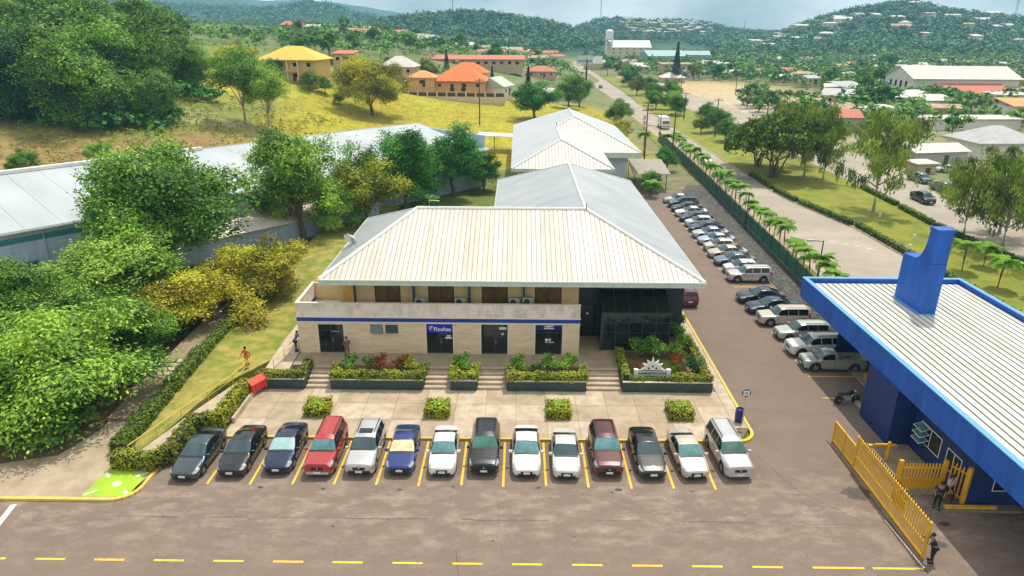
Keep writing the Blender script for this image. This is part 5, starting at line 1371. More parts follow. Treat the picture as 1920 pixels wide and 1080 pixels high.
# ------------------------------------------------------------------ motorcycle
mc = empty('motorcycle', (24.0, 43.55, 0), R(8), label='black motorcycle parked by the plant bed', cat='motorcycle')
for x in (-.66, .66):
    w_ = MB().lathe([(.25, -.05), (.30, -.06), (.33, 0), (.30, .06), (.25, .05), (.24, 0)], (x, 0, .33), 18, 'Y').build('wheel', m_tyre, mc, smooth=40)
    sp2 = MB()
    for k in range(6):
        a_ = math.pi * k / 6; sp2.tube([(x - .25 * math.cos(a_), 0, .33 - .25 * math.sin(a_)), (x + .25 * math.cos(a_), 0, .33 + .25 * math.sin(a_))], .012, 4)
    sp2.build('spokes', m_rim, w_)
MB().tube([(-.66, 0, .33), (-.1, 0, .45), (.3, 0, .75)], .05).tube([(-.66, .1, .33), (-.35, .1, .8)], .03).tube([(-.66, -.1, .33), (-.35, -.1, .8)], .03).build('frame', m_blk, mc)
MB().box(-.2, .22, -.15, .15, .3, .62).build('engine', m_grey, mc)
MB().lathe([(.02, -.28), (.12, -.2), (.16, 0), (.13, .2), (.03, .28)], (.16, 0, .88), 12, 'X').build('fuel_tank', m_blk, mc, smooth=60)
MB().slab([(-.75, -.12, .88), (-.05, -.13, .82), (-.05, .13, .82), (-.75, .12, .88)], .1).build('seat', m_dark, mc)
MB().tube([(.66, .08, .33), (.42, .08, .98)], .03).tube([(.66, -.08, .33), (.42, -.08, .98)], .03).build('fork', m_chr, mc)
MB().tube([(.33, -.36, 1.08), (.42, -.12, 1.02), (.42, .12, 1.02), (.33, .36, 1.08)], .018).build('handlebar', m_blk, mc)
MB().lathe([(.03, -.08), (.1, .0), (.1, .06)], (.52, 0, .92), 12, 'X').build('headlamp', m_chr, mc)
MB().tube([(.1, -.16, .3), (-.4, -.2, .32), (-.8, -.2, .42)], [.03, .045, .05]).build('exhaust', m_chr, mc)
MB().box(-1.0, -.6, -.07, .07, .6, .66).build('rear_mudguard', m_blk, mc)
MB().tube([(-.02, .15, .3), (.05, .34, .0)], .015).build('kickstand', m_dark, mc)
# ------------------------------------------------------------------ foliage
LM = {'mid': leafmat('leaf_mid', (.028, .115, .008), (.205, .40, .032)), 'dark': leafmat('leaf_dark', (0.01485, 0.09651, 0.008909), (0.08166, 0.297, 0.02376)),
      'light': leafmat('leaf_light', (.06, .21, .012), (.34, .56, .05)), 'lime': leafmat('leaf_lime', (.07, .23, .012), (.36, .58, .06)),
      'gold': leafmat('leaf_gold', (0.193, 0.1782, 0.007424), (0.62, 0.5939, 0.02227)), 'amber': leafmat('leaf_amber', (0.2524, 0.193, 0.007424), (0.62, 0.62, 0.0297)),
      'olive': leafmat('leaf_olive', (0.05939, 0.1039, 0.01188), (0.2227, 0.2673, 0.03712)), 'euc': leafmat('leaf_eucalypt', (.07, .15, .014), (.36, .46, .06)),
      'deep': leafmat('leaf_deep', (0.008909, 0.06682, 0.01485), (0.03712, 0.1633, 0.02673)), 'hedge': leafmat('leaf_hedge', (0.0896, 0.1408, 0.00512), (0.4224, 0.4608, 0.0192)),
      'hedged': leafmat('leaf_hedge_dark', (0.0384, 0.0896, 0.00512), (0.1792, 0.2816, 0.01536)), 'rust': leafmat('leaf_rust', (.12, .035, .010), (.34, .12, .02)),
      'palm': leafmat('leaf_palm', (0.04454, 0.1633, 0.008909), (0.2524, 0.49, 0.03712)), 'flame': leafmat('leaf_flame', (.25, .07, .008), (.5, .22, .015)),
      'far': leafmat('leaf_far', (0.0297, 0.1262, 0.01782), (0.1782, 0.3712, 0.04157), .2), 'wood': leafmat('leaf_wood', (.013, .085, .032), (.095, .24, .065), .15), 'pine': leafmat('leaf_pine', (.006, .035, .012), (.022, .075, .02), .15)}
m_bark = mat('bark', (.09, .065, .045), .95, col2=(.19, .145, .10), scale=4, stretch=(1, 1, .3))
m_barkp = mat('pale_bark', (.24, .20, .15), .9, col2=(.40, .35, .28), scale=3, stretch=(1, 1, .3))

def unit(v): return v / np.maximum(np.linalg.norm(v, axis=1, keepdims=True), 1e-9)
def leaves(P, Nrm, tint, ln, wd, r, droop=0.0, flat=.6, dirs=None):
    """one pointed leaf (a bent four-corner face) at each point"""
    n = len(P)
    rd = unit(r.normal(size=(n, 3)))
    nn = unit(Nrm * flat + rd * (1 - flat) + np.array([0, 0, .25]))
    d = unit(np.cross(nn, unit(r.normal(size=(n, 3)))))
    if dirs is not None: d = unit(d * .45 + dirs)
    d = unit(d + np.array([0, 0, -droop]))
    s = unit(np.cross(d, nn))
    L_ = ln * r.uniform(.6, 1.3, (n, 1)); Wd = wd * r.uniform(.7, 1.25, (n, 1))
    V = np.stack([P - d * L_ * .5, P + s * Wd * .5 - nn * L_ * .04, P + d * L_ * .5 - nn * L_ * .12, P - s * Wd * .5 - nn * L_ * .04], 1).reshape(-1, 3)
    F = np.arange(4 * n).reshape(n, 4)
    return V, F, np.repeat(tint, 4)
def crown(seed, c, R3, nl, ncl, per, ln, wd, droop=0., lobe=.42, clump=.5, flat=.78, low=-.35, spread=.92):
    """leaf clumps over many lobes that fill an uneven crown"""
    r = np.random.default_rng(seed)
    c = np.array(c, float); R3 = np.array(R3, float)
    d = unit(r.normal(size=(nl * 3, 3))); d = d[d[:, 2] > low][:nl]
    nl = len(d)
    lc = c + d * R3 * r.uniform(.30, spread, (nl, 1))
    lr = R3.min() * lobe * r.uniform(.45, 1.15, nl)
    k = r.integers(0, nl, ncl)
    clump = clump * .82
    dd = unit(r.normal(size=(ncl, 3)) + np.array([0, 0, .35]))
    cp = lc[k] + dd * (lr[k] * r.uniform(.55, 1.05, ncl))[:, None] * np.array([1.1, 1.1, .85])
    ct = np.clip(r.normal(.42, .20, ncl) + r.normal(0, .24, nl)[k], 0, 1)
    n = ncl * per
    kk = np.repeat(np.arange(ncl), per)
    off = r.normal(size=(n, 3)) * clump * np.array([1, 1, .6])
    P = cp[kk] + off
    if droop > .6: P[:, 2] -= np.abs(r.normal(size=n)) * clump * 1.5
    nr = unit(P - lc[k][kk])
    t = np.clip(ct[kk] + r.normal(0, .13, n), 0, 1)
    t = np.clip(t + .12 * (np.linalg.norm(off, axis=1) / (clump * 1.6) - .6), 0, 1)          # lighter towards the spray tips
    return leaves(P, nr, t, ln, wd, r, droop, flat, unit(off)), lc, lr
def trunk_mb(seed, lc, base_r, fork, lean=0.0, nmax=9):
    r = random.Random(seed); mb = MB()
    top = Vector((r.uniform(-.3, .3) + lean, r.uniform(-.3, .3), fork))
    mb.tube([(0, 0, -.3), (top.x * .3, top.y * .3, fork * .45), top], [base_r * 1.25, base_r, base_r * .8], 8)
    idx = list(range(len(lc))); r.shuffle(idx)
    for i in idx[:nmax]:
        e = Vector(lc[i]); m_ = top.lerp(e, .5) + Vector((0, 0, .12 * (e - top).length))
        mb.tube([top, m_, e], [base_r * .55, base_r * .32, base_r * .10], 5)
    return mb
def tree_proto(seed, h, R3, cz, nl, ncl, per, ln, wd, leaf, base_r=.28, fork=None, bark=None, name='tree', **kw):
    (V, F, T), lc, lr = crown(seed, (0, 0, cz), R3, nl, ncl, round(per * 1.9), ln * .66, wd * .78, **kw)
    cm = np_mesh(name + '_crown', V, F, LM[leaf], {'tint': T})
    tm = trunk_mb(seed, lc, base_r, fork or cz * .45).mesh(name + '_trunk', bark or m_bark, 50)
    wx = np.percentile(V[:, :2], 98.8, axis=0) - np.percentile(V[:, :2], 1.2, axis=0)
    return (cm, tm, (float(wx[0]), float(np.percentile(V[:, 2], 99.3))))
def fit(proto, x, y, z, label, width, height, rz=0.0, leaf=None, **kw):
    w, h = proto[2]
    return place_tree(proto, x, y, z, label, width / w, rz, leaf=leaf, sz=height / h, **kw)
def place_tree(proto, x, y, z, label, s=1.0, rz=0.0, name='tree', cat='tree', group=None, leaf=None, sz=None):
    o = empty(name, (x, y, z), rz, label, cat, group)
    o.scale = (s, s, sz or s)
    for nm, me in zip(('crown', 'trunk'), proto[:2]):
        c_ = bpy.data.objects.new(nm, me); link(c_, o)
        if leaf and nm == 'crown':
            c_.material_slots[0].link = 'OBJECT'; c_.material_slots[0].material = LM[leaf]
    return o
# --- trees between the warehouse and the offices
big = tree_proto(1, 12, (7.8, 7.2, 5.2), 6.6, 50, 2900, 10, .44, .22, 'mid', .35, 2.2, lobe=.36, clump=.46, low=-.9, spread=.80)
fit(big, -36.6, 68.5, 0, 'largest broad green tree in front of the warehouse', 15.6, 13.6)
light = tree_proto(2, 8, (4.8, 4.6, 3.6), 4.6, 30, 1700, 10, .40, .19, 'lime', .22, 1.6, lobe=.40, clump=.40, low=-.9)
fit(light, -35.9, 56.8, 0.05, 'lime green tree with pale fresh leaves left of the amber tree', 9.6, 7.6)
ft = tree_proto(3, 9, (5.6, 5.4, 4.2), 4.8, 36, 2500, 10, .44, .16, 'light', .25, 1.6, lobe=.38, clump=.46, droop=.7, low=-.9)
fit(ft, -32.6, 41.6, -.35, 'bright green drooping tree nearest on the left by the pavement', 12.4, 7.4)
ft2 = tree_proto(4, 9, (4.8, 4.6, 4.2), 4.6, 30, 1800, 10, .42, .17, 'light', .24, 1.6, lobe=.42, clump=.46, droop=.5, low=-.9)
fit(ft2, -40.0, 48.4, 0.05, 'green tree at the left picture edge behind the drooping tree', 8.6, 8.0, leaf='mid')
fit(ft2, -35.6, 52.0, 0.05, 'small green tree between the lime tree and the drooping tree', 7.6, 5.8, 2.0, 'light')
fit(ft2, -31.6, 50.6, 0.05, 'low green tree beside the stepped path', 6.2, 5.0, 4.0, 'mid')
fit(light, -41.3, 56.0, 0.05, 'small pale tree by the yard wall at the left', 5.2, 5.0, 1.0, 'light')
amb = tree_proto(5, 6, (4.9, 4.3, 2.7), 3.2, 30, 1500, 10, .38, .17, 'amber', .2, 1.2, lobe=.42, clump=.36, low=-.8)
fit(amb, -26.9, 55.6, 0.0, 'amber leaved spreading tree above the stepped path', 9.6, 5.4)
gold = tree_proto(6, 6, (4.2, 4.0, 3.1), 3.2, 44, 2000, 10, .30, .14, 'gold', .2, .9, lobe=.38, clump=.28, low=-.9)
fit(gold, -25.2, 62.2, 0.2, 'rounded golden green tree left of the office roof', 8.4, 6.0)
tallm = tree_proto(7, 12, (4.9, 4.6, 5.6), 6.2, 38, 1500, 10, .50, .22, 'mid', .26, 1.6, lobe=.38, clump=.45, low=-.9)
fit(tallm, -27.0, 83.0, 0.3, 'tall light green tree with ragged top behind the golden tree', 9.6, 13.0, leaf='light')
med = tree_proto(8, 9, (4.6, 4.4, 3.7), 4.5, 30, 1200, 9, .45, .20, 'olive', .24, 1.5, lobe=.40, clump=.42, low=-.8)
fit(med, -20.0, 88.5, 0.3, 'yellowish green tree behind the roof ridge', 9.2, 8.8, leaf='hedge')
fit(med, -22.3, 92.5, 0.3, 'mid green tree behind the yellowish tree', 7.0, 10.0, 2.0, 'mid')
fit(tallm, -16.6, 99.0, 0.3, 'dark tree with bare topmost twigs by the warehouse end', 8.4, 11.2, 2.5, 'dark')
fit(med, -10.2, 108.5, 0.2, 'dense dark green tree left of the rear hall', 9.4, 10.8, 1.0, 'dark')
fit(med, -5.6, 112.5, 0.2, 'dark green tree close to the rear hall corner', 5.5, 6.0, 3.0, 'dark')
fit(light, -23.4, 85.5, 0.3, 'pale green tree filling the gap before the warehouse wall', 6.0, 7.0, 3.0, 'light')
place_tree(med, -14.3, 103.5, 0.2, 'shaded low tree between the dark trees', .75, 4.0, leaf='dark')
# --- trees of the wooded bank on the left hill
bank = tree_proto(9, 16, (8.4, 8.4, 7.8), 7.2, 52, 2300, 9, .80, .40, 'dark', .4, 3.0, lobe=.42, clump=.70, low=-.95)
bank2 = tree_proto(10, 16, (7.6, 7.4, 8.4), 7.4, 50, 2200, 9, .80, .40, 'dark', .4, 3.0, lobe=.42, clump=.70, low=-.95)
for i, (x, y, s, lf, lab) in enumerate([
    (-83, 131, 1.0, 'mid', 'dark green tree lowest on the wooded bank'), (-97, 131, 1.05, 'deep', 'shadowy tree low on the wooded bank at the picture edge'),
    (-73, 140, .66, 'mid', 'dark tree at the right end of the wooded bank'), (-88, 141, 1.15, 'mid', 'large green tree in the middle of the wooded bank'),
    (-105, 140, 1.2, 'mid', 'big tree on the wooded bank near the left edge'), (-82, 153, 1.0, 'mid', 'tree high at the right of the wooded bank'),
    (-97, 157, 1.25, 'mid', 'large tree high on the wooded bank'), (-116, 155, 1.3, 'mid', 'large dark tree high on the bank at the left edge'),
    (-88, 172, 1.25, 'mid', 'tree crowning the wooded bank in the middle'), (-108, 176, 1.35, 'mid', 'tree crowning the wooded bank at the left'),
    (-79, 168, .8, 'mid', 'tree on top of the bank beside the yellow bush'), (-128, 178, 1.4, 'dark', 'tree crowning the bank at the far left'), (-126, 140, 1.2, 'deep', 'deep green tree at the left edge of the bank')]):
    place_tree((bank, bank2)[i % 2], x, y, tz(x, y) - .3, lab, s, i * 1.3, group='trees of the wooded bank', leaf=lf)
place_tree(gold, -74, 187, tz(-74, 187), 'yellow bush beyond the wooded bank', 1.4, .5)
place_tree(gold, -70, 114, tz(-70, 114), 'bright green bush on the red earth bank', .55, .5, leaf='light', name='bush', cat='bush')
place_tree(gold, -76, 104, tz(-76, 104), 'low green bush behind the warehouse roof edge', .6, 1.5, leaf='mid', name='bush', cat='bush')
# --- hillside singles
slim = tree_proto(11, 14, (5.4, 5.2, 5.8), 8.6, 32, 1200, 9, .55, .25, 'olive', .22, 3.0, m_barkp, lobe=.40, clump=.55, low=-.6)
fit(slim, -57.6, 147, tz(-57.6, 147), 'tall slender-trunked tree left of the yellow house', 10.5, 14.8, 0, 'mid')
fit(slim, -52.3, 146, tz(-52.3, 146), 'tall pale-trunked tree right of its twin on the slope', 8.5, 12.5, 2.0, 'light')
fit(big, -38.6, 186, tz(-38.6, 186) - .4, 'broad golden tree in the yellow field', 16.4, 14.6, 1.0, 'gold')
place_tree(light, -47.5, 187, tz(-47.5, 187), 'little round tree left of the broad golden tree', .42, 0, leaf='lime')
fit(med, 4.6, 190, tz(4.6, 190), 'dark spreading tree standing alone in the yellow field', 12.0, 10.0, 0, 'dark')
place_tree(med, 16.2, 224, tz(16.2, 224), 'green tree at the right end of the yellow field', 1.2, 2.2, leaf='mid')
place_tree(light, 21, 240, tz(21, 240), 'light green tree beside the highway below the billboard', 1.25, 1.2, leaf='mid')
place_tree(med, 27.5, 196, tz(27.5, 196), 'tree at the highway bend beyond the rear hall', .72, 1.2, leaf='mid')
place_tree(gold, 24.5, 170, tz(24.5, 170), 'golden bush on the verge behind the rear hall', .9, 1.0)
place_tree(gold, 21.5, 160, tz(21.5, 160), 'golden bush close behind the rear hall', .8, 2.0, leaf='hedge')
place_tree(med, 30.5, 206, 0, 'tree overhanging the highway edge', .8, 4, leaf='mid')
place_tree(med, 28.6, 131, 0, 'dark bush beside the transformer poles', .55, 4, leaf='dark', name='bush', cat='bush')
place_tree(light, 22.0, 112.5, 0, 'small tree between the rear hall and the carport', .45, 4, leaf='mid')
for (x, y, s, lf, lab) in [(-66, 193, .6, 'dark', 'dark tree at the left corner of the yellow house'), (-56, 190, .62, 'mid', 'round tree in front of the yellow house'), (-52.5, 192, .55, 'mid', 'second round tree in front of the yellow house'),
                           (-47, 205, .7, 'mid', 'tree between the yellow house and its neighbour'), (-33, 262, .9, 'olive', 'tree behind the white-roofed house'), (-60, 240, .9, 'olive', 'hillside tree above the yellow house'),
                           (-44, 250, .9, 'olive', 'hillside tree above the golden tree'), (-14, 262, .8, 'olive', 'tree behind the orange-roofed house'), (1, 232, .5, 'dark', 'small tree right of the orange-roofed house')]:
    place_tree(med, x, y, tz(x, y), lab, s, x, leaf=lf)
def conifer(seed, h, r0):
    r = np.random.default_rng(seed); n = 1500
    t = r.uniform(0, 1, n) ** .8
    a = r.uniform(0, 6.283, n); rr = r0 * (1 - t) * r.uniform(.55, 1.05, n)
    P = np.stack([rr * np.cos(a), rr * np.sin(a), .5 + t * (h - .5) - rr * .25], 1)
    N_ = np.stack([np.cos(a), np.sin(a), np.full(n, .6)], 1)
    V, F, T = leaves(P, unit(N_), np.clip(r.normal(.45, .25, n), 0, 1), .7, .3, r, .2)
    return np_mesh('conifer_crown', V, F, LM['pine'], {'tint': T}), MB().tube([(0, 0, -.3), (0, 0, h * .9)], [.2, .03], 6).mesh('conifer_trunk', m_bark)
con = conifer(3, 11, 2.0)
place_tree(con, 3.0, 212, tz(3, 212), 'tall dark cypress left of the lone field tree', 1.1, name='conifer')
place_tree(con, -9.3, 255, tz(-9.3, 255), 'small dark cypress behind the orange roof', .8, name='conifer')
place_tree(con, -30, 300, tz(-30, 300), 'dark cypress before the long red-roofed building', .8, name='conifer')
place_tree(con, 82, 372, 0, 'broad dark conifer beyond the sandy yard', 1.8, name='conifer')
# --- median trees
def umbrella(seed):
    r = np.random.default_rng(seed); Vs, Fs, Ts, off = [], [], [], 0; lc = []
    for (cx, cy, cz, rx) in [(0, 0, 6.3, 3.8), (-3.2, .5, 5.2, 3.0), (3.0, -.6, 5.4, 3.2), (.5, -3.0, 5.0, 2.8), (-.4, 3.0, 5.6, 3.2), (-5.0, -.8, 4.2, 2.0), (5.0, 1.0, 4.4, 2.2), (2.4, 2.6, 6.0, 2.2), (-2.2, -2.4, 4.5, 2.2)]:
        n = int(1500 * rx / 3)
        a = r.uniform(0, 6.283, n); rr = rx * np.sqrt(r.uniform(0, 1, n))
        P = np.stack([cx + rr * np.cos(a), cy + rr * np.sin(a) * .9, cz + 1.1 * (1 - (rr / rx) ** 2) + r.normal(0, .42, n)], 1)
        tt = np.clip(.4 + .25 * np.sin(P[:, 0] * 2.1) * np.cos(P[:, 1] * 2.3) + r.normal(0, .15, n), 0, 1)
        V, F, T = leaves(P, np.tile([0, 0, 1.], (n, 1)), tt, .55, .30, r, .15, .3)
        Vs.append(V); Fs.append(F + off); Ts.append(T); off += len(V); lc.append((cx, cy, cz))
    cm = np_mesh('umbrella_crown', np.concatenate(Vs), np.concatenate(Fs), LM['hedged'], {'tint': np.concatenate(Ts)})
    mb = MB()
    for k, q in enumerate(lc): mb.tube([(((k % 3) - 1) * .5, 0, -.2), (((k % 3) - 1) * .6 + q[0] * .2, q[1] * .25, 2.2), q], [.13, .10, .03], 6)
    return cm, mb.mesh('umbrella_trunk', m_bark)
umb = umbrella(4)
place_tree(umb, 46.8, 124.5, .1, 'wide flat-topped umbrella tree on the median', 1.4, name='umbrella_tree')
place_tree(umb, 47.6, 135.5, .1, 'flat-topped tree behind the umbrella tree on the median', 1.0, 2.2, name='umbrella_tree', leaf='mid')
def eucalypt(seed, h=13.5):
    """pale trunk, steep limbs, leaf tassels hanging from them with open gaps between"""
    r = np.random.default_rng(seed); mb = MB(); P, D_, tt = [], [], []
    mb.tube([(0, 0, -.2), (.2, .1, h * .3), (-.1, .2, h * .6), (.1, 0, h * .93)], [.27, .21, .13, .03], 7)
    nb = 19
    for i in range(nb):
        z0 = h * (.22 + .60 * i / nb); a = i * 2.4 + r.uniform(-.5, .5); ln = r.uniform(2.6, 5.4) * (1.15 - .55 * i / nb)
        up = r.uniform(.45, 1.0)
        p0 = np.array([0, .1, z0]); p2 = p0 + np.array([math.cos(a), math.sin(a), up]) * ln; p1 = (p0 + p2) / 2 + np.array([0, 0, .35])
        mb.tube([tuple(p0), tuple(p1), tuple(p2)], [.10, .06, .02], 5)
        bt = r.normal(.45, .2)
        for k in range(int(8 + ln * 3.2)):
            t = r.uniform(.28, 1.08); c = p0 * (1 - t) + p2 * t + np.array([r.normal(0, .42), r.normal(0, .42), r.normal(.15, .30)])
            n = int(r.integers(14, 30)); L_ = r.uniform(.6, 1.7)
            q = c + r.normal(size=(n, 3)) * np.array([.24, .24, .12]); q[:, 2] -= r.uniform(0, L_, n)
            P.append(q); D_.append(np.tile([0, 0, -1.], (n, 1)) + r.normal(0, .35, (n, 3))); tt.append(np.clip(bt + r.normal(0, .12) + r.normal(0, .15, n), 0, 1))
    P = np.concatenate(P); D_ = np.concatenate(D_); tt = np.concatenate(tt)
    V, F, T = leaves(P, unit(r.normal(size=(len(P), 3)) + np.array([0, 0, .3])), tt, .50, .15, r, .3, .6, unit(D_))
    return np_mesh('eucalypt_crown', V, F, LM['euc'], {'tint': T}), mb.mesh('eucalypt_trunk', m_barkp)
eu = eucalypt(1); eu2 = eucalypt(2, 11.5)
for (p, x, y, s, lab) in [(eu, 52.3, 124, 1.12, 'tall feathery tree with two pale trunks behind the umbrella tree'), (eu2, 54.6, 121.5, 1.0, 'feathery tree right of the twin pale trunks'), (eu, 53.2, 99.8, 1.2, 'tall feathery tree alone on the median lawn'),
                          (eu2, 59.5, 80.5, 1.05, 'feathery drooping tree at the right picture edge'), (eu, 61.2, 75.2, 1.0, 'large feathery tree cut by the right picture edge'), (eu2, 58.5, 86.5, .95, 'feathery tree behind the one at the right edge'),
                          (eu2, 56.8, 137, .95, 'feathery tree behind the umbrella tree towards the far carriageway'), (eu, 57.5, 150, .85, 'feathery tree farther back on the median'), (eu2, 64.5, 88.5, 1.05, 'feathery tree over the far carriageway at the right')]:
    place_tree(p, x, y, .1, lab, s, x, name='feathery_tree')
for i, (x, y, s, lf, lab) in enumerate([(50.4, 168, .7, 'mid', 'small green tree on the median by the thin pole'), (53, 184, .8, 'mid', 'leafy tree on the median beside the far carriageway'), (48, 182, .55, 'olive', 'low bush tree on the median near the thin pole'), (50, 222, .8, 'mid', 'tree far along the median'),
                         (47, 240, .75, 'mid', 'median tree near the road'), (52, 238, .8, 'light', 'pale green median tree'), (55, 205, .7, 'mid', 'median tree opposite the yard'), (51, 262, .9, 'mid', 'dense median tree farther back'), (49, 292, .9, 'olive', 'olive median tree farther back'),
                         (55, 300, .9, 'mid', 'median tree toward the tall building'), (60, 276, .9, 'mid', 'tree where the median ends'), (53, 338, 1.0, 'dark', 'dark tree by the far highway'), (57, 372, 1.1, 'mid', 'tree beside the far highway below the school'), (73.5, 172, .8, 'mid', 'tree between the far carriageway and the yard'), (77.5, 196, .75, 'mid', 'tree at the yard edge')]):
    place_tree((med, light)[i % 2], x, y, .1, lab, s, i * 1.1, leaf=lf, group='trees along the median')
# --- palms
def frond_mesh(L_, seed, droop=1.0, lw=.5):
    r = random.Random(seed); mb = MB(); n = 9
    pts = []
    for k in range(n + 1):
        t = k / n; pts.append(Vector((L_ * (t - .12 * t * t), 0, L_ * (.45 * t - .95 * droop * t * t))))
    mb.tube(pts, [.03 * (1 - .8 * k / n) for k in range(n + 1)], 4, False)
    for k in range(1, n * 2):
        t = k / (n * 2); p = pts[int(t * n)].lerp(pts[min(int(t * n) + 1, n)], t * n % 1)
        ll = lw * math.sin(math.pi * min(1, .15 + t * .85)) ** .6
        for s in (-1, 1):
            d = Vector((.45, s, -.35 + r.uniform(-.1, .1))).normalized() * ll
            w_ = Vector((.075, 0, .02))
            mb.add([p - w_, p + w_, p + d + w_ * .3, p + d - w_ * .3], [(0, 1, 2, 3)])
    me = mb.mesh('frond', LM['palm'])
    at = me.attributes.new('tint', 'FLOAT', 'POINT'); at.data.foreach_set('value', [r.uniform(.2, .9) for _ in me.vertices])
    return me
FR = [frond_mesh(1.7, 1, .8, .62), frond_mesh(1.6, 2, 1.0, .6), frond_mesh(1.5, 3, .5, .6)]
PT = MB().tube([(0, 0, -.2), (.05, 0, .5), (.02, .03, 1)], [.12, .085, .07], 7).mesh('palm_trunk', m_bark)
def palm(x, y, h, label, group=None, s=1.0, nf=15, z=.05):
    o = empty('palm_tree', (x, y, z), random.uniform(0, 6), label, 'palm', group); o.scale = (s, s, s)
    o.rotation_euler.x = R(random.uniform(-4, 4)); o.rotation_euler.y = R(random.uniform(-4, 4))
    t = link(bpy.data.objects.new('trunk', PT), o); t.scale = (1.1, 1.1, h)
    for k in range(nf):
        f = link(bpy.data.objects.new('frond', FR[k % 3]), o)
        f.location = (.02, .03, h - .05); f.rotation_euler = (0, R(random.uniform(-25, 18)), 2 * math.pi * k / nf + random.uniform(-.2, .2))
ord_ = ['nearest', 'second', 'third', 'fourth', 'fifth', 'sixth', 'seventh', 'eighth', 'ninth', 'tenth', 'eleventh', 'twelfth', 'thirteenth', 'fourteenth', 'fifteenth', 'sixteenth', 'seventeenth', 'eighteenth', 'nineteenth', 'twentieth', 'twenty-first', 'twenty-second', 'twenty-third', 'twenty-fourth', 'twenty-fifth', 'twenty-sixth', 'twenty-seventh', 'twenty-eighth', 'twenty-ninth', 'thirtieth', 'thirty-first', 'thirty-second', 'thirty-third', 'thirty-fourth', 'thirty-fifth', 'thirty-sixth', 'thirty-seventh', 'farthest']
for k in range(38):
    y = 62.0 + k * 1.95 + (k * k) * .016
    x = 31.5 + (y - 63) * .047
    lab = f'{ord_[k]} palm from the gatehouse in the row behind the green fence'
    palm(x + random.uniform(-.2, .2), y + random.uniform(-.3, .3), random.uniform(2.7, 3.7), lab, 'palms along the green fence', random.uniform(.78, 1.08))
palm(50.0, 72.8, 2.9, 'palm on the median behind the blue tower', s=1.1); palm(50.6, 67.6, 2.8, 'palm on the median at the right above the gatehouse roof', s=1.15)
palm(53.5, 74.5, 2.4, 'low palm at the right median edge', s=1.0); palm(52.5, 64.5, 2.0, 'short palm low at the right picture edge', s=1.1)
palm(-32.2, 84.0, 4.0, 'single palm in front of the warehouse wall', s=1.15); palm(-12.5, 97, 2.2, 'short palm by the trees at the warehouse end', s=1.0)
palm(21.6, 108.6, 2.0, 'short palm beside the far parking end', s=1.1); palm(30.6, 141.5, 3.8, 'palm left of the transformer poles', s=1.3); palm(27.5, 150, 3.5, 'palm behind the transformer poles', s=1.2)
# ------------------------------------------------------------------ hedges and shrubs
def hedge(pts, w, h, z0, label, leaf='hedge', dens=190, ln=.16, group=None, name='hedge', closed=False, zf=None, cat='hedge'):
    r = np.random.default_rng(abs(hash(label)) % 9999 if False else sum(map(ord, label)))
    o = empty(name, (pts[0][0], pts[0][1], z0), 0, label, cat, group)
    P, N_, core = [], [], MB()
    pp = [Vector(p) for p in pts] + ([Vector(pts[0])] if closed else [])
    for i in range(len(pp) - 1):
        a, b_ = pp[i], pp[i + 1]; d = b_ - a; L_ = d.length; u = d.normalized(); nrm = Vector((-u.y, u.x))
        za = zf(a.y) if zf else 0; zb2 = zf(b_.y) if zf else 0
        n = int(dens * L_ * (w + 2 * h))
        t = r.uniform(-w / 2, L_ + w / 2, n); s = r.uniform(0, w + 2 * h, n)
        lat = np.where(s < h, -w / 2, np.where(s < h + w, s - h - w / 2, w / 2)); zz = np.where(s < h, s, np.where(s < h + w, h, s - h - w))
        nx = np.where(s < h, -1, np.where(s < h + w, 0, 1)); nz = np.where((s >= h) & (s < h + w), 1, 0)
        bul = .05 * np.sin(t * 3.1 + i) + .04 * np.sin(t * 7.3 + s * 5)
        zoff = za + (zb2 - za) * np.clip(t / L_, 0, 1)
        P.append(np.stack([a.x + u.x * t + nrm.x * (lat + nx * bul) , a.y + u.y * t + nrm.y * (lat + nx * bul), zz + nz * bul + zoff], 1) + r.normal(0, .03, (n, 3)))
        N_.append(np.stack([nrm.x * nx, nrm.y * nx, nz + .001], 1))
        e = u * (w / 2 - .1)
        q = [a - e - nrm * (w / 2 - .08), b_ + e - nrm * (w / 2 - .08), b_ + e + nrm * (w / 2 - .08), a - e + nrm * (w / 2 - .08)]
        z_ = [za, zb2, zb2, za]
        core.add([(q[k].x, q[k].y, z_[k]) for k in range(4)] + [(q[k].x, q[k].y, z_[k] + h - .07) for k in range(4)], [(0, 3, 2, 1), (4, 5, 6, 7), (0, 1, 5, 4), (1, 2, 6, 5), (2, 3, 7, 6), (3, 0, 4, 7)])
    P = np.concatenate(P); N_ = np.concatenate(N_)
    P[:, 0] -= pts[0][0]; P[:, 1] -= pts[0][1]
    core.v = [(v[0] - pts[0][0], v[1] - pts[0][1], v[2]) for v in core.v]
    tt = np.clip(.45 + .18 * np.sin(P[:, 0] * 1.7) + r.normal(0, .2, len(P)), 0, 1)
    V, F, T = leaves(P, unit(N_), tt, ln, ln * .6, r, 0, .55)
    link(bpy.data.objects.new('foliage', np_mesh('hedge_foliage', V, F, LM[leaf], {'tint': T})), o)
    core.build('dark_core', mat('hedge_core_dark', (.03, .035, .01), .95), o)  # solid inner box painted dark for the shade between the leaves
    return o
hedge([(-24.1, 34.9), (-22.0, 34.75), (-21.35, 35.6), (-21.3, 38.9), (-19.8, 39.5), (-19.75, 41.8), (-19.6, 43.6)], .75, 1.05, .12, 'clipped olive hedge zigzagging beside the dark grey sedan', zf=lambda y: .25 * max(0, min(1, (y - 36) / 7)))
hedge([(-24.95, 36.6), (-24.95, 40), (-24.95, 44), (-24.95, 48.5)], .95, .8, .12, 'straight clipped hedge between stepped path and lawn', 'hedged', zf=lambda y: zl(y) - .1)
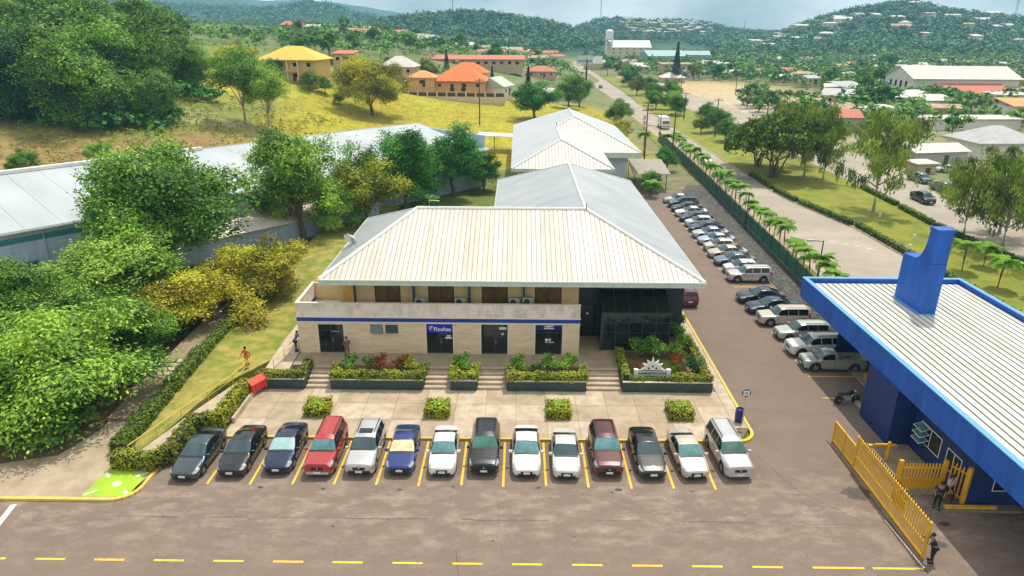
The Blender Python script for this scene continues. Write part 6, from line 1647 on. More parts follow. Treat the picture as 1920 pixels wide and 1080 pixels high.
hedge([(-24.95, 49.2), (-24.95, 54), (-24.95, 58)], .8, .6, .12, 'shaded continuation of the hedge below the amber tree', 'hedged', zf=lambda y: zl(y) - .1)
hz0 = .9
hedge([(-18.85, 44.95), (-16.0, 44.95), (-15.95, 47.0)], .6, .55, hz0, 'hedge corner on the leftmost planter', 'hedge')
hedge([(-13.55, 46.4), (-13.45, 44.95), (-7.1, 44.95), (-7.0, 46.4)], .62, .58, hz0, 'clipped hedge rim of the long left planter')
hedge([(-4.65, 46.3), (-4.55, 44.95), (-3.1, 44.95), (-3.0, 46.3)], .6, .58, hz0, 'clipped hedge rim of the short planter')
hedge([(-.45, 46.2), (-.35, 44.95), (5.0, 44.95), (5.1, 46.2)], .62, .58, hz0, 'clipped hedge rim of the long right planter')
hedge([(8.25, 49.4), (8.25, 45.1)], .5, .55, hz0, 'narrow hedge on the left edge of the sign garden', 'hedge')
hedge([(8.6, 44.95), (11.6, 44.95)], .4, .3, hz0, 'low hedge in front of the sign wall', 'hedged')
hedge([(11.9, 44.98), (14.2, 44.98), (14.3, 48.0), (14.25, 52)], .6, .55, hz0, 'hedge on the right corner of the sign garden')
for k, (x, lab) in enumerate(((-13.75, 'square clipped planter hedge at the left of the plaza'), (-5.4, 'square clipped planter hedge in front of the door with the blue sign'), (3.0, 'square clipped planter hedge behind the white sedan'), (11.45, 'square clipped planter hedge at the right of the plaza'))):
    o = hedge([(x - .55, 40.95), (x + .55, 40.95), (x + .55, 42.05), (x - .55, 42.05)], .55, .72, .13, lab, closed=True, group='square hedges on the plaza')
    r = random.Random(k); mb = MB()
    for j in range(14):
        a_ = 2 * math.pi * j / 14 + r.uniform(-.2, .2); l_ = r.uniform(.35, .6); dv = Vector((math.cos(a_), math.sin(a_), 0)); sv = Vector((-dv.y, dv.x, 0)) * .06; c0 = Vector((.55, .55, .45))
        mb.add([c0 - sv, c0 + sv, c0 + dv * l_ * .6 + sv * .8 + Vector((0, 0, .45)), c0 + dv * l_ * .6 - sv * .8 + Vector((0, 0, .45)), c0 + dv * l_ + Vector((0, 0, .4))], [(0, 1, 2, 3), (3, 2, 4)])
    me = mb.mesh('rosette', LM['lime']); at = me.attributes.new('tint', 'FLOAT', 'POINT'); at.data.foreach_set('value', [r.uniform(.4, 1) for _ in me.vertices])
    link(bpy.data.objects.new('rosette_plant', me), o)
sh1 = tree_proto(31, 1.2, (.75, .7, .55), .6, 10, 130, 8, .22, .11, 'mid', .04, .25, lobe=.5, clump=.13)
def shrub(x, y, z, s, leaf, lab, grp=None, sz=None):
    return place_tree(sh1, x, y, z, lab, s, x * 3, 'shrub', 'shrub', grp, leaf, sz)
shrubs = [(-12.4, 46.3, 1.0, 'mid', 'green shrub at the left of the long left planter'), (-11.2, 46.4, 1.05, 'hedged', 'dark green shrub in the long left planter'), (-10.0, 46.3, 1.05, 'rust', 'rust red shrub in the middle of the long left planter'),
          (-8.8, 46.4, 1.0, 'rust', 'reddish shrub right of the middle in the long left planter'), (-7.8, 46.3, .9, 'hedge', 'olive shrub at the right of the long left planter'), (-3.85, 46.4, 1.1, 'mid', 'round green shrub in the short planter'),
          (.4, 46.3, 1.05, 'mid', 'green shrub at the left of the long right planter'), (1.4, 46.2, .7, 'hedged', 'little shrub in the long right planter'), (2.7, 46.4, 1.15, 'mid', 'broad green shrub in the long right planter'), (4.1, 46.4, 1.15, 'light', 'pale green shrub at the right of the long right planter'),
          (9.6, 48.9, 1.5, 'mid', 'big green shrub below the glass porch'), (11.2, 49.1, 1.4, 'light', 'light green shrub below the glass porch'), (9.2, 46.6, .7, 'rust', 'rust coloured shrub beside the sunburst sign'), (12.6, 47.4, .9, 'flame', 'orange flowering shrub in the sign garden'),
          (13.4, 46.6, 1.1, 'deep', 'dark round bush at the right of the sign garden'), (12.9, 48.8, 1.1, 'light', 'pale green shrub right of the sign garden'), (13.6, 50.6, 1.2, 'mid', 'green shrub on the strip beside the porch'), (13.5, 52.8, 1.3, 'mid', 'green shrub farther along the strip beside the porch'),
          (14.3, 55.0, 1.0, 'mid', 'shrub beside the wine red car'), (14.6, 58.5, 1.0, 'hedged', 'shrub at the kerb ahead of the wine red car'), (12.2, 46.3, .6, 'hedged', 'small dark shrub beside the sign pillar')]
for (x, y, s, lf, lab) in shrubs: shrub(x, y, .85 if y < 50.2 else .75, s, lf, lab)
gl = sheet('garden_lawn', [(11.0, 46.4), (12.4, 46.4), (12.2, 48.6), (11.2, 48.6)], .86, m_lawng)
for (x, y, s, lab) in ((26.0, 43.2, 1.2, 'leafy plant at the near end of the bed by the gatehouse pier'), (26.6, 44.4, 1.25, 'leafy plant in the middle of the bed by the gatehouse'), (25.6, 41.4, 1.1, 'leafy plant against the gatehouse pier'), (27.2, 45.4, 1.0, 'leafy plant beside the yellow kerb corner')):
    shrub(x, y, .05, s, 'deep' if s > 1.15 else 'mid', lab)
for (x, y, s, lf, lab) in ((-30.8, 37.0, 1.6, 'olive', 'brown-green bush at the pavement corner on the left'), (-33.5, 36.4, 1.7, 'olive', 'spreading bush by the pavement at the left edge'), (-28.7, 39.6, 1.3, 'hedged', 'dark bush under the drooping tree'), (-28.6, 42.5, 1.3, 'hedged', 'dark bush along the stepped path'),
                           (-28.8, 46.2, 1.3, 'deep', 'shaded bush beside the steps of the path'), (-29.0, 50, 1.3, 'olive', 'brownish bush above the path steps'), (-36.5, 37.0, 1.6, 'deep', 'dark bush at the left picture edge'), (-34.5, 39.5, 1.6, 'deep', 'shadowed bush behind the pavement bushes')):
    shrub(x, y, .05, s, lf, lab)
# median hedges
for k, (a, b_, lab) in enumerate([((47.1, 60), (47.1, 73), 'a'), ((47.1, 74), (46.9, 91), 'b'), ((46.4, 92.5), (44.2, 104.5), 'c'), ((43.9, 106), (43.3, 113), 'd'), ((43.3, 115), (43.3, 126), 'e'), ((58.5, 52), (58.4, 68), 'f'), ((58.4, 69), (58.3, 80), 'g'), ((58.0, 82), (57.8, 91.5), 'h'), ((57.9, 93), (58.5, 102), 'i'), ((58.7, 104), (59.2, 116), 'j')]):
    lab = {'a': 'dark low hedge on the median behind the blue tower', 'b': 'dark low hedge along the widening of the highway', 'c': 'dark low hedge where the highway narrows', 'd': 'short hedge piece beside the umbrella tree', 'e': 'farthest hedge piece on the near median edge',
           'f': 'dark hedge on the far median edge at the right', 'g': 'dark hedge on the far median edge behind the palms', 'h': 'hedge on the far median edge above the blue tower', 'i': 'hedge on the far median edge by the black pickup', 'j': 'farthest hedge on the far median edge'}[lab]
    hedge([a, b_], .8, .65, .1, lab, 'hedged', 45, .30)
for (x, y, lb) in ((52.5, 96.5, 'farthest of three on'), (51.5, 85.5, 'middle of three on'), (48.5, 81.0, 'nearest of three on')):
    mk = empty('marker_post', (x, y, .1), label=f'small white marker post, {lb} the median lawn', cat='post', group='marker posts'); MB().box(-.1, .1, -.1, .1, 0, .6).build('stub', m_wht, mk); MB().box(-.13, .13, -.13, .13, .6, .66).build('cap', m_wht, mk)
# ------------------------------------------------------------------ houses
WALLM = {'cream': mat('house_cream', (.60, .50, .33), .9), 'white': mat('house_white', (.66, .63, .57), .9), 'peach': mat('house_peach', (.62, .36, .17), .9), 'grey': mat('house_grey', (.36, .36, .34), .9),
         'pink': mat('house_pink', (.60, .30, .28), .9), 'tan': mat('house_tan', (.45, .34, .22), .9), 'yellow': mat('house_yellow', (.64, .44, .13), .9)}
ROOFM = {'yellow': mat('tile_yellow', (.66, .43, .07), .8, var=.15), 'orange': mat('tile_orange', (.58, .16, .035), .8, var=.2, scale=1.5), 'red': mat('tile_red', (.46, .15, .09), .8, var=.2), 'zinc': mat('zinc_roof', (.36, .37, .37), .5, var=.15, scale=.6),
         'white': mat('white_roof', (.50, .48, .44), .6, var=.15, scale=.5), 'rust': mat('rusty_roof', (.36, .25, .17), .7, var=.3, scale=.6), 'green': mat('green_roof', (.42, .48, .40), .6), 'teal': mat('teal_roof', (.20, .36, .38), .5), 'terracotta': mat('terracotta', (.60, .28, .10), .8, var=.2)}
def roof_shape(kind, w, d, h, rh, ov):
    a, b_ = w / 2 + ov, d / 2 + ov
    mb = MB()
    if kind == 'hip':
        r = max(0.0, a - b_) if a > b_ else 0.0
        s = max(0.0, b_ - a) if b_ > a else 0.0
        v = [(-a, -b_, h), (a, -b_, h), (a, b_, h), (-a, b_, h), (-r, -s, h + rh), (r, s, h + rh)]
        f = [(0, 1, 5, 4), (1, 2, 5), (2, 3, 4, 5), (3, 0, 4)] if a > b_ else [(0, 1, 4), (1, 2, 5, 4), (2, 3, 5), (3, 0, 4, 5)]
        mb.add(v, f + [(3, 2, 1, 0)])
        mb.box(-a, a, -b_ - .03, -b_, h - .25, h + .02)
    elif kind == 'gable':
        mb.add([(-a, -b_, h), (a, -b_, h), (a, b_, h), (-a, b_, h), (-a, 0, h + rh), (a, 0, h + rh)], [(0, 1, 5, 4), (2, 3, 4, 5), (1, 2, 5), (3, 0, 4), (3, 2, 1, 0)])
    else:
        mb.add([(-a, -b_, h), (a, -b_, h), (a, b_, h + rh), (-a, b_, h + rh), (-a, -b_, h + .18), (a, -b_, h + .18), (a, b_, h + rh + .18), (-a, b_, h + rh + .18)], [(0, 3, 2, 1), (4, 5, 6, 7), (0, 1, 5, 4), (1, 2, 6, 5), (2, 3, 7, 6), (3, 0, 4, 7)])
    return mb
_hc = {}
def house(x, y, z, w, d, h, roof, rm, wm, rz, label, rh=2.0, group=None, wins=3, name='house', cat='house', ov=.5, door=True, floors=1):
    o = empty(name, (x, y, z), rz, label, cat, group)
    mb = MB().box(-w / 2, w / 2, -d / 2, d / 2, -2.0, h)
    mb.build('wall', WALLM[wm], o)
    roof_shape(roof, w, d, h + .003, rh, ov).build('roof', ROOFM[rm], o)
    for fl in range(floors):
        zc = h - 1.9 - 2.8 * fl
        for k in range(wins):
            xx = -w / 2 + w * (k + .5) / wins
            wd_ = min(1.3, w / wins * .5)
            wi = MB().box(xx - wd_ / 2, xx + wd_ / 2, -d / 2 - .05, -d / 2 - .005, zc, zc + 1.2).build('window', m_trim, o)
            MB().box(xx - wd_ / 2 + .1, xx + wd_ / 2 - .1, -d / 2 - .07, -d / 2 - .051, zc + .1, zc + 1.1).build('pane', m_dgl, wi)
    if door: MB().box(-.5 + w * .1, .5 + w * .1, -d / 2 - .06, -d / 2 - .006, h - 2.8 * floors, h - 2.8 * floors + 2.1).build('door', m_bfr, o)
    return o
h1 = house(-62, 200, 12.0, 15.5, 11, 5.2, 'hip', 'yellow', 'yellow', R(-6), 'two-storey house with pale yellow hip roof on the slope', 3.4, wins=4, floors=2, ov=1.0)
MB().box(-7.5, 3, -6.6, -5.6, 2.2, 2.5).build('balcony', m_cream, h1)
for xx in (-7.2, -3.6, 0, 3.0): MB().box(xx - .15, xx + .15, -6.5, -6.2, 0, 5.0).build('column', m_trim, h1)
house(-52.5, 219, 12.6, 6, 6, 5.4, 'mono', 'red', 'tan', R(-8), 'tan box house with red lean-to roof right of the yellow house', .8, wins=2)
house(-39.5, 239, 9.0, 11.5, 9, 4.6, 'hip', 'white', 'tan', R(-5), 'grey-walled house with white hip roof behind the golden tree', 3.2, wins=3)
house(-41.6, 228, 6.3, 10, 6, 2.8, 'mono', 'white', 'cream', 0, 'low cream garage below the white-roofed house', .3, wins=1)
house(-30.2, 226, 5.4, 8.4, 7, 5.6, 'hip', 'terracotta', 'peach', R(-3), 'peach gate lodge with small terracotta hip roof', 2.0, wins=1)
h5 = house(-18.3, 229, 5.0, 16, 12, 5.0, 'hip', 'orange', 'peach', R(-4), 'peach house with bright orange tiled hip roof', 4.2, wins=4, ov=.9)
for xx in (-2.0, 1.6): 
    MB().lathe([(.75, -6.12), (.75, -6.08)], (xx, 0, 2.6), 14, 'Y').build('arched_window', m_dgl, h5)
house(-17, 241, 6.5, 13, 9, 5.2, 'hip', 'orange', 'peach', R(-4), 'second orange hip roof rising behind the orange-roofed house', 3.2, wins=0, door=False)
house(-7.4, 233, 4.0, 9, 9, 4.0, 'gable', 'green', 'white', R(70), 'pale green-roofed house right of the orange-roofed house', 2.8, wins=2)
bw = empty('garden_wall', (-21, 217.5, 4.3), R(-4), label='cream garden wall with railings below the orange-roofed house', cat='wall')
MB().box(-16, 17, 0, .25, -1, 1.4).build('wall_base', WALLM['cream'], bw)
for k in range(12):
    MB().box(-16 + k * 3 - .2, -16 + k * 3 + .2, -.03, .28, -.5, 2.9).build('pillar', WALLM['cream'], bw)
    if k < 11: MB().box(-15.75 + k * 3, -13.25 + k * 3, .10, .15, 1.5, 2.6).build('railing', m_bfr, bw)
rh2 = empty('long_school', (-20, 335, tz(-20, 335)), R(2), label='long low building with faded red roof across the hillside', cat='building')
MB().box(-23, 22, -4, 4, -3, 3.2).build('wall', WALLM['tan'], rh2); roof_shape('mono', 45, 8, 3.2, 1.6, .8).build('roof', ROOFM['red'], rh2)
for k in range(12): MB().box(-21 + k * 3.6, -19.4 + k * 3.6, -4.06, -4.01, 1.2, 2.4).build('window', m_dgl, rh2)
house(11, 345, tz(11, 345), 14, 10, 3, 'hip', 'red', 'tan', 0, 'red-roofed pavilion at the right end of the long low building', 2.4, wins=3)
house(15.5, 262, tz(15.5, 262), 14, 8, 2.6, 'gable', 'white', 'white', R(15), 'low white-roofed shed by the tall dark posts', 1.4, wins=0)
# church-like hall on the right plain
ch = empty('white_hall', (178, 295, 0), 0, label='large white hall with bright pale roof and arched gable windows', cat='building')
MB().box(-21, 21, -11, 11, 0, 8.2).add([(-21, -11, 8.2), (-21, 11, 8.2), (-21, 0, 12.2), (-20.8, -11, 8.2), (-20.8, 11, 8.2), (-20.8, 0, 12.2)], [(0, 2, 1), (3, 4, 5), (0, 3, 5, 2), (2, 5, 4, 1)]).build('wall', WALLM['white'], ch)
cr = MB().slab([(-21.8, -12, 7.9), (22, -12, 7.9), (22, 0, 12.4), (-21.8, 0, 12.4)], .15).slab([(22, 12, 7.9), (-21.8, 12, 7.9), (-21.8, .01, 12.4), (22, .01, 12.4)], .15).build('roof', ROOFM['white'], ch)
for k in range(4):
    yy_ = -6 + k * 4
    w_ = MB().box(-21.08, -21.01, yy_ - .7, yy_ + .7, 4.2, 6.2).build('arched_window', m_dgl, ch)
    MB().lathe([(.7, -21.08), (.7, -21.01)], (0, yy_, 6.2), 12, 'X').build('arch', m_dgl, w_)
MB().box(-14, -11, -11.08, -11.01, 3.6, 5.2).build('window', m_bfr, ch)
MB().box(-21.5, -20.9, -11.2, 11.2, 2.6, 3.0).build('string_course', m_grey, ch)
ca = empty('red_annexe', (184, 279, 0), label='low annexe with faded red and orange roof before the white hall', cat='building')
MB().box(-18, 16, -3, 4.8, 0, 3.2).build('wall', WALLM['peach'], ca)
MB().slab([(-18.6, -4.2, 3.25), (8, -4.2, 3.25), (8, 4.8, 6.2), (-18.6, 4.8, 6.2)], .15).build('roof', ROOFM['red'], ca); MB().slab([(8.01, -4.2, 3.2), (17, -4.2, 3.2), (17, 4.8, 5.2), (8.01, 4.8, 5.2)], .15).build('roof', ROOFM['rust'], ca)
MB().slab([(-16, -8.5, 2.2), (2, -8.5, 2.2), (2, -3.2, 3.1), (-16, -3.2, 3.1)], .12).build('canopy', ROOFM['orange'], ca)
house(205, 330, 0, 20, 12, 6, 'hip', 'red', 'pink', R(8), 'pink building with faded red roof behind the white hall', 3, wins=4)
house(197, 352, 0, 14, 8, 9.5, 'mono', 'white', 'pink', 0, 'pink upper storey with flat white roof behind the white hall', .3, wins=3)
house(235, 318, 0, 26, 12, 4.5, 'gable', 'terracotta', 'tan', R(6), 'long terracotta roof right of the pink building', 2.0, wins=4)
house(158, 216, 0, 18, 10, 4.5, 'mono', 'terracotta', 'white', R(-4), 'shop with orange roof and blue glass front at the right edge', 1.6, wins=0, door=False)
for k in range(3): tag(MB().box(150 + k * 4.2, 153.8 + k * 4.2, 210.2, 210.4, .8, 3.9).build('shop_window', mat('blue_shopglass', (.02, .10, .17), .1)), 'blue glass pane of the shop front at the right edge', 'window', 'blue shop panes')
house(104, 152, 0, 13.5, 11, 3.4, 'hip', 'zinc', 'white', R(3), 'white house with grey hip roof at the right edge', 3.0, wins=3, ov=.7)
house(172, 250, 0, 12, 8, 5, 'mono', 'white', 'cream', R(-6), 'cream flat-roofed house right of the white hall', .4, wins=3)
house(125, 196, 0, 28, 6, 2.8, 'mono', 'white', 'white', R(4), 'long low white-roofed stalls behind the feathery trees', .4, wins=0, door=False)
house(84, 141, 0, 12, 7, 2.9, 'gable', 'white', 'grey', R(12), 'pale awning over parked vehicles beyond the far carriageway', 1.2, wins=0, name='awning', cat='awning')
house(77.5, 131.5, 0, 4, 3, 1.8, 'mono', 'white', 'tan', R(10), 'small white kiosk beside the parked white sedan', .2, wins=0, name='kiosk', cat='kiosk')
# school with water tower, halls, brown building
sc_ = house(92, 605, 0, 34, 16, 12, 'gable', 'zinc', 'cream', R(4), 'pale two-storey building with many dark windows at the road end', 5.5, wins=6, floors=2, name='school_building', cat='building')
wt = empty('water_tower', (75, 600, 0), label='white water tank on four tall legs by the road end', cat='water tower')
MB().lathe([(3.0, 18), (3.2, 18.4), (3.2, 24.5), (2.2, 25.4), (.2, 25.8)], (0, 0, 0), 14).build('tank', m_wht, wt)
for (a, b_) in ((-2.4, -2.4), (2.4, -2.4), (2.4, 2.4), (-2.4, 2.4)): MB().tube([(a * 1.15, b_ * 1.15, 0), (a, b_, 18.2)], .35, 6).build('leg', m_wht, wt)
for z in (6, 12): MB().box(-2.7, 2.7, -2.65, -2.35, z, z + .4).build('brace', m_wht, wt)
house(112, 560, 0, 30, 20, 7, 'gable', 'teal', 'grey', R(10), 'large hall with blue-green metal roof', 4, wins=0, door=False, name='hall', cat='building')
house(140, 590, 0, 30, 16, 7, 'gable', 'teal', 'grey', R(-5), 'second blue-green roofed hall farther right', 3, wins=0, door=False, name='hall', cat='building')
house(94, 430, 0, 18, 9, 6.5, 'mono', 'rust', 'tan', R(6), 'brown two-storey brick house under scaffolding beyond the sandy lot', .6, wins=5, floors=2)
house(80, 372, 0, 12, 9, 2.6, 'hip', 'white', 'tan', 0, 'white pyramid-roofed hut by the sandy lot', 2.4, wins=2)
bb = empty('billboard', (33.6, 352, 0), R(2), label='white roadside billboard on one dark post over the highway', cat='billboard')
MB().tube([(0, 0, 0), (0, 0, 12)], .45, 8).build('post', m_pole, bb)
pn = MB().box(-5.0, 3.2, -.3, .3, 9.5, 13.5).build('panel', mat('faded_poster', (.42, .44, .42), .7, col2=(.66, .64, .58), scale=.7), bb)
MB().box(-4.6, 2.8, -.34, -.31, 10.6, 11.4).build('poster_band', plain('poster_teal', (.10, .28, .28)), pn)
MB().box(3.6, 7.6, -.3, .3, 9.8, 13.2).build('panel', m_wht, bb); MB().box(-5, 7.4, -.9, -.4, 8.9, 9.2).build('catwalk', m_grey, bb)
# masts on the hills
def mast(x, y, h, lab, lattice=False):
    o = empty('radio_mast', (x, y, tz(x, y) - 1), label=lab, cat='mast')
    r = h * (.05 if lattice else .028)
    for k in range(3):
        a_ = 2.094 * k; MB().tube([(r * math.cos(a_), r * math.sin(a_), 0), (r * .25 * math.cos(a_), r * .25 * math.sin(a_), h)], .28, 4).build('leg', m_grey, o)
    for j in range(8):
        rr = r * (1 - .75 * j / 8); z = h * j / 8
        MB().tube([(rr, 0, z), (-rr * .5, rr * .86, z + h / 16), (-rr * .5, -rr * .86, z), (rr, 0, z + h / 16)], .16, 4).build('brace', m_grey, o)
    if lattice:
        for j in range(3): MB().box(-5, 5, -.2, .2, h * (.62 + .14 * j), h * (.62 + .14 * j) + .4).build('crossarm', m_grey, o)
mast(-83, 925, 26, 'thin radio mast on the dark ridge left of centre'); mast(148, 1325, 50, 'tall radio mast on the hill behind the road'); mast(410, 1330, 26, 'small mast on the low saddle'); mast(668, 995, 46, 'lattice power pylon on the right hill', True)

# ------------------------------------------------------------------ scattered town houses and trees
def far_tree(seed, h, r0, nl, leaf, per=9, ll=1.1, flat=.5):
    (V, F, T), lc, lr = crown(seed, (0, 0, h * .58), (r0, r0, h * .42), 14, nl, per, ll, ll * .55, lobe=.45, clump=.55, low=-.7)
    tb = MB().tube([(0, 0, -.5), (0, 0, h * .6)], [.28, .12], 5, False)
    n = len(V)
    V = np.concatenate([V, np.array(tb.v)]); F = np.concatenate([F, np.array(tb.f) + n]); T = np.concatenate([T, np.full(len(tb.v), .1)])
    me = np_mesh('far_tree', V, F, [LM[leaf], m_bark], {'tint': T})
    mi = np.zeros(len(F), np.int32); mi[-len(tb.f):] = 1
    me.polygons.foreach_set('material_index', mi)
    return me
FT = [far_tree(51, 9, 4.6, 120, 'far'), far_tree(52, 11, 4.2, 130, 'far'), far_tree(53, 7, 4.0, 100, 'mid'), far_tree(54, 8, 4.2, 110, 'olive'), far_tree(55, 10, 5.0, 130, 'dark')]
rt = random.Random(5)
taken = [(178, 295, 24), (184, 279, 18), (205, 330, 12), (158, 216, 12), (104, 152, 11), (172, 250, 9), (125, 196, 12), (84, 141, 9), (92, 605, 20), (112, 560, 18), (140, 590, 18), (94, 430, 11), (235, 318, 14)]
def free(x, y, r):
    return all((x - a) ** 2 + (y - b_) ** 2 > (r + c_) ** 2 for a, b_, c_ in taken)
def tocam(px, py):       # a spot of the plain seen in a given direction from the drone
    d = _fw * 1280 + _r2 * (px - 960) - _u2 * (py - 540); t = -25.2 / d.z
    return d.x * t, d.y * t
KN = {'gable': 'gabled', 'mono': 'flat-topped', 'hip': 'hipped'}
def side_(x, y):
    t = x / y
    return 'left' if t < .33 else 'middle' if t < .52 else 'right'
nh = 0
tw_lab = {'white': 'white-roofed', 'zinc': 'grey-roofed', 'rust': 'rusty-roofed', 'red': 'red-roofed', 'terracotta': 'terracotta-roofed'}
for _ in range(900):
    if nh >= 95: break
    px, py = rt.uniform(1255, 1960), 96 + 150 * rt.random() ** 1.5
    x, y = tocam(px, py)
    if x < 84 + max(0, (y - 400) * .05) or y < 165 or y > 760: continue
    if (x - 92) ** 2 / 45 ** 2 + (y - 320) ** 2 / 75 ** 2 < 1: continue
    w = rt.uniform(8, 14); d = rt.uniform(7, 10)
    if not free(x, y, w * .62): continue
    taken.append((x, y, w * .62))
    rm = rt.choice(['white', 'white', 'zinc', 'zinc', 'rust', 'white', 'zinc', 'red' if rt.random() < .5 else 'white', 'terracotta' if rt.random() < .5 else 'rust']); wm = rt.choice(['cream', 'white', 'grey', 'tan', 'peach'])
    band_ = 'nearer' if y < 300 else 'farther' if y < 500 else 'farthest'
    kd = rt.choice(['gable', 'gable', 'mono', 'hip'])
    house(x, y, 0, w, d, rt.uniform(2.8, 4.2), kd, rm, wm, rt.uniform(-.5, .5), f'{KN[kd]} {tw_lab[rm]} {wm} house in the {side_(x, y)} part of the {band_} town rows', rt.uniform(.8, 2.0), 'houses of the town on the right', wins=2 if y < 420 else 0, door=y < 420)
    nh += 1
nt_ = 0
for _ in range(4000):
    if nt_ >= 190: break
    px, py = rt.uniform(1200, 1990), 92 + 165 * rt.random() ** 1.35
    x, y = tocam(px, py)
    if y < 150 or y > 800 or x < 76: continue
    if (x - 95) ** 2 / 40 ** 2 + (y - 325) ** 2 / 62 ** 2 < 1: continue
    if not free(x, y, 2.6): continue
    taken.append((x, y, 2.4)); k = rt.randrange(5)
    o = link(bpy.data.objects.new('town_tree', FT[k])); o.location = (x, y, -.1); s = rt.uniform(.55, 1.1); o.scale = (s, s, s * rt.uniform(.85, 1.15)); o.rotation_euler.z = rt.uniform(0, 6.3)
    tag(o, ('small ' if s < .72 else 'large ' if s > .95 else '') + ('green', 'tall green', 'bright green', 'olive', 'dark green')[k] + f" tree in the {side_(x, y)} part of the {'near' if y < 260 else 'middle' if y < 420 else 'far'} town", 'tree', 'trees of the town on the right'); nt_ += 1
# town beyond the yellow field and along the far highway
nh = nt2 = 0
for _ in range(3000):
    if nt2 >= 95 and nh >= 36: break
    px, py = rt.uniform(560, 1190), rt.uniform(66, 150)
    y = rt.uniform(285, 720); x = (px - 967) / 1280 * y
    if x > 30 and x < 52: continue
    if y < 350 and -50 < x < 25: continue
    z = tz(x, y)
    if not free(x, y, 4): continue
    if rt.random() < .25 and nh < 36 and y > 400:
        taken.append((x, y, 6)); rm = rt.choice(['white', 'white', 'zinc', 'rust', 'red']); 
        kd, wm = rt.choice(['gable', 'hip', 'mono']), rt.choice(['white', 'cream', 'tan'])
        house(x, y, z, rt.uniform(9, 16), rt.uniform(7, 10), rt.uniform(3, 4.5), kd, rm, wm, rt.uniform(-.4, .4), f'{KN[kd]} {tw_lab[rm]} {wm} house {"left of" if x < -20 else "near"} the road beyond the yellow field', rt.uniform(1, 2.2), 'houses beyond the yellow field', wins=3 if y < 480 else 0, door=False); nh += 1
    elif nt2 < 95:
        taken.append((x, y, 2.5)); k = rt.randrange(5)
        o = link(bpy.data.objects.new('town_tree', FT[k])); o.location = (x, y, z - .1); s = rt.uniform(.5, 1.0); o.scale = (s, s, s); o.rotation_euler.z = rt.uniform(0, 6.3)
        tag(o, ('small ' if s < .65 else 'large ' if s > .88 else '') + ('green', 'tall green', 'bright green', 'olive', 'dark green')[k] + f" tree {'left of' if x < -20 else 'near'} the road {'beyond' if y < 480 else 'far beyond'} the yellow field", 'tree', 'trees beyond the yellow field'); nt2 += 1
# houses on the hills
nh = 0
for _ in range(1500):
    if nh >= 46: break
    y = rt.uniform(760, 985); x = rt.uniform(.32, .82) * y
    z = tz(x, y)
    if z < 3 or not free(x, y, 9): continue
    taken.append((x, y, 9)); rm = rt.choice(['white', 'white', 'zinc', 'white', 'rust'])
    kd, wm = rt.choice(['gable', 'mono', 'hip']), rt.choice(['white', 'cream', 'white', 'tan'])
    house(x, y, z + 1.2, rt.uniform(9, 20), rt.uniform(8, 11), rt.uniform(4, 8), kd, rm, wm, rt.uniform(-.4, .4), f"{KN[kd]} {tw_lab[rm]} {wm} house {'low' if z < 16 else 'high' if z > 34 else 'halfway'} on the {side_(x * .8, y)} slope of the right hill", rt.uniform(1, 2.4), 'houses on the right hill', wins=3, door=False); nh += 1
nh = 0
for _ in range(1500):
    if nh >= 58: break
    y = rt.uniform(1130, 1300); x = rt.uniform(.145, .262) * y
    z = tz(x, y)
    if not free(x, y, 7): continue
    taken.append((x, y, 7)); rm = rt.choice(['white', 'zinc', 'zinc', 'rust'])
    kd, wm = rt.choice(['gable', 'mono']), rt.choice(['white', 'grey', 'tan'])
    house(x, y, z + 1.5, rt.uniform(8, 14), rt.uniform(7, 9), rt.uniform(3, 5), kd, rm, wm, rt.uniform(-.4, .4), f"{KN[kd]} {tw_lab[rm]} {wm} hut {'at the foot' if z < 12 else 'near the top' if z > 26 else 'halfway up'} of the middle hill", 1.2, 'huts on the middle hill', wins=0, door=False); nh += 1

# ------------------------------------------------------------------ woods that read as one mass
def wood(name, label, n, xr, yr, ok, hh, leaf, seed, per=22):
    r = np.random.default_rng(seed)
    X = r.uniform(*xr, n * 3); Y = r.uniform(*yr, n * 3)
    Z = terrain(X, Y); k = ok(X, Y, Z); X, Y, Z = X[k][:n], Y[k][:n], Z[k][:n]
    n = len(X)
    keep = np.ones(n, bool)
    tk = np.array(taken)
    for a, b_, c_ in tk:
        if c_ > 5: keep &= (X - a) ** 2 + (Y - b_) ** 2 > (c_ * .8) ** 2
    X, Y, Z = X[keep], Y[keep], Z[keep]; n = len(X)
    S_ = hh * r.uniform(.55, 1.25, n)
    d = unit(r.normal(size=(n * per, 3))); d[:, 2] = np.abs(d[:, 2]) * 1.2 - .15
    kk = np.repeat(np.arange(n), per)
    P = np.stack([X[kk], Y[kk], Z[kk] + S_[kk] * .5], 1) + d * (S_[kk] * r.uniform(.35, .55, n * per))[:, None]
    t = np.clip(r.normal(.42, .2, n)[kk] + r.normal(0, .16, n * per), 0, 1)
    V, F, T = leaves(P, d, t, hh * .36, hh * .24, r, 0, .6)
    o = link(bpy.data.objects.new(name, np_mesh(name, V, F, LM[leaf], {'tint': T})))
    return tag(o, label, 'wood', kind='stuff')
wood('forest', 'dark green wood covering the right hill', 3600, (230, 960), (690, 1015), lambda X, Y, Z: (Z > 1.0) & (X / Y < .9), 9.0, 'wood', 1)
wood('forest', 'wood covering the middle hill behind the road', 3000, (-60, 640), (1040, 1350), lambda X, Y, Z: (Z > 3), 9.0, 'wood', 2, 16)
wood('forest', 'dark wood on the ridge behind the town left of centre', 2600, (-380, 110), (720, 960), lambda X, Y, Z: (Z > 4), 9.5, 'wood', 3)
wood('forest', 'wood on the blue ridge at the left', 2200, (-1000, -60), (1180, 1580), lambda X, Y, Z: (Z > 8), 13, 'wood', 4, 14)
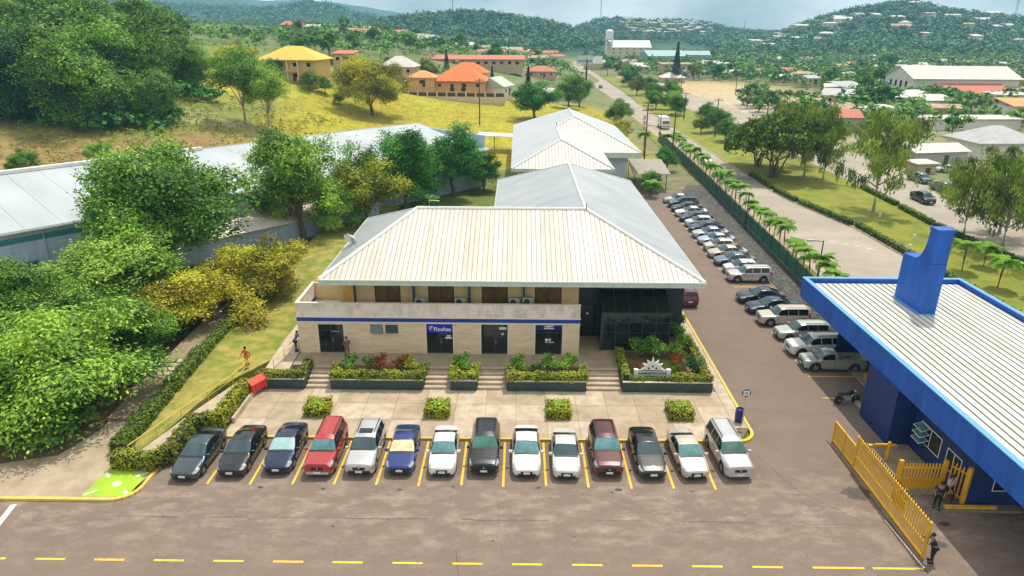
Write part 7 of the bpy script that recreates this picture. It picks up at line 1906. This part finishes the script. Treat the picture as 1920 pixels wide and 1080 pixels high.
wood('scrub', 'low green scrub on the left hillside above the houses', 2600, (-420, -20), (262, 660), lambda X, Y, Z: (Z > 7) & (X < -25 - (Y - 262) * .02), 2.8, 'mid', 5, 14)
wood('scrub', 'tall grass and weeds on the slope below the wooded bank', 1500, (-100, -42), (104, 168), lambda X, Y, Z: (Z > 2.2) & (np.sin(X * .33) * np.cos(Y * .29) > -.3), .9, 'hedge', 6, 10)
wood('field_grass', 'rough yellow grass of the open field', 3000, (-62, 29), (136, 228), lambda X, Y, Z: (Z > .4) & (X < 26) & (X > -60 + (200 - Y).clip(0, 70) * .05), .5, 'gold', 7, 7)
wood('brush', 'low brush between the town houses on the right', 2600, (78, 460), (160, 720), lambda X, Y, Z: (X > 78) & ((X - 95) ** 2 / 42 ** 2 + (Y - 315) ** 2 / 70 ** 2 > 1) & (X / Y < .95), 2.6, 'mid', 8, 10)

def flat_ok(X, Y, Z): return (X > 78) & ((X - 95) ** 2 / 42 ** 2 + (Y - 315) ** 2 / 70 ** 2 > 1) & (X / Y < .95)
wood('grove', 'massed small trees filling the town on the right', 4200, (78, 640), (190, 760), flat_ok, 6.2, 'far', 9, 16)
wood('grove', 'massed small trees of the quarter beyond the yellow field', 900, (-150, 32), (300, 720), lambda X, Y, Z: (X < 31) & ((Y > 352) | (X < -48) | (X > 18)), 5.2, 'far', 10, 16)
wood('undergrowth', 'leafy undergrowth below the trees on the left', 900, (-56, -28.4), (37.5, 66), lambda X, Y, Z: (Y < 58 + (X + 56) * .4) & (Y > 36.8), 1.3, 'mid', 11, 16)
wood('undergrowth', 'dark undergrowth below the wooded bank', 500, (-135, -68), (112, 165), lambda X, Y, Z: (np.sin(X * .2) + np.cos(Y * .23) > -.6) & (Y > 128 - (X + 75) * .02), 3.2, 'dark', 12, 18)

# ------------------------------------------------------------------ haze
hzb = MB().box(-4300, 4300, -420, 4100, -3.0, 330)
mh = bpy.data.materials.new('haze'); mh.use_nodes = True
hn, hl_ = mh.node_tree.nodes, mh.node_tree.links
hn.remove(hn['Principled BSDF'])
pv = hn.new('ShaderNodeVolumePrincipled')
pv.inputs['Color'].default_value = (.32, .70, 1.0, 1)
pv.inputs['Density'].default_value = 0.00026
pv.inputs['Anisotropy'].default_value = 0.0
hl_.new(pv.outputs['Volume'], hn['Material Output'].inputs['Volume'])
ho = hzb.build('haze', mh); tag(ho, 'thin bluish haze over the valley', 'haze', kind='stuff')
# ------------------------------------------------------------------ people
m_skin = plain('skin', (.30, .17, .11), .6); m_hair = plain('hair', (.012, .010, .009), .7)
def person(x, y, z, rz, label, top, legs_, pose='stand', cap=None):
    o = empty('person', (x, y, z), rz, label, 'person')
    sw = {'stand': (0.06, -.05), 'walk': (.30, -.28), 'lean': (.05, -.02), 'sit': (0, 0)}[pose]
    fwd = {'lean': .22, 'sit': .1}.get(pose, .02)
    hip = .92
    J = {}
    def v(n_, p, r_): J[n_] = (Vector(p), r_)
    v('pel', (0, 0, hip), .135); v('bel', (0, fwd * .35, 1.10), .125); v('che', (0, fwd * .8, 1.32), .15); v('nk', (0, fwd, 1.48), .06); v('hd0', (0, fwd + .01, 1.56), .075); v('hd', (0, fwd + .02, 1.64), .10); v('hd2', (0, fwd + .01, 1.73), .075)
    for s, nm in ((-1, 'L'), (1, 'R')):
        st = sw[0] if s < 0 else sw[1]
        v('hp' + nm, (s * .10, 0, hip - .04), .095); v('kn' + nm, (s * .11, st * .6 + .04, .50), .062); v('an' + nm, (s * .12, st, .09), .042); v('to' + nm, (s * .13, st + .15, .04), .035)
        v('sh' + nm, (s * .19, fwd * .85, 1.40), .062)
        if pose == 'lean': el, wr = (s * .26, fwd + .22, 1.22), (s * .16, fwd + .42, 1.38)
        elif pose == 'walk': el, wr = (s * .27, fwd - st * .5, 1.14), (s * .25, fwd - st * .8 + .14, .93)
        else: el, wr = (s * .27, fwd - .03, 1.13), (s * .22, fwd + .16, .98)
        v('el' + nm, el, .046); v('wr' + nm, wr, .032)
        d = (Vector(wr) - Vector(el)).normalized()
        v('pa' + nm, Vector(wr) + d * .08, .034)
        lat = Vector((s, 0, 0))
        for k in range(4):
            v(f'f{k}' + nm, Vector(wr) + d * (.15 + (.012, .022, .018, 0)[k]) + Vector((0, (k - 1.5) * .019, -.012)), .009)
        v('th' + nm, Vector(wr) + d * .09 - lat * .05 + Vector((0, .03, 0)), .010)
    E_ = [('pel', 'bel'), ('bel', 'che'), ('che', 'nk'), ('nk', 'hd0'), ('hd0', 'hd'), ('hd', 'hd2')]
    for nm in 'LR':
        E_ += [('pel', 'hp' + nm), ('hp' + nm, 'kn' + nm), ('kn' + nm, 'an' + nm), ('an' + nm, 'to' + nm), ('che', 'sh' + nm), ('sh' + nm, 'el' + nm), ('el' + nm, 'wr' + nm), ('wr' + nm, 'pa' + nm)] + [('pa' + nm, f'f{k}' + nm) for k in range(4)] + [('wr' + nm, 'th' + nm)]
    def skin(name, edges, grow, m, root):
        names = []; [names.append(q) for e in edges for q in e if q not in names]
        me = bpy.data.meshes.new(name); me.from_pydata([J[q][0] for q in names], [(names.index(a), names.index(b_)) for a, b_ in edges], [])
        ob = bpy.data.objects.new(name, me); link(ob, o)
        md = ob.modifiers.new('skin', 'SKIN'); sv = me.skin_vertices[0].data if me.skin_vertices else None
        if sv is None:
            bm = bmesh.new(); bm.from_mesh(me); bm.verts.layers.skin.verify(); bm.to_mesh(me); bm.free(); sv = me.skin_vertices[0].data
        for i, q in enumerate(names):
            r_ = J[q][1] + grow; sv[i].radius = (r_, r_ * (.8 if q in ('che', 'bel', 'pel') else 1)); sv[i].use_root = (q == root)
        ob.modifiers.new('subsurf', 'SUBSURF').levels = 1
        ob.modifiers['subsurf'].render_levels = 1
        me.materials.append(m); md.use_smooth_shade = True
        return ob
    skin('body', E_, 0, m_skin, 'pel')
    skin('shirt', [('pel', 'bel'), ('bel', 'che'), ('che', 'shL'), ('che', 'shR'), ('shL', 'elL'), ('shR', 'elR')], .018, top, 'pel')
    skin('trousers', [('pel', 'hpL'), ('pel', 'hpR'), ('hpL', 'knL'), ('hpR', 'knR'), ('knL', 'anL'), ('knR', 'anR')], .016, legs_, 'pel')
    h = J['hd'][0]
    MB().lathe([(.02, .115), (.075, .095), (.105, .045), (.108, -.01), (.09, -.05)], (h.x, h.y - .018, h.z + .01), 12).build('hair', cap or m_hair, o, smooth=60)
    for s in (-1, 1):
        MB().lathe([(.004, -.006), (.014, 0), (.004, .006)], (s * .035, h.y + .098, h.z + .01), 6, 'Y').build('eye', m_hair, o)
        MB().lathe([(.008, -.01), (.026, 0), (.008, .01)], (s * .102, h.y, h.z), 8, 'X').build('ear', m_skin, o)
        MB().box(s * .13 - .05, s * .13 + .05, J['an' + ('L' if s < 0 else 'R')][0].y - .09, J['an' + ('L' if s < 0 else 'R')][0].y + .19, 0, .085).build('shoe', m_hair, o)
    MB().add([(-.012, h.y + .095, h.z - .02), (.012, h.y + .095, h.z - .02), (0, h.y + .125, h.z - .025), (0, h.y + .095, h.z + .03)], [(0, 1, 2), (1, 3, 2), (3, 0, 2)]).build('nose', m_skin, o)
    return o
cl = {n_: plain('cloth_' + n_, c_, .85) for n_, c_ in {'navy': (.012, .016, .06), 'black': (.010, .010, .012), 'lilac': (.52, .38, .55), 'orange': (.62, .12, .012), 'grey': (.10, .09, .08), 'blue': (.06, .07, .22), 'khaki': (.16, .11, .06), 'gold': (.55, .26, .01)}.items()}
person(23.9, 32.0, .02, R(150), 'person in dark navy clothes talking by the open picket door', cl['navy'], cl['black'])
person(24.75, 32.5, .13, R(-170), 'person in lilac shirt and dark trousers by the open picket door', cl['lilac'], cl['black'], 'walk')
person(21.25, 27.75, .02, R(80), 'person in black leaning on the near end of the sliding gate', cl['black'], cl['black'], 'lean', cl['black'])
person(-17.7, 49.5, .86, R(-60), 'person in blue overalls working at the left corner of the offices', cl['blue'], cl['navy'], 'lean')
person(-20.7, 47.0, .70, R(160), 'person in orange overalls on the lawn by the ramp rail', cl['orange'], cl['gold'], 'walk')
person(-13.35, 48.7, .80, R(20), 'person in grey standing beside the leftmost dark door', cl['grey'], cl['khaki'])
